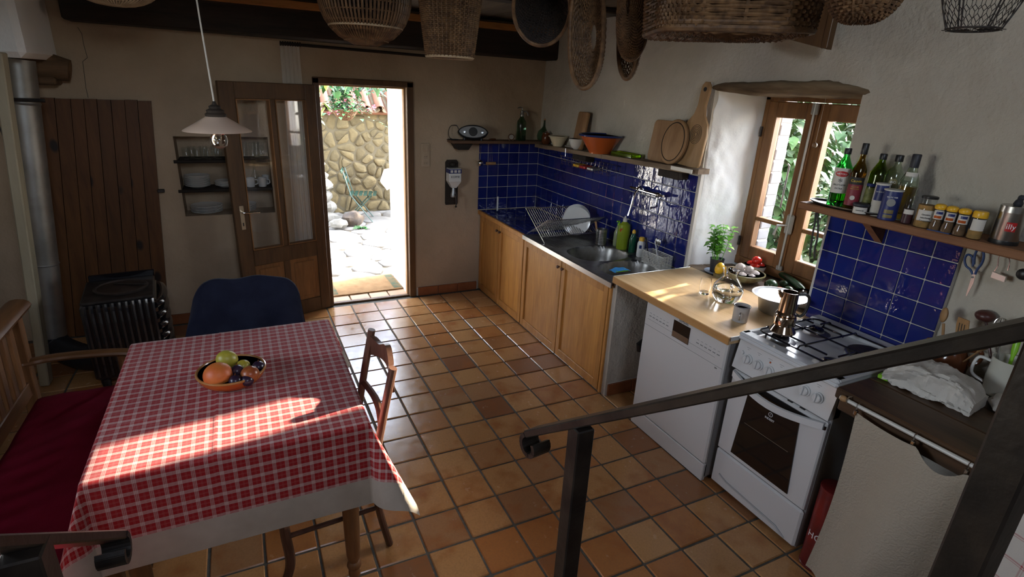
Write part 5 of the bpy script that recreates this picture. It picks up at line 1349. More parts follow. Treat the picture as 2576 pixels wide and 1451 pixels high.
# ------------------------------------------------------------------ wall fittings on the back wall
sw = thing('light_switch', 'painted over switch and double socket plate beside the door', 'switch', (.925,.245,1.32))
MB().box(.885,.965,.240,.2495,1.21,1.415,.003).build('plate', m_plaster, sw, world=True)
MB().box(.90,.95,.236,.241,1.345,1.40,.003).build('rocker', m_plaster, sw, world=True)
for z in (1.30,1.245):
    MB().lathe([(.021,.0),(.021,.004),(.018,.004),(.017,.001),(0,.001)],20,(.925,.2405,z),frame_mat((1,0,0),(0,0,1))).build('socket', m_plaster, sw, world=True)
    for x in (-.008,.008): MB().lathe([(0,.0035),(.003,.0035)],8,(.925+x,.2395,z),frame_mat((1,0,0),(0,0,1))).build('pin_hole', m_text, sw, world=True)
cg = thing('coffee_grinder', 'wall mounted coffee grinder with a white KOFFIE box on a dark board', 'coffee grinder', (1.165,.24,1.06))
gx = 1.168; RY = frame_mat((1,0,0),(0,0,1))
MB().prism([(-.055,-.20),(.055,-.20),(.06,-.185),(.06,.185),(.045,.205),(-.045,.205),(-.06,.185),(-.06,-.185)], .018, (gx,.241,1.065), RY, .003).build('board', m_oldbeam, cg, world=True)
MB().box(gx-.058,gx+.058,.140,.23,1.085,1.205,.006).build('ceramic_box', m_ceramic, cg, world=True)
MB().add([(gx-.055,.143,1.086),(gx+.055,.143,1.086),(gx+.055,.228,1.086),(gx-.055,.228,1.086),(gx-.022,.17,1.03),(gx+.022,.17,1.03),(gx+.022,.215,1.03),(gx-.022,.215,1.03)],[(0,1,5,4),(1,2,6,5),(2,3,7,6),(3,0,4,7),(4,5,6,7),(0,3,2,1)]).build('funnel', m_ceramic, cg, world=True, smooth=False)
MB().box(gx-.0585,gx+.0585,.1385,.231,1.163,1.200,.001).build('blue_band', m_navy_p, cg, world=True)
text('print', 'KOFFIE', .026, m_text, cg, RY, (gx,.1392,1.132), world=True)
for x in (-.035,0,.035): MB().box(gx+x-.012,gx+x+.012,.1375,.139,1.17,1.193).build('band_print', m_label, cg, world=True, smooth=False)
MB().lathe([(.028,.0),(.03,.02),(.02,.05),(.014,.09)],18,(gx,.19,.945)).build('grinder_body', m_alu, cg, world=True)
MB().tube(smooth_path([(gx,.15,.975),(gx,.13,.965),(gx+.005,.125,.90),(gx,.12,.88)]), .005, 8).ball((gx,.12,.87),.010).build('crank', m_iron, cg, world=True)
MB().lathe([(.03,0),(.03,.02),(.02,.026)],18,(gx,.21,1.225)).build('top_cap', m_oldbeam, cg, world=True)
# ------------------------------------------------------------------ niche shelves and crockery
for z, lb_ in ((1.285,'upper'),(1.067,'lower')):
    t = thing('niche_shelf', 'dark wooden shelf with a round end set as the %s board of the wall niche' % lb_, 'shelf', (-.65,.34,z-.02))
    MB().box(-.962,-.337,.245,.468,z-.022,z,.004).build('board', m_oldbeam, t, world=True)
    MB().tube([(-.985,.250,z-.011),(-.335,.250,z-.011)], .012, 8).build('front_lip', m_oldbeam, t, world=True)
def plate_me(r): return MB().lathe([(r*.55,0),(r*.62,.004),(r,.016),(r*1.0,.019),(r*.6,.0075),(0,.006)], 30).mesh('plate', m_ceramic)
def stack(n, r, x, y, z, label, group, dz=.0075):
    me = plate_me(r)
    for k in range(n):
        if k == n-1: label = 'topmost '+label.replace('white plate in the','white plate of the')
        o = obj('plate', me, None, (x+random.uniform(-.003,.003), y+random.uniform(-.003,.003), z+k*dz)); tag(o, label, 'plate', group)
stack(11, .088, -.86, .355, 1.067, 'white plate in the tall stack on the lower niche shelf', 'tall plate stack')
stack(5, .075, -.665, .355, 1.067, 'small white plate in the low stack behind the door on the niche shelf', 'low plate stack')
stack(6, .112, -.82, .36, .866, 'wide white plate in the stack on the niche floor', 'wide plate stack', .009)
stack(7, .088, -.555, .36, .866, 'white plate stacked on the niche floor behind the door glass', 'niche floor plates behind the door')
def glass_me(r, h): return MB().lathe([(0,.001),(r*.75,.001),(r*.8,.004),(r,h)], 18).mesh('tumbler', m_thin)
g1, g2 = glass_me(.030,.085), glass_me(.026,.12)
for k, (x,y) in enumerate(((-.90,.30),(-.83,.32),(-.76,.30),(-.69,.33),(-.87,.39),(-.79,.40),(-.71,.41))):
    tag(obj('tumbler', g1, None, (x,y,1.2855)), 'clear short tumbler on the upper niche shelf', 'glass', 'short tumblers')
for k, (x,y) in enumerate(((-.575,.32),(-.51,.33),(-.45,.32),(-.39,.34),(-.54,.41),(-.42,.41))):
    tag(obj('tall_glass', g2, None, (x,y,1.2855)), 'clear tall glass on the upper niche shelf behind the door pane', 'glass', 'tall glasses')
for x in (-.575,-.49,-.405):
    t = thing('mug', 'pale cream mug on the lower niche shelf seen through the door', 'mug', (x,.31,1.0675), 0, 'mugs in the niche')
    MB().lathe([(.028,0),(.03,.004),(.033,.07),(.031,.07),(.028,.008),(0,.008)],20).build('cup', m_ceramic, t); MB().tube(smooth_path([(.03,0,.055),(.052,0,.05),(.052,0,.025),(.03,0,.016)]), .0045, 8).build('handle', m_ceramic, t)
t = thing('carafe', 'slim clear glass bottle on the lower niche shelf', 'bottle', (-.45,.40,1.0675)); MB().lathe([(.03,0),(.032,.01),(.03,.07),(.011,.11),(.010,.17),(.012,.175)],20).build('glass_body', m_thin, t)
t = thing('beaker', 'small white beaker at the end of the lower niche shelf', 'cup', (-.375,.40,1.0675)); MB().lathe([(.022,0),(.026,.075),(.024,.075),(.020,.006),(0,.006)],18).build('cup', m_ceramic, t)
# ------------------------------------------------------------------ curtain on its rod above the door
def sheer():
    t = NT('sheer_white_voile'); d = t.n('BsdfDiffuse'); d.inputs[0].default_value = (.85,.80,.72,1); tr = t.n('BsdfTranslucent'); tr.inputs[0].default_value = (.85,.80,.72,1); tp = t.n('BsdfTransparent')
    m1 = t.n('MixShader'); m1.inputs[0].default_value = .4; t.l(d.outputs[0],m1.inputs[1]); t.l(tr.outputs[0],m1.inputs[2])
    m2 = t.n('MixShader'); m2.inputs[0].default_value = .30; t.l(m1.outputs[0],m2.inputs[1]); t.l(tp.outputs[0],m2.inputs[2]); return t.done(m2.outputs[0])
sr = thing('door_curtain_rod', 'thin dark rod above the door carrying a gathered voile', 'rod', (.4,.2,2.13))
MB().tube([(-.19,.205,2.128),(1.2,.205,2.112)], .011, 10).build('rod', m_oldbeam, sr, world=True)
for k in range(9): MB().lathe([(.013,-.004),(.016,-.004),(.016,.004),(.013,.004),(.013,-.004)],14,(-.185+k*.017,.205,2.128),rotm('Y',PI/2),caps=False).build('ring', m_oldbeam, sr, world=True)
vl = thing('door_curtain', 'gathered white voile curtain hanging behind the open door leaf', 'curtain', (-.13,.225,1.))
MB().grid(60, 24, lambda a,b: (lerp(-.19,-.055,a)-.03*b*(1-a)+.01*b, .226+.008*math.sin(a*30)*(.6+.4*b), lerp(2.115,.30,b))).build('voile', sheer(), vl, world=True, ang=80)
# ------------------------------------------------------------------ pendant lamp
PL = dep(548,330,2.4)
pl_ = thing('pendant_lamp', 'pendant lamp with a shallow pale glass shade and clear bulb above the table', 'lamp', PL)
m_shade = mat('pale_opal_glass', (.62,.47,.38), .3, Transmission_Weight=.25)
MB().lathe([(.030,.072),(.042,.060),(.088,.032),(.136,.004),(.138,.0),(.135,.0),(.088,.027),(.042,.054),(.028,.067)], 40).build('lamp_shade', m_shade, pl_)
MB().lathe([(.040,.060),(.043,.072),(.034,.078),(.036,.088),(.022,.095),(.024,.104),(.010,.112),(.006,.125),(0,.126)], 24).build('cap', m_oldbeam, pl_)
MB().tube([(0,0,.12),(-.012,0,.45),(-.02,0,.80)], .0035, 8).build('cord', m_label, pl_)
MB().lathe([(.014,.06),(.014,.01),(.0,.008)],16).build('socket', m_brass, pl_)
MB().lathe([(.013,.012),(.016,.0),(.032,-.022),(.036,-.04),(.030,-.062),(.014,-.074),(0,-.076)],22).build('bulb', m_glass, pl_)
MB().tube(smooth_path([(-.006,0,.0),(-.008,0,-.03),(0,0,-.042),(.008,0,-.03),(.006,0,0)]), .0012, 5).build('filament', m_brass, pl_)
# ------------------------------------------------------------------ at the sink
def onc(u, v): p = at(u,v,2,.802); return p
fc = thing('wall_tap', 'chrome two handle wall tap above the sink', 'tap', (2.02,-1.42,1.25))
fy0, fy1 = at(1606,478,0,2.0).y, at(1655,488,0,2.0).y; fz = 1.262
g = MB().tube([(2.0,fy0,fz),(2.0,fy1,fz)], .013, 12); 
for y in (fy0+.02,fy1-.02): g.tube([(2.0,y,fz),(2.045,y,fz)], .015, 12)
g.build('tap_body', m_chrome, fc, world=True)
for y, sg in ((fy0,1),(fy1,-1)):
    MB().tube([(2.0,y,fz),(1.995,y+sg*.035,fz+.002),(1.985,y+sg*.075,fz+.006)], [.014,.011,.008], 10).ball((2.0,y,fz),.02).build('tap_handle', m_chrome, fc, world=True)
ym = (fy0+fy1)/2+.05
MB().tube(smooth_path([(2.0,ym,fz),(1.97,ym,fz+.03),(1.93,ym,fz-.02),(1.90,ym-.01,fz-.12),(1.885,ym-.01,fz-.17)]), .0075, 10).build('spout', m_chrome, fc, world=True)
MB().tube(smooth_path([(2.01,fy1+.01,fz),(2.0,fy1,fz-.06),(1.985,fy1-.02,fz-.075),(1.93,fy1-.03,fz-.08)]), .007, 10).build('outlet_pipe', m_chrome, fc, world=True)
# dish rack: two crossed wire frames
rk = thing('dish_rack', 'crossed wire dish rack standing on the drainer', 'rack', (1.72,-.83,.80))
g = MB(); fx0, fx1 = 1.475, 1.985
for (ya_, za_, yb_, zb_) in ((-1.0,.803,-.66,1.005),(-.70,.803,-1.02,.985)):
    for zq in (.18,.55,.98):
        y = lerp(ya_,yb_,zq); z = lerp(za_,zb_,zq); g.tube([(fx0,y,z),(fx1,y,z)], .0036, 6)
    for k in range(27):
        x = lerp(fx0,fx1,k/26); g.tube([(x,lerp(ya_,yb_,.0 if k in (0,26) else .16),lerp(za_,zb_,.0 if k in (0,26) else .16)),(x,yb_,zb_)], .004 if k in (0,26) else .0025, 5)
g.build('wire_frame', m_steel, rk, world=True, kind='stuff')
pr_me = plate_me(.112); pq = Vector((-.55,-.80,.14)).to_track_quat('Z','Y').to_euler(); pc_ = at(1452,532,1,-.86)
for k in range(4):
    o = obj('dinner_plate', pr_me, None, (pc_.x+k*.022, pc_.y+k*.033, .925), pq); tag(o, 'foremost grey white dinner plate of the row in the dish rack' if k == 0 else 'grey white dinner plate standing behind the foremost one in the dish rack', 'plate', 'plates in the dish rack')
o = obj('rack_tumbler', g1, None, (1.62,-.80,.86), (2.2,0,0)); tag(o, 'clear tumbler resting upside down in the dish rack', 'glass')
cd_ = thing('candle', 'white candle in a small glass holder in the counter corner', 'candle', onc(1251,533))
MB().lathe([(.026,0),(.028,.004),(.010,.012),(.013,.03),(.011,.03)],16).build('holder', m_thin, cd_); MB().lathe([(.0085,.012),(.0085,.145),(0,.147)],12).build('wax', m_ceramic, cd_); MB().tube([(0,0,.146),(.001,0,.155)], .0008, 4).build('wick', m_text, cd_)
gb_ = thing('glass_bottle', 'small clear glass bottle standing in the tiled corner', 'bottle', (1.985,.14,.801)); MB().lathe([(.032,0),(.035,.006),(.035,.10),(.02,.13),(.015,.16),(.017,.165)],18).build('glass_body', m_thin, gb_)
cb = thing('utensil_cup', 'perforated steel utensil cup behind the sink', 'cup', Vector((1.90,-1.125,.801)))
MB().lathe([(.042,0),(.044,.002),(.044,.118),(.042,.118),(.042,.004),(0,.004)],28).build('cup', m_steel, cb)
hol = MB()
for i in range(7):
    for k in range(9):
        a = CAMA+(k-4)*.27; hol.lathe([(0,.0008),(.0036,.0008)],6,(.0442*math.cos(a),.0442*math.sin(a),.02+i*.0125),frame_mat((-math.sin(a),math.cos(a),0),(0,0,1)))
hol.build('perforations', m_text, cb, kind='stuff')
sp1 = thing('wooden_brush', 'wooden dish brush standing in the perforated cup', 'brush', Vector((1.885,-1.115,.808))); MB().tube([(0,0,0),(-.03,.02,.165)], [.008,.012], 8, flat=.5).build('handle', m_spoon, sp1)
sp2 = thing('fork', 'steel fork standing in the perforated cup', 'fork', Vector((1.915,-1.13,.808))); MB().tube([(0,0,0),(.012,-.005,.15),(.014,-.006,.19)], [.003,.003,.008], 6, flat=.3).build('handle', m_steel, sp2)
def sbottle(name, label, P, prof, m, capprof, capm, cat='bottle'):
    t = thing(name, label, cat, P); MB().lathe(prof, 22, sy=.8).build('bottle_body', m, t); MB().lathe(capprof, 16).build('cap', capm, t); return t
m_soap = mat('lime_soap_bottle', (.34,.44,.03), .2, Transmission_Weight=.35); m_soap2 = mat('pale_soap_bottle', (.42,.46,.26), .25, Transmission_Weight=.3); m_soapd = mat('dark_green_bottle', (.01,.07,.035), .15)
P = Vector((2.0,-1.20,.801)); t = sbottle('soap_bottle', 'pale hand soap bottle with a bright green pump', P, [(.032,0),(.035,.006),(.035,.10),(.02,.14),(.012,.16)], m_soap2, [(.013,.158),(.013,.172),(.006,.175),(.006,.19),(0,.19)], m_green_p); MB().tube([(0,0,.19),(-.025,-.005,.19)], .006, 8).build('pump', m_green_p, t)
P = Vector((1.985,-1.285,.801)); t = sbottle('soap_bottle', 'large clear bottle of lime green washing up liquid', P, [(.046,0),(.05,.008),(.05,.15),(.045,.185),(.02,.205),(.014,.21)], m_soap, [(.016,.208),(.016,.23),(.008,.236),(.007,.25),(0,.25)], m_plastic_w); MB().lathe([(0,0),(.014,0),(.014,.001),(0,.001)],14,(-.040,-.022,.15),rotm('Z',.9) @ rotm('Y',-PI/2)).build('orange_sticker', m_terra, t)
P = Vector((2.0,-1.385,.801)); t = sbottle('detergent_bottle', 'dark green detergent bottle with a yellow cap', P, [(.026,0),(.029,.006),(.029,.10),(.018,.13),(.011,.145)], m_soapd, [(.013,.143),(.013,.16),(.006,.17),(0,.171)], m_yellow)
P = Vector((1.985,-1.50,.801)); t = sbottle('lotion_bottle', 'white lotion bottle with yellow cap and blue print beside the sink', P, [(.026,0),(.03,.006),(.03,.10),(.022,.118)], m_ceramic, [(.02,.117),(.02,.137),(.015,.145),(0,.146)], m_yellow); band(t,'blue_print',.0245,.065,.09,m_blueglz,-.5,.5,off=.004)
m_wbk = m_plastic_w
bk = thing('cutlery_basket', 'cream plastic lattice basket for cutlery beside the sink', 'basket', Vector((1.965,-1.70,.801)))
def lattice(w, h, nx, nz, place):
    g = MB(); 
    for k in range(nx+1): g.tube([place(k/nx,0),place(k/nx,1)], .0016, 4)
    for k in range(nz+1): g.tube([place(0,k/nz),place(1,k/nz)], .0016, 4)
    return g
bw, bd_, bh = .105, .045, .085
for pl2, nx in ((lambda a,b: (-bd_,lerp(-bw,bw,a),b*bh),18),(lambda a,b: (bd_,lerp(-bw,bw,a),b*bh),18),(lambda a,b: (lerp(-bd_,bd_,a),-bw,b*bh),8),(lambda a,b: (lerp(-bd_,bd_,a),bw,b*bh),8)):
    lattice(0,0,nx,8,pl2).build('lattice_side', m_wbk, bk, kind='stuff')
MB().box(-bd_,bd_,-bw,bw,0,.003).build('base', m_wbk, bk, smooth=False)
MB().tube([(-bd_,-bw,bh),(bd_,-bw,bh),(bd_,bw,bh),(-bd_,bw,bh)], .003, 6, closed=True).build('rim', m_wbk, bk)
for i, (dy, tl, nm, lb_) in enumerate(((.065,.05,'knife','steel knife leaning in the cream lattice basket'),(.03,-.03,'spoon','steel spoon with its bowl up in the cream lattice basket'),(.0,.02,'spoon','steel spoon standing beside the other in the cream lattice basket'),(-.04,.05,'fork','steel fork leaning in the cream lattice basket'))):
    t = thing(nm, lb_, nm, Vector((1.965,-1.70+dy,.806)))
    if nm == 'spoon': MB().tube([(0,0,0),(.0,tl,.12),(0,tl*1.1,.14)], .003, 6).ball((0,tl*1.15,.158),.024,(.3,.62,1.),12,8).build('spoon_body', m_steel, t)
    else: MB().tube([(0,0,0),(.0,tl,.10),(-.005,tl*1.4,.155)], [.004,.006,.007], 6, flat=.35).build('%s_body' % nm, m_steel if nm == 'fork' else m_iron, t)
for (u,v) in ((1587,642),(1596,652)):
    t = thing('sink_plug', 'dark rubber sink plug on the sink rim', 'plug', Vector((at(u,v,2,.802).x-.02, at(u,v,2,.802).y-.02, .8005)), 0, 'sink plugs'); MB().lathe([(.02,0),(.022,.004),(.018,.009),(.006,.012),(0,.012)],16).build('disc', m_black, t)
cl = thing('sponge_cloth', 'bright blue cleaning cloth at the sink edge by the worktop', 'cloth', at(1565,684,2,.80)+Vector((0,.02,.002)))
MB().grid(14,10,lambda a,b: (lerp(-.065,.065,a), lerp(-.03,.035,b), .012+.006*mn.noise(Vector((a*4,b*4,1)))-.01*abs(2*a-1)**3)).build('cloth', mat('bright_blue_cloth', (.03,.24,.55), .8), cl, ang=80)
MB().box(-.05,.05,-.025,.025,0,.008,.003).build('sponge', m_green_p, cl)
# ------------------------------------------------------------------ on the beech worktop
ZT = .851
def onw(u, v, z=ZT): return at(u,v,2,z)
P = onw(1825,757)
jg = thing('water_jug', 'round bellied clear glass jug half full of water on the beech worktop', 'jug', P)
JP = [(.045,0),(.058,.006),(.078,.035),(.083,.062),(.076,.092),(.055,.120),(.040,.138),(.037,.155),(.043,.178),(.047,.185)]
MB().lathe(JP+[(a-.0028,max(b,.007)) for a,b in JP[::-1]]+[(0,.007)], 40).build('glass_body', m_glass, jg)
MB().lathe([(0.0,.0075)]+[(a-.0031,max(b,.0076)) for a,b in JP if b < .075]+[(.0785,.078),(0,.078)], 40).build('water', m_water, jg)
ha = Vector((math.cos(CAMA+.35),math.sin(CAMA+.35),0))
MB().tube(smooth_path([ha*.062+Vector((0,0,.118)), ha*.090+Vector((0,0,.122)), ha*.105+Vector((0,0,.10)), ha*.104+Vector((0,0,.06)), ha*.092+Vector((0,0,.036)), ha*.078+Vector((0,0,.038))]), .007, 10).build('handle', m_glass, jg)
P = onw(1771,738); gl = thing('water_glass', 'small empty tumbler beside the water jug', 'glass', P); GP = [(.026,0),(.028,.002),(.031,.03),(.032,.055),(.029,.09)]
MB().lathe(GP+[(a-.002,max(b,.012)) for a,b in GP[::-1]]+[(0,.012)], 28).build('glass_body', m_glass, gl)
P = onw(1860,806); mg = thing('enamel_mug', 'grey enamel mug of coffee on the beech worktop', 'mug', P)
MB().lathe([(.036,0),(.037,.003),(.0385,.078),(.041,.080),(.0405,.083),(.037,.081),(.0355,.006),(0,.006)],30).build('cup', mat('grey_enamel', (.36,.35,.34), .3), mg); MB().lathe([(0,.066),(.0365,.066)],26).build('coffee', m_jam, mg)
MB().tube([(.0405*math.cos(k*PI/16),.0405*math.sin(k*PI/16),.0815) for k in range(32)], .0018, 6, closed=True).build('dark_rim', m_soil, mg)
hv = Vector((math.cos(CAMA+.1),math.sin(CAMA+.1),0)); MB().tube(smooth_path([hv*.037+Vector((0,0,.055)), hv*.056+Vector((0,0,.052)), hv*.055+Vector((0,0,.025)), hv*.037+Vector((0,0,.018))]), .0035, 8).build('handle', m_alu, mg)
P = onw(1945,785); pn = thing('steel_pan', 'wide brimmed metal bowl covered by its flat lid on the worktop', 'pan', P+Vector((.02,0,0)))
MB().lathe([(.082,0),(.088,.004),(.105,.09),(.135,.094),(.136,.096),(.10,.097)],40).build('pan_body', m_alu, pn); MB().lathe([(.134,.0955),(.104,.098),(.098,.093),(.0,.0945)],40).build('lid', mat('blue_grey_metal', (.50,.54,.58), .3, .9), pn)
P = onw(1806,692,.849); bs = thing('basil_plant', 'bushy green basil plant in a dark pot on the window sill', 'plant', Vector((2.13,-2.075,.857)))
MB().lathe([(.034,0),(.044,.085),(.046,.087),(.041,.085),(.038,.075),(0,.075)],22).build('pot', m_soil, bs)
stm = MB(); lf_ = MB(); rg = random.Random(4)
tops = []
for k in range(11):
    a = rg.uniform(0,2*PI); r_ = rg.uniform(.0,.03); h = rg.uniform(.12,.24); bx, by = r_*math.cos(a), r_*math.sin(a); tx, ty = bx*2.2+rg.uniform(-.015,.015), by*2.2+rg.uniform(-.015,.015)
    stm.tube([(bx,by,.07),((bx+tx)/2,(by+ty)/2,.07+h*.5),(tx,ty,.07+h)], .0018, 5); tops.append((bx,by,tx,ty,h))
def leaf(mb, P, d, L, w, up=.3, fold=.25):
    d = Vector(d).normalized(); s_ = d.cross(Vector((0,0,1))); s_ = s_.normalized() if s_.length > .01 else Vector((1,0,0)); n = s_.cross(d)
    pts = []
    for t_ in (0,.3,.65,1.): pts.append(Vector(P)+d*L*t_-Vector((0,0,1))*L*up*t_*t_)
    wd = (0.06,1,.8,0.03); vs_ = []
    for p, q in zip(pts, wd): vs_ += [p-s_*w*q+n*w*fold*q, p, p+s_*w*q+n*w*fold*q]
    fs = []
    for i in range(3): fs += [(i*3,i*3+1,i*3+4,i*3+3),(i*3+1,i*3+2,i*3+5,i*3+4)]
    mb.add(vs_, fs)
for (bx,by,tx,ty,h) in tops:
    for lev in range(3,10):
        q = lev/9; p = Vector((lerp(bx,tx,q),lerp(by,ty,q),.07+h*q)); a0 = rg.uniform(0,PI)
        for a in (a0, a0+PI): leaf(lf_, p, (math.cos(a),math.sin(a),.35+rg.uniform(-.2,.3)), rg.uniform(.034,.058), rg.uniform(.013,.021), rg.uniform(.2,.6))
stm.build('stems', m_leaf, bs, kind='stuff'); lf_.build('leaves', m_leaf, bs, kind='stuff', ang=80)
sc2 = thing('saucer', 'blue grey saucer under the basil pot', 'saucer', Vector((2.13,-2.075,.848))); MB().lathe([(.05,0),(.055,.002),(.07,.012),(.069,.014),(.05,.007),(0,.006)],28).build('dish', mat('blue_grey_glaze', (.24,.29,.36), .25), sc2)
lm_ = thing('lemon', 'yellow lemon leaning against the basil pot', 'lemon', Vector((2.082,-2.150,.848))); MB().ball((0,0,.055),.034,(.85,.85,1.15),20,14,rotm('Y',.3)).build('fruit', mat('lemon_peel', (.72,.42,.02), .4, bump=.15, bs=120), lm_); MB().lathe([(.03,0),(.034,.025),(.03,.027)],16).build('cup', m_olive, lm_)
P = Vector((2.175,-2.27,.848)); gbw = bowl('garlic_bowl', 'olive and brown glazed bowl heaped with garlic on the sill', P, .112, .058, .05, m_olive, m_olive, .005, m_olive)
m_garlic = mat('garlic_skin', (.60,.53,.48), .6, var=(.52,.44,.40), vs_=30)
def garlic(P, r, k):
    t = thing('garlic_bulb', 'garlic bulb resting on top of the heap in the olive bowl' if k else 'garlic bulb in the lower layer of the olive glazed bowl', 'garlic', P, rg.uniform(0,6), 'garlic bulbs in the bowl')
    m_ = MB(); n, mm = 20, 10; vs_ = []
    for i in range(mm+1):
        th = PI*i/mm
        for q in range(n):
            a = 2*PI*q/n; rr_ = math.sin(th)*(1+.08*math.cos(6*a)); z = -math.cos(th)*.8+(.12 if i == mm else .02 if i == mm-1 else 0); vs_.append((rr_*r*math.cos(a), rr_*r*math.sin(a), z*r+r*.8))
    m_.add(vs_, [(i*n+q,i*n+(q+1)%n,(i+1)*n+(q+1)%n,(i+1)*n+q) for i in range(mm) for q in range(n)]); m_.build('bulb', m_garlic, t)
for dx,dy,dz in ((-.05,-.02,.045),(-.01,-.055,.048),(.045,-.03,.048),(.03,.035,.048),(-.03,.045,.048),(0,0,.052),(.01,-.015,.085),(-.02,.03,.085)): garlic(P+Vector((dx,dy,dz-.02)), rg.uniform(.024,.03), dz > .08)
P = Vector((2.345,-2.19,.848)); bowl('tomato_bowl', 'white dotted bowl of tomatoes on the window sill', P, .066, .068, .03, m_dot, m_ceramic)
m_tom = mat('tomato_skin', (.56,.02,.012), .2)
for dx,dy,dz in ((-.025,-.02,.058),(.028,-.015,.058),(.0,.03,.058),(-.008,-.012,.098)):
    t = thing('tomato', 'ripe red tomato lying on top of the others in the dotted bowl' if dz > .09 else 'ripe red tomato in the white dotted bowl under the topmost one', 'tomato', P+Vector((dx,dy,dz-.025)), 0, 'tomatoes in the bowl'); MB().ball((0,0,.028),.031,(1,1,.86),20,12).build('fruit', m_tom, t)
m_zuc = mat('courgette_skin', (.010,.035,.014), .3, var=(.03,.075,.03), vs_=25)
za_, zb_ = onw(1955,690,.87), onw(2022,738,.87)
zu = thing('courgette', 'long dark green courgette lying across the other vegetables', 'courgette', za_); dvec = zb_-za_
MB().tube([dvec*t_+Vector((0,0,.018+.006*math.sin(t_*PI))) for t_ in (0,.05,.2,.5,.8,.95,1.)], [.012,.017,.020,.021,.021,.015,.004], 16).build('fruit', m_zuc, zu); MB().tube([Vector((0,0,.018)), -dvec.normalized()*.022+Vector((0,0,.022))], [.011,.009], 6).build('stem', m_olive, zu)
P = onw(1938,722,.87); rz = thing('round_courgette', 'round dark green courgette on the sill', 'courgette', P); MB().ball((0,0,.014),.036,(1.05,1,.95),22,14).build('fruit', m_zuc, rz); MB().lathe([(.010,0),(.009,.008),(.0,.009)],8,(-.028,-.025,.01),rotm('Z',.7) @ rotm('Y',-PI/2)).build('stem_scar', m_olive, rz)
for (u,v,lb_) in ((1972,722,'small dark avocado beside the round courgette'),(1985,738,'dark avocado behind the metal pan lid')):
    P = onw(u,v,.86); t = thing('avocado', lb_, 'avocado', P+Vector((.02,.02,-.01))); MB().ball((0,0,.022),.024,(1.,1.25,.9),18,12).build('fruit', m_zuc, t)
P = onw(1960,735,.88); t = thing('sill_tomato', 'orange red tomato between pan and courgettes', 'tomato', P+Vector((.03,.02,-.03))); MB().ball((0,0,.026),.027,(1,1.2,.9),18,12).build('fruit', mat('orange_tomato', (.60,.10,.015), .25), t)
P = onw(2018,706,.86); t = thing('potato', 'small yellow potato at the window end of the sill', 'potato', P); MB().ball((0,0,.01),.02,(1.2,1,.8),16,10,None,.2).build('tuber', mat('potato_skin', (.36,.27,.13), .8), t)
for k in range(3):
    P = Vector((2.15,-2.70,.848+k*.022)); t = bowl('stacked_bowl', ('lowest small white bowl of the stack by the cooker tiles','middle small white bowl of the stack by the cooker tiles','topmost small white bowl of the stack by the cooker tiles')[k], P, .055, .045, .03, m_ceramic, m_ceramic, group='bowls stacked by the cooker tiles')
# moka pot on the front burner
mk_ = thing('moka_pot', 'polished metal stovetop coffee pot with black handle on the front burner', 'coffee pot', Vector((1.61,-2.99,.9115)))
MB().lathe([(.056,0),(.057,.006),(.042,.035),(.047,.038),(.047,.072),(.044,.078),(.036,.082)],36).build('boiler', m_copper, mk_)
MB().lathe([(.037,.08),(.046,.086),(.043,.094),(.037,.10),(.0335,.19),(.034,.193),(.0325,.193),(.0315,.12),(0,.12)],36).build('pot_body', m_copper, mk_)
hv = Vector((.75,-.66,0)); MB().tube(smooth_path([hv*.034+Vector((0,0,.185)), hv*.065+Vector((0,0,.188)), hv*.08+Vector((0,0,.165)), hv*.075+Vector((0,0,.11)), hv*.06+Vector((0,0,.085)), hv*.042+Vector((0,0,.09))]), .0085, 10, flat=.7).build('handle', m_black, mk_)
MB().tube(smooth_path([hv*.03+Vector((0,0,.193)), hv*.045+Vector((0,0,.205)), hv*.06+Vector((0,0,.20))]), .006, 8).build('lid_hinge', m_chrome, mk_)
MB().tube(smooth_path([-hv*.033+Vector((0,0,.165)), -hv*.045+Vector((0,0,.185)), -hv*.05+Vector((0,0,.195))]), [.009]*7+[.006]*6, 10).build('spout', m_copper, mk_)
# ------------------------------------------------------------------ on the dark worktop
ZD = .8825
P = at(2300,962,2,ZD); bg_ = thing('paper_bag', 'crumpled white paper bag lying on the dark worktop', 'bag', Vector((1.74,-3.565,ZD)), .12)
def bagf(a, b):
    th = a*2*PI; s_ = b
    w_ = .085*(1-.15*s_); hh = .052*(1-.55*abs(2*s_-1)**3)
    y = lerp(.145,-.145,s_); c_, n_ = math.cos(th), math.sin(th)
    q = mn.noise(Vector((c_*2.3,n_*2.3,s_*5)))*.02+abs(mn.noise(Vector((c_*4,n_*4,s_*11))))*.014
    return (math.copysign(abs(c_)**.55,c_)*(w_+q), y, max(.001, hh+math.copysign(abs(n_)**.6,n_)*(hh+q*.8)))
bm_ = MB().grid(48,40,bagf,closex=True); bm_.f.append(tuple(range(48))); bm_.f.append(tuple(40*48+i for i in range(48))); bm_.build('bag_body', m_paper, bg_, ang=25)
MB().box(-.07,.02,.125,.165,.002,.02,.003).build('green_label', m_green_p, bg_)
P = Vector((1.86,-3.735,ZD)); bg2 = thing('cloth_bundle', 'small white paper bundle beside the crumpled bag', 'bag', P, .4)
MB().ball((0,0,.022),.05,(1.5,.8,.44),20,12,None,.35,4.).build('bundle', m_paper, bg2)
def upright(name, label, cat, P, tip, mk_fn):
    t = thing(name, label, cat, P); mk_fn(t, Vector(tip)); return t
P = at(2370,900,2,ZD); Pj = Vector((1.975,-3.49,ZD))
bjg = thing('brown_crock', 'brown glazed two handled crock holding wooden spoons', 'crock', Pj)
MB().lathe([(.045,0),(.062,.02),(.066,.06),(.056,.10),(.046,.12),(.05,.132),(.044,.13),(.05,.06),(0,.02)],28).build('body', m_terra_d, bjg)
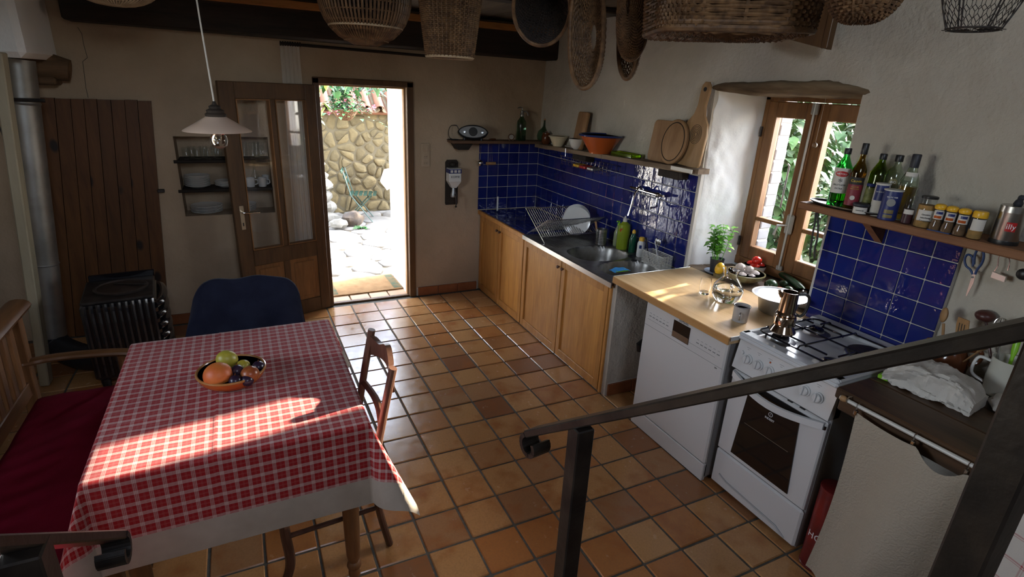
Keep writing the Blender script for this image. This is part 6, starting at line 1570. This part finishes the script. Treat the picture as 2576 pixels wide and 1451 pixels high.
for a in (2.0,-1.14):
    v_ = Vector((math.cos(a),math.sin(a),0)); MB().tube(smooth_path([v_*.048+Vector((0,0,.12)), v_*.085+Vector((0,0,.125)), v_*.088+Vector((0,0,.085)), v_*.062+Vector((0,0,.06))]), .008, 8).build('handle', m_terra_d, bjg)
def wspoon(t, tip):
    MB().tube([(0,0,0),tip*.75], .0055, 8).ball(tip*.9,.028,(.85,.4,1.15),14,10,rotm('Z',.8)).build('spoon_body', m_spoon, t)
upright('wooden_spoon', 'wooden spoon standing in the brown crock', 'spoon', Pj+Vector((-.0,.02,.025)), (.0,.055,.23), wspoon)
def wspat(t, tip):
    R_ = frame_mat((-.45,-.75,.1),tip); MB().tube([(0,0,0),tip*.7], .006, 8).build('handle', m_spoon, t)
    MB().prism([(-.02,-.055),(.02,-.055),(.032,.02),(.028,.05),(-.028,.05),(-.032,.02)], .006, tip*.85, R_, .001).build('blade', m_spoon, t)
    for k in (-.014,0,.014): MB().obox(tip*.86+R_ @ Vector((k,.005,.0032)), (.0035,.045,.0008), R_).build('slot', m_text, t, smooth=False)
upright('wooden_spatula', 'slotted wooden spatula standing in the brown crock', 'spatula', Pj+Vector((-.015,-.005,.025)), (-.02,-.015,.21), wspat)
def wpad(t, tip):
    MB().tube([(0,0,0),tip*.7,tip*.85,tip], [.006,.007,.02,.016], 10, flat=.35).build('spatula_body', m_spoon, t)
upright('wooden_paddle', 'narrow wooden spatula leaning out of the brown crock', 'spatula', Pj+Vector((-.01,-.02,.025)), (-.03,-.10,.17), wpad)
Pk = Vector((1.985,-3.675,ZD))
wj = thing('white_jug', 'cream white jug holding kitchen utensils on the dark worktop', 'jug', Pk)
MB().lathe([(.05,0),(.056,.006),(.06,.07),(.058,.125),(.062,.15),(.058,.15),(.054,.12),(.055,.02),(0,.012)],30).build('body', m_cream if False else mat('ivory_glaze', (.56,.54,.46), .2), wj)
v_ = Vector((-.35,.94,0)); MB().tube(smooth_path([v_*.058+Vector((0,0,.125)), v_*.095+Vector((0,0,.125)), v_*.10+Vector((0,0,.06)), v_*.058+Vector((0,0,.035))]), .0085, 10, flat=.7).build('handle', m_ceramic, wj)
def whisk(t, tip):
    MB().tube([(0,0,0),tip*.6], .005, 8).build('handle', m_steel, t); ax3 = tip.normalized()
    for k in range(5):
        a = k*PI/5; s_ = Vector((math.cos(a),math.sin(a),0)); MB().tube(smooth_path([tip*.6, tip*.75+s_*.025, tip*.95+s_*.022, tip*1.02, tip*.95-s_*.022, tip*.75-s_*.025, tip*.6]), .001, 5).build('wire_loop', m_chrome, t)
upright('whisk', 'steel wire whisk standing in the cream jug', 'whisk', Pk+Vector((0,.02,.02)), (.02,.06,.26), whisk)
def gsp(t, tip): MB().tube(smooth_path([(0,0,0),tip*.5+Vector((-.01,-.01,0)),tip]), [.006]*7+[.011]*6, 10, flat=.6).build('handle', m_green_p, t)
upright('green_spatula', 'lime green spatula handle leaning out of the cream jug', 'spatula', Pk+Vector((-.01,-.02,.02)), (-.06,-.10,.22), gsp)
upright('green_brush', 'lime green pastry brush standing in the cream jug', 'brush', Pk+Vector((.01,.01,.02)), (.03,.02,.27), gsp)
def ladl(t, tip): MB().tube([(0,0,0),tip], .005, 8).ball(tip,.034,(1,1,.7),16,10).build('ladle_body', mat('dark_red_wood', (.07,.02,.015), .4), t)
upright('wooden_ladle', 'dark red wooden ladle standing in the cream jug', 'ladle', Pk+Vector((.02,.03,.02)), (.04,.12,.24), ladl)
# ------------------------------------------------------------------ fruit on the table
BZ = TZ+.006
BC = Vector((-.662,-2.325,BZ))
fbw = bowl('fruit_bowl', 'shallow orange and brown glazed bowl of fruit on the checked cloth', BC, .121, .052, .085, m_terra, m_terra_d, .005, mat('ochre_rim', (.36,.16,.05), .2))
def fruit(name, label, u, v, dz, r, m, s3=(1,1,1), group=None, R=None, stem=False):
    P = at(u,v,2,BZ+dz+.006); t = thing(name, label, name.replace('_',' ').split()[-1], P-Vector((0,0,r*s3[2])), 0, group)
    MB().ball((0,0,r*s3[2]),r,s3,24,16,R).build('fruit', m, t)
    if stem: MB().tube([(0,0,r*s3[2]*2-.004),(.003,0,r*s3[2]*2+.008)], .002, 6).build('stem', m_terra_d, t)
fruit('grapefruit', 'large orange red grapefruit in the fruit bowl', 549,944,.058,.052, mat('grapefruit_peel', (.55,.11,.02), .5, var=(.5,.16,.03), vs_=8, bump=.12, bs=120), (1,1,.95))
fruit('pear', 'yellow green pear lying on the fruit heap', 571,904,.078,.036, mat('pear_skin', (.40,.30,.03), .4, var=(.32,.30,.04), vs_=12), (1.12,.95,1), None, rotm('Y',.5))
fruit('green_plum', 'small yellow green plum in the fruit bowl', 612,921,.052,.026, mat('greengage_skin', (.36,.29,.03), .4))
fruit('nectarine', 'dark red nectarine at the right of the fruit bowl', 629,941,.050,.034, mat('nectarine_skin', (.20,.03,.012), .35, var=(.38,.13,.03), vs_=10), (1,1,.95))
m_plum = mat('plum_skin', (.014,.007,.022), .3, var=(.035,.018,.035), vs_=14)
for u,v,dz,lb_ in ((596,932,.062,'dark plum wedged between the grapefruit and the small green plum'),(592,957,.044,'dark plum touching the grapefruit below the other wedged plum'),(650,922,.046,'dark plum behind the nectarine at the bowl rim'),(622,956,.038,'dark plum just in front of the nectarine'),(607,958,.030,'lowest dark plum between two others in the fruit bowl')): fruit('plum', lb_, u,v,dz,.024, m_plum, (1,1.08,.95), 'plums in the fruit bowl', None, True)
# doormat in the doorway
dmx = thing('doormat', 'worn brown coir doormat in the doorway', 'doormat', (.41,.66,.0075), .02)
def matf(a, b): return (lerp(-.36,.34,a), lerp(-.22,.22,b), .014+.012*(b-.2)*math.sin(a*3)+.003*mn.noise(Vector((a*20,b*20,0))))
g = MB().grid(40,24,matf); g.grid(40,1,lambda a,b: (lerp(-.36,.34,a), -.22, lerp(0,matf(a,0)[2],b))); g.grid(1,24,lambda a,b: (.34, lerp(-.22,.22,b), lerp(0,matf(1,b)[2],a)))
g.build('coir', mat('brown_coir', (.22,.12,.045), .95, var=(.30,.17,.07), vs_=12, bump=.8, bs=300, bd=.004), dmx, ang=80)
for x in (-.31,.29):
    MB().grid(6,20,lambda a,b: (x+lerp(-.035,.04,a), lerp(-.20,.20,b), matf((x+lerp(-.035,.04,a)+.36)/.70, (lerp(-.20,.20,b)+.22)/.44)[2]+.0015)).build('green_pattern', mat('green_coir', (.06,.09,.05), .95, var=(.2,.12,.05), vs_=16, bump=.8, bs=300), dmx, ang=80)
# ================================================================== BASKETS UNDER THE CEILING
def weave(t, surf, nst, nrow, rw, rs_, m, amp=.004, s0=0., s1=1., closed=True, name='weave', m2=None, sub=2, skip=None):
    """wicker: wavy weavers in and out of stakes on surface surf(s, t)"""
    g = MB(); pts_n = nst*sub
    for i in range(nrow):
        s_ = lerp(s0,s1,(i+.5)/nrow); line = []
        for k in range(pts_n+(0 if closed else 1)):
            tt_ = k/pts_n; p = Vector(surf(s_,tt_)); e = 1e-3
            du = Vector(surf(min(1,s_+e),tt_))-Vector(surf(max(0,s_-e),tt_)); dv_ = Vector(surf(s_,tt_+e))-Vector(surf(s_,tt_-e)); n = du.cross(dv_)
            n = n.normalized() if n.length > 1e-12 else Vector((0,0,1))
            line.append(p+n*amp*math.cos(PI*k*2/sub+PI*(i%2)))
        g.tube(line, rw, 5, closed=closed)
    g.build(name, m, t, world=True, kind='stuff')
    g = MB()
    for k in range(nst+(0 if closed else 1)):
        tt_ = k/nst; g.tube([surf(lerp(s0,s1,j/10),tt_) for j in range(11)], rs_, 5)
    g.build('stakes', m2 or m, t, world=True, kind='stuff')
def rim(t, surf, s_, r, m, n=48, name='rim'): MB().tube([surf(s_,k/n) for k in range(n)], r, 8, closed=True).build(name, m, t, world=True)
def hangc(t, P, top=2.44):
    MB().tube([P, (P[0],P[1],top)], .002, 5).build('hanging_cord', m_text, t, world=True)
# shallow pale basket above the stove side
C = dep(288,-10,2.55); t = thing('wicker_basket', 'shallow pale open wicker bowl hanging above the stove', 'basket', C)
sf = lambda s_, a: (C.x+.20*math.sin(.12+s_*1.35)*math.cos(2*PI*a), C.y+.20*math.sin(.12+s_*1.35)*math.sin(2*PI*a), C.z+.085-.125*math.cos(s_*1.45))
weave(t, sf, 54, 7, .0026, .0036, m_wick2, .002); rim(t, sf, 1., .008, m_wick2); hangc(t, sf(1,0)); hangc(t, sf(1,.5))
# dark half round basket of upright sticks
C = dep(917,-20,2.5); t = thing('wicker_basket', 'deep round basket of upright brown sticks, open at the base rows', 'basket', C)
hr_ = lambda s_: .207*math.sqrt(max(0.,1-(1-min(1,.03+s_/.6))**2))
sf = lambda s_, a: (C.x+hr_(s_)*math.cos(2*PI*a), C.y+hr_(s_)*math.sin(2*PI*a), C.z-.222+.205*min(1,s_/.6)+max(0,s_-.6)*.35)
weave(t, sf, 72, 9, .0034, .0058, m_wick1, .003, m2=m_wick1); rim(t, sf, 1., .011, m_wick1); rim(t, sf, .22, .006, m_wick2, name='pale_row'); hangc(t, sf(1,0)); hangc(t, sf(1,.5))
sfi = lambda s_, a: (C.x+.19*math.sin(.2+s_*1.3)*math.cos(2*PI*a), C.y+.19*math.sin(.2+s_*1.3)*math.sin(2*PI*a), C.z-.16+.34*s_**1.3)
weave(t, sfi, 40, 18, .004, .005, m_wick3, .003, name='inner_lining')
# bucket shaped basket
C = dep(1132,70,2.5); t = thing('wicker_basket', 'bucket shaped finely woven basket with flat base', 'basket', C)
sf = lambda s_, a: (C.x+lerp(.108,.140,min(1,s_*1.4))*math.cos(2*PI*a), C.y+lerp(.108,.140,min(1,s_*1.4))*math.sin(2*PI*a), C.z-.125+.36*s_)
weave(t, sf, 40, 46, .0036, .0032, m_wick1, .0042); rim(t, sf, 1., .010, m_wick1); rim(t, sf, 0., .006, m_wick2, name='base_rim'); hangc(t, sf(1,0)); hangc(t, sf(1,.5))
sb_ = lambda s_, a: (C.x+lerp(.01,.106,s_)*math.cos(2*PI*a), C.y+lerp(.01,.106,s_)*math.sin(2*PI*a), C.z-.122)
weave(t, sb_, 24, 12, .004, .003, m_wick1, .002, name='base_weave')
# deep dark basket seen into its mouth
C = dep(1362,22,2.45); t = thing('wicker_basket', 'deep dark basket hung on its side with the mouth to the room', 'basket', C)
axd = (CAM-C).normalized(); axd = (axd+Vector((0,0,-.25))+CR*-.12).normalized(); s1_ = CR; u1_ = axd.cross(s1_).normalized(); s1_ = u1_.cross(axd)
sf = lambda s_, a: tuple(C+s1_*(.128*math.sin(.03+s_*1.54)*math.cos(2*PI*a))+u1_*(.158*math.sin(.03+s_*1.54)*math.sin(2*PI*a))-axd*(.24*math.cos(s_*1.57)))
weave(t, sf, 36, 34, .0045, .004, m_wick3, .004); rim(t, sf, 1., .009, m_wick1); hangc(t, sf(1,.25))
# long bread baskets hung upright
def boat(name, label, u0, v0, u1, v1, d, w, h, m, rows, st, openb, facing=0., amp=.003):
    A, B = dep(u0,v0,d), dep(u1,v1,d); C = (A+B)/2; L = (A-B).length/2; ax = (A-B).normalized(); t = thing(name, label, 'basket', C)
    fd = (CAM-C).normalized(); fd = (fd*math.cos(facing)+CR*math.sin(facing)); sd = ax.cross(fd).normalized(); fd = sd.cross(ax).normalized()
    def sf(s_, a):
        th = 2*PI*a; c_, n_ = math.cos(th), math.sin(th); k = math.sin(.08+s_*1.49)
        return tuple(C+ax*(L*math.copysign(abs(c_)**.75,c_)*k**.8)+sd*(w*n_*k)-fd*(h*math.cos(s_*1.57)))
    weave(t, sf, st, rows, .0034, .0028, m, amp, s0=.05); rim(t, sf, 1., .010, m); hangc(t, sf(1,0)); return t
boat('bread_basket', 'long oval brown bread basket hung upright with its hollow to the room', 1478,-70, 1472,222, 2.35, .080, .075, m_wick1, 15, 40, True, -.45)
boat('bread_basket', 'long closely ribbed bread basket hung with its back to the room', 1600,-90, 1588,150, 2.2, .062, -.07, m_wick1, 26, 44, False, -.3)
boat('bread_basket', 'narrow open wicker bread basket hanging behind the ribbed one', 1590,-60, 1578,198, 2.35, .050, .06, m_wick1, 9, 30, True, -.45)
# big rectangular hamper
C = dep(1835,0,1.88); t = thing('wicker_hamper', 'large rectangular brown wicker basket hanging above the worktop', 'basket', C)
hx_ = (CR-Vector((0,0,CR.z))).normalized(); hx_ = (hx_+Vector((0,0,.03))).normalized(); hy_ = Vector((0,0,1)).cross(hx_).normalized()
def se(a, w, d, p=.32):
    c_, n_ = math.cos(a), math.sin(a); return math.copysign(abs(c_)**p,c_)*w, math.copysign(abs(n_)**p,n_)*d
def sf(s_, a):
    x, y = se(2*PI*a, lerp(.255,.275,s_), lerp(.17,.185,s_)); return tuple(C+hx_*x+hy_*y+Vector((0,0,-.105+.30*s_)))
weave(t, sf, 44, 26, .0062, .006, m_wick1, .0065); rim(t, sf, 1., .013, m_wick1); rim(t, sf, 0., .012, m_wick1, name='foot_border'); rim(t, sf, .06, .009, m_wick1, name='foot_border')
def sbm(s_, a):
    x, y = se(2*PI*a, .25*s_+.004, .165*s_+.004, .45); return tuple(C+hx_*x+hy_*y+Vector((0,0,-.112-.012*(1-s_))))
weave(t, sbm, 30, 16, .006, .005, m_wick1, .005, name='base_weave'); hangc(t, sf(1,.1)); hangc(t, sf(1,.6))
# twig basket and wire basket
C = dep(2188,-62,1.5); t = thing('wicker_basket', 'small twisted twig basket hanging near the right wall', 'basket', C)
sf = lambda s_, a: (C.x+.092*math.sin(.2+s_*1.5)*math.cos(2*PI*a), C.y+.10*math.sin(.2+s_*1.5)*math.sin(2*PI*a), C.z+.02-.135*math.cos(s_*1.5))
weave(t, sf, 22, 16, .0052, .005, m_wick1, .004); rim(t, sf, 1., .010, m_wick1); hangc(t, sf(1,0), 2.9); hangc(t, sf(1,.5), 2.9)
C = dep(2480,-30,1.45); t = thing('wire_basket', 'black wire mesh egg basket hanging by the right wall', 'basket', C)
m_wire = m_iron
sf = lambda s_, a: (C.x+.115*math.sin(.55+s_*.95)*math.cos(2*PI*a), C.y+.115*math.sin(.55+s_*.95)*math.sin(2*PI*a), C.z-.10+.22*s_)
g = MB(); NA, NS = 26, 9
for i in range(NS):
    for k in range(NA):
        sa, sb2 = i/NS, (i+.45)/NS; off = .5 if i%2 else 0; a0 = (k+off)/NA
        p, q = Vector(sf(sa,a0)), Vector(sf(sb2,a0)); g.tube([p,q], .0009, 4)
        g.tube([q, sf((i+1)/NS, (k+off+.5)/NA)], .0009, 4); g.tube([q, sf((i+1)/NS, (k+off-.5)/NA)], .0009, 4)
for i in range(3):
    for k in range(14): g.tube([(C.x+.06*(i+.5)/3*math.cos(k*.449),C.y+.06*(i+.5)/3*math.sin(k*.449),C.z-.101),(C.x+.06*(i+1.5)/3*math.cos(k*.449+.22),C.y+.06*(i+1.5)/3*math.sin(k*.449+.22),C.z-.101)], .0009, 4)
g.build('wire_mesh', m_wire, t, world=True, kind='stuff')
for s_ in (0.,1.): rim(t, sf, s_, .0028, m_wire)
for k in range(6): MB().tube([sf(j/8,k/6) for j in range(9)], .0022, 6).build('wire_rib', m_wire, t, world=True)
hangc(t, sf(1,0), 2.9); hangc(t, sf(1,.5), 2.9)
# dark board hanging by the window
b0, b1_ = at(1978,97,0,1.99), at(2086,125,0,1.99)
t = thing('wooden_board', 'dark brown wooden board hanging from the ceiling above the window', 'board', (1.99,-2.48,2.2))
MB().add([(x,p.y,p.z) for x in (1.975,2.005) for p in (b0,b1_)]+[(x,p.y,2.445) for x in (1.975,2.005) for p in (b0,b1_)], [(0,1,5,4),(2,6,7,3),(0,4,6,2),(1,3,7,5),(0,2,3,1),(4,5,7,6)]).build('board', m_frame, t, world=True, smooth=False)
MB().box(1.968,1.976,b1_.y,b1_.y+.03,b1_.z+.005,2.445,.002).build('batten', m_frame, t, world=True)
# ================================================================== COURTYARD THINGS
m_grn = mat('green_painted_metal', (.006,.035,.025), .4)
def fold_chair(label, P, rz):
    t = thing('folding_chair', label, 'chair', P, rz)
    for y in (-.19,.19):
        MB().tube([(.20,y,0),(-.13,y,.45),(-.24,y,.86)], .017, 6, flat=.6).build('long_leg', m_grn, t)
        MB().tube([(-.22,y*.9,0),(.20,y*.9,.45)], .016, 6, flat=.6).build('short_leg', m_grn, t)
    for k in range(6): x = -.16+k*.075; MB().box(x,x+.055,-.20,.20,.452,.462,.002).build('seat_slat', m_grn, t)
    for k, z in enumerate((.66,.75,.84)): MB().obox((-.19-.036*k-.004,0,z), (.012,.40,.055), rotm('Y',-.25), .002).build('back_slat', m_grn, t)
    MB().tube([(-.19,-.18,.04),(-.19,.18,.04)], .008, 6).build('cross_bar', m_grn, t)
    return t
Pc = at(905,548,2,0.); fold_chair('green slatted folding chair by the stone wall in the courtyard', (Pc.x,Pc.y-.1,.0), -.25).scale = (.86,.86,.84)
ta = at(990,445,1,3.45)
tb2 = thing('courtyard_table', 'small round table with a white cloth outside the door', 'table', (ta.x+.14,3.45,0))
MB().lathe([(0,.70),(.27,.70),(.275,.695)],28).build('table_cloth_top', m_towel_w, tb2)
MB().grid(60,8,lambda a,b: ((.275+.03*b+.025*b*math.sin(a*2*PI*7))*math.cos(2*PI*a),(.275+.03*b+.025*b*math.sin(a*2*PI*7))*math.sin(2*PI*a),.70-b*(.20+.06*math.sin(a*2*PI*4))),closex=True).build('cloth_skirt', mat('pink_white_cloth', (.62,.50,.42), .9), tb2, ang=80)
for a in range(3): MB().tube([(0,0,.69),(.05*math.cos(a*2.1),.05*math.sin(a*2.1),.4),(.25*math.cos(a*2.1),.25*math.sin(a*2.1),0)], .012, 8).build('leg', m_grn, tb2)
# hanging basket of pink geraniums
Pb = at(868,290,1,3.2)
hbk = thing('flower_basket', 'hanging wicker basket of pink geraniums against the stone wall', 'flower basket', Pb)
sf = lambda s_, a: (Pb.x+.155*math.sin(.35+s_*1.2)*math.cos(2*PI*a), Pb.y+.155*math.sin(.35+s_*1.2)*math.sin(2*PI*a), Pb.z-.06+.14*s_)
weave(hbk, sf, 26, 14, .0055, .005, m_wick1, .005); 
for k in range(3): MB().tube([sf(1,k/3),(Pb.x,Pb.y,Pb.z+.75)], .0025, 5).build('chain', m_text, hbk, world=True)
MB().lathe([(0,.06),(.14,.06)],20).build('soil', m_terra_d, hbk)
fl_ = MB(); rg = random.Random(9); pk_ = MB()
for k in range(420):
    a = rg.uniform(0,2*PI); r_ = abs(rg.gauss(0,.13)); z = .06+rg.uniform(.0,.26)*math.exp(-(r_/.2)**2)-max(0,r_-.2)*.9
    leaf(fl_, (r_*math.cos(a)*1.25,r_*math.sin(a),z), (math.cos(a)+rg.uniform(-.6,.6),math.sin(a)+rg.uniform(-.6,.6),rg.uniform(-.3,.6)), rg.uniform(.04,.07), rg.uniform(.018,.03), .3)
m_vine = mat('vine_leaf', (.02,.08,.02), .5, var=(.04,.125,.028), vs_=6)
m_vine_d = mat('shrub_leaf', (.014,.05,.010), .5, var=(.035,.095,.02), vs_=5)
fl_.build('foliage', m_vine, hbk, kind='stuff', ang=80)
m_pink = mat('pink_petal', (.62,.10,.20), .6, var=(.7,.3,.36), vs_=60)
for (a,r_,z) in ((3.4,.28,.02),(3.8,.24,-.02),(4.2,.22,.0),(4.7,.14,.14),(5.2,.20,.20),(5.4,.28,.10),(5.7,.30,.04),(6.0,.32,.06),(.1,.34,.08),(4.9,.20,.06),(3.1,.31,.06)):
    m_ = MB(); c = Vector((r_*math.cos(a)*1.15,r_*math.sin(a)*.8,z+.04))
    for q in range(14):
        d = Vector((rg.uniform(-1,1),rg.uniform(-1,1),rg.uniform(-.4,1))).normalized(); leaf(m_, c+d*.012, d, .026, .011, .1)
    m_.build('blossom', m_pink, hbk, ang=80)
def vine(name, label, cat, pts, n, spread, L, mt, seed, flat=1.):
    t = thing(name, label, cat, pts[0]); rg = random.Random(seed); m_ = MB()
    MB().tube(smooth_path(pts), .012, 6).build('stem', m_chairw, t, world=True)
    pp_ = smooth_path(pts, 12)
    lo_ = len(pp_)//2 if name == 'climbing_vine' and 'beside the door' in label else 0
    for k in range(n):
        c = rg.choice(pp_[lo_:])+Vector((rg.gauss(0,spread),rg.gauss(0,spread*flat),rg.gauss(0,spread)))
        leaf(m_, c, (rg.uniform(-1,1),rg.uniform(-1,.4),rg.uniform(-1.,.3)), rg.uniform(.6,1.)*L, rg.uniform(.6,1.)*L*.42, .4)
    m_.build('foliage', mt, t, world=True, kind='stuff', ang=80); return t
a_, b_, c_ = at(800,215,1,2.9), at(900,235,1,3.0), at(990,225,1,3.1)
vine('climbing_vine', 'green leafy vine trailing under the courtyard eaves', 'vine', [a_+Vector((-.6,.35,.25)),a_+Vector((0,.35,.05)),b_+Vector((0,.35,.12)),c_+Vector((0,.3,.08)),c_+Vector((.7,.3,.1))], 260, .085, .12, m_vine, 21)
vine('climbing_vine', 'pale green vine hanging beside the door opening outside', 'vine', [Vector((at(806,400,1,1.5).x-.08,1.5,-.03)),at(806,400,1,1.5)+Vector((-.10,0,0)),at(806,300,1,1.5)+Vector((-.06,0,0)),at(806,205,1,1.5)+Vector((-.03,0,.1))], 60, .035, .09, mat('pale_vine_leaf', (.2,.3,.06), .5), 22)
Pr = at(888,568,2,0.); t = thing('rock', 'dark rounded boulder at the foot of the buttress', 'rock', Pr); MB().ball((0,0,.10),.13,(1.1,.8,.85),16,10,None,.4,3.).build('stone', mat('dark_rock', (.035,.03,.028), .9, var=(.09,.065,.045), vs_=9, bump=.6, bs=20), t)
t = thing('rock', 'smaller pale rock before the dark boulder', 'rock', Pr+Vector((-.22,-.12,0))); MB().ball((0,0,.07),.10,(1.2,.8,.7),14,9,None,.4,8.).build('stone', m_stone2, t)
t = thing('small_plant', 'small leafy weed growing before the dark boulder', 'plant', Pr+Vector((.06,-.2,0))); m_ = MB(); rg = random.Random(3)
for k in range(26):
    a = rg.uniform(0,6.28); leaf(m_, (rg.gauss(0,.03),rg.gauss(0,.03),.01), (math.cos(a),math.sin(a),rg.uniform(.3,1.2)), rg.uniform(.05,.1), .022, .5)
m_.build('foliage', m_vine, t, kind='stuff', ang=80)
# shrubs outside the window
def shrub(label, c, rx, ry, rz, n, L, mt, seed):
    t = thing('shrub', label, 'shrub', (c[0],c[1],-.03)); rg = random.Random(seed); m_ = MB()
    MB().tube([(0,0,0),(.03,.02,c[2]*.6),(0,.05,c[2])], [.05,.035,.01], 8).build('trunk', m_chairw, t)
    for k in range(7):
        a = k*.9; MB().tube([(0,0,c[2]*.35),(rx*.4*math.cos(a),ry*.4*math.sin(a),c[2]*.8),(rx*.8*math.cos(a),ry*.8*math.sin(a),c[2]+rz*.4)], [.02,.012,.004], 6).build('branch', m_chairw, t)
    for k in range(n):
        d = Vector((rg.gauss(0,1),rg.gauss(0,1),rg.gauss(0,1))).normalized()*(rg.uniform(.15,1)**.45)
        leaf(m_, (d.x*rx,d.y*ry,c[2]+.03+d.z*rz), (d.x+rg.uniform(-.8,.8),d.y+rg.uniform(-.8,.8),rg.uniform(-.9,.5)), rg.uniform(.6,1.1)*L, rg.uniform(.6,1.)*L*.36, .4)
    m_.build('foliage', mt, t, kind='stuff', ang=80)
shrub('dense green shrub right outside the window panes', (3.55,-1.22,1.15), .55, .46, .95, 1900, .13, m_vine_d, 31)
shrub('low leafy shrub below the right window sash outside', (3.2,-2.27,.80), .34, .40, .72, 1500, .12, m_vine_d, 32)
shrub('tall shrub further out behind the window', (5.6,-.3,1.2), .9, 1.3, 1.15, 2200, .19, m_vine_d, 33)
shrub('rounded unseen shrub added to shade the courtyard, outside to the right of the door', (5.5,3.35,1.25), .7, .5, .8, 1500, .16, m_vine_d, 34)  # out of view, added to throw a shade band over the paving
for (y,r_) in ((-2.12,.05),(-2.25,.065),(-2.5,.05)):
    t = thing('sill_stone', 'pale rounded stone on the outer window sill', 'stone', (2.60,y,.915), 0, 'stones on the outer sill'); MB().ball((0,0,r_*.6),r_,(1,1.1,.7),14,9,None,.3,y*9).build('stone', m_stone2, t)
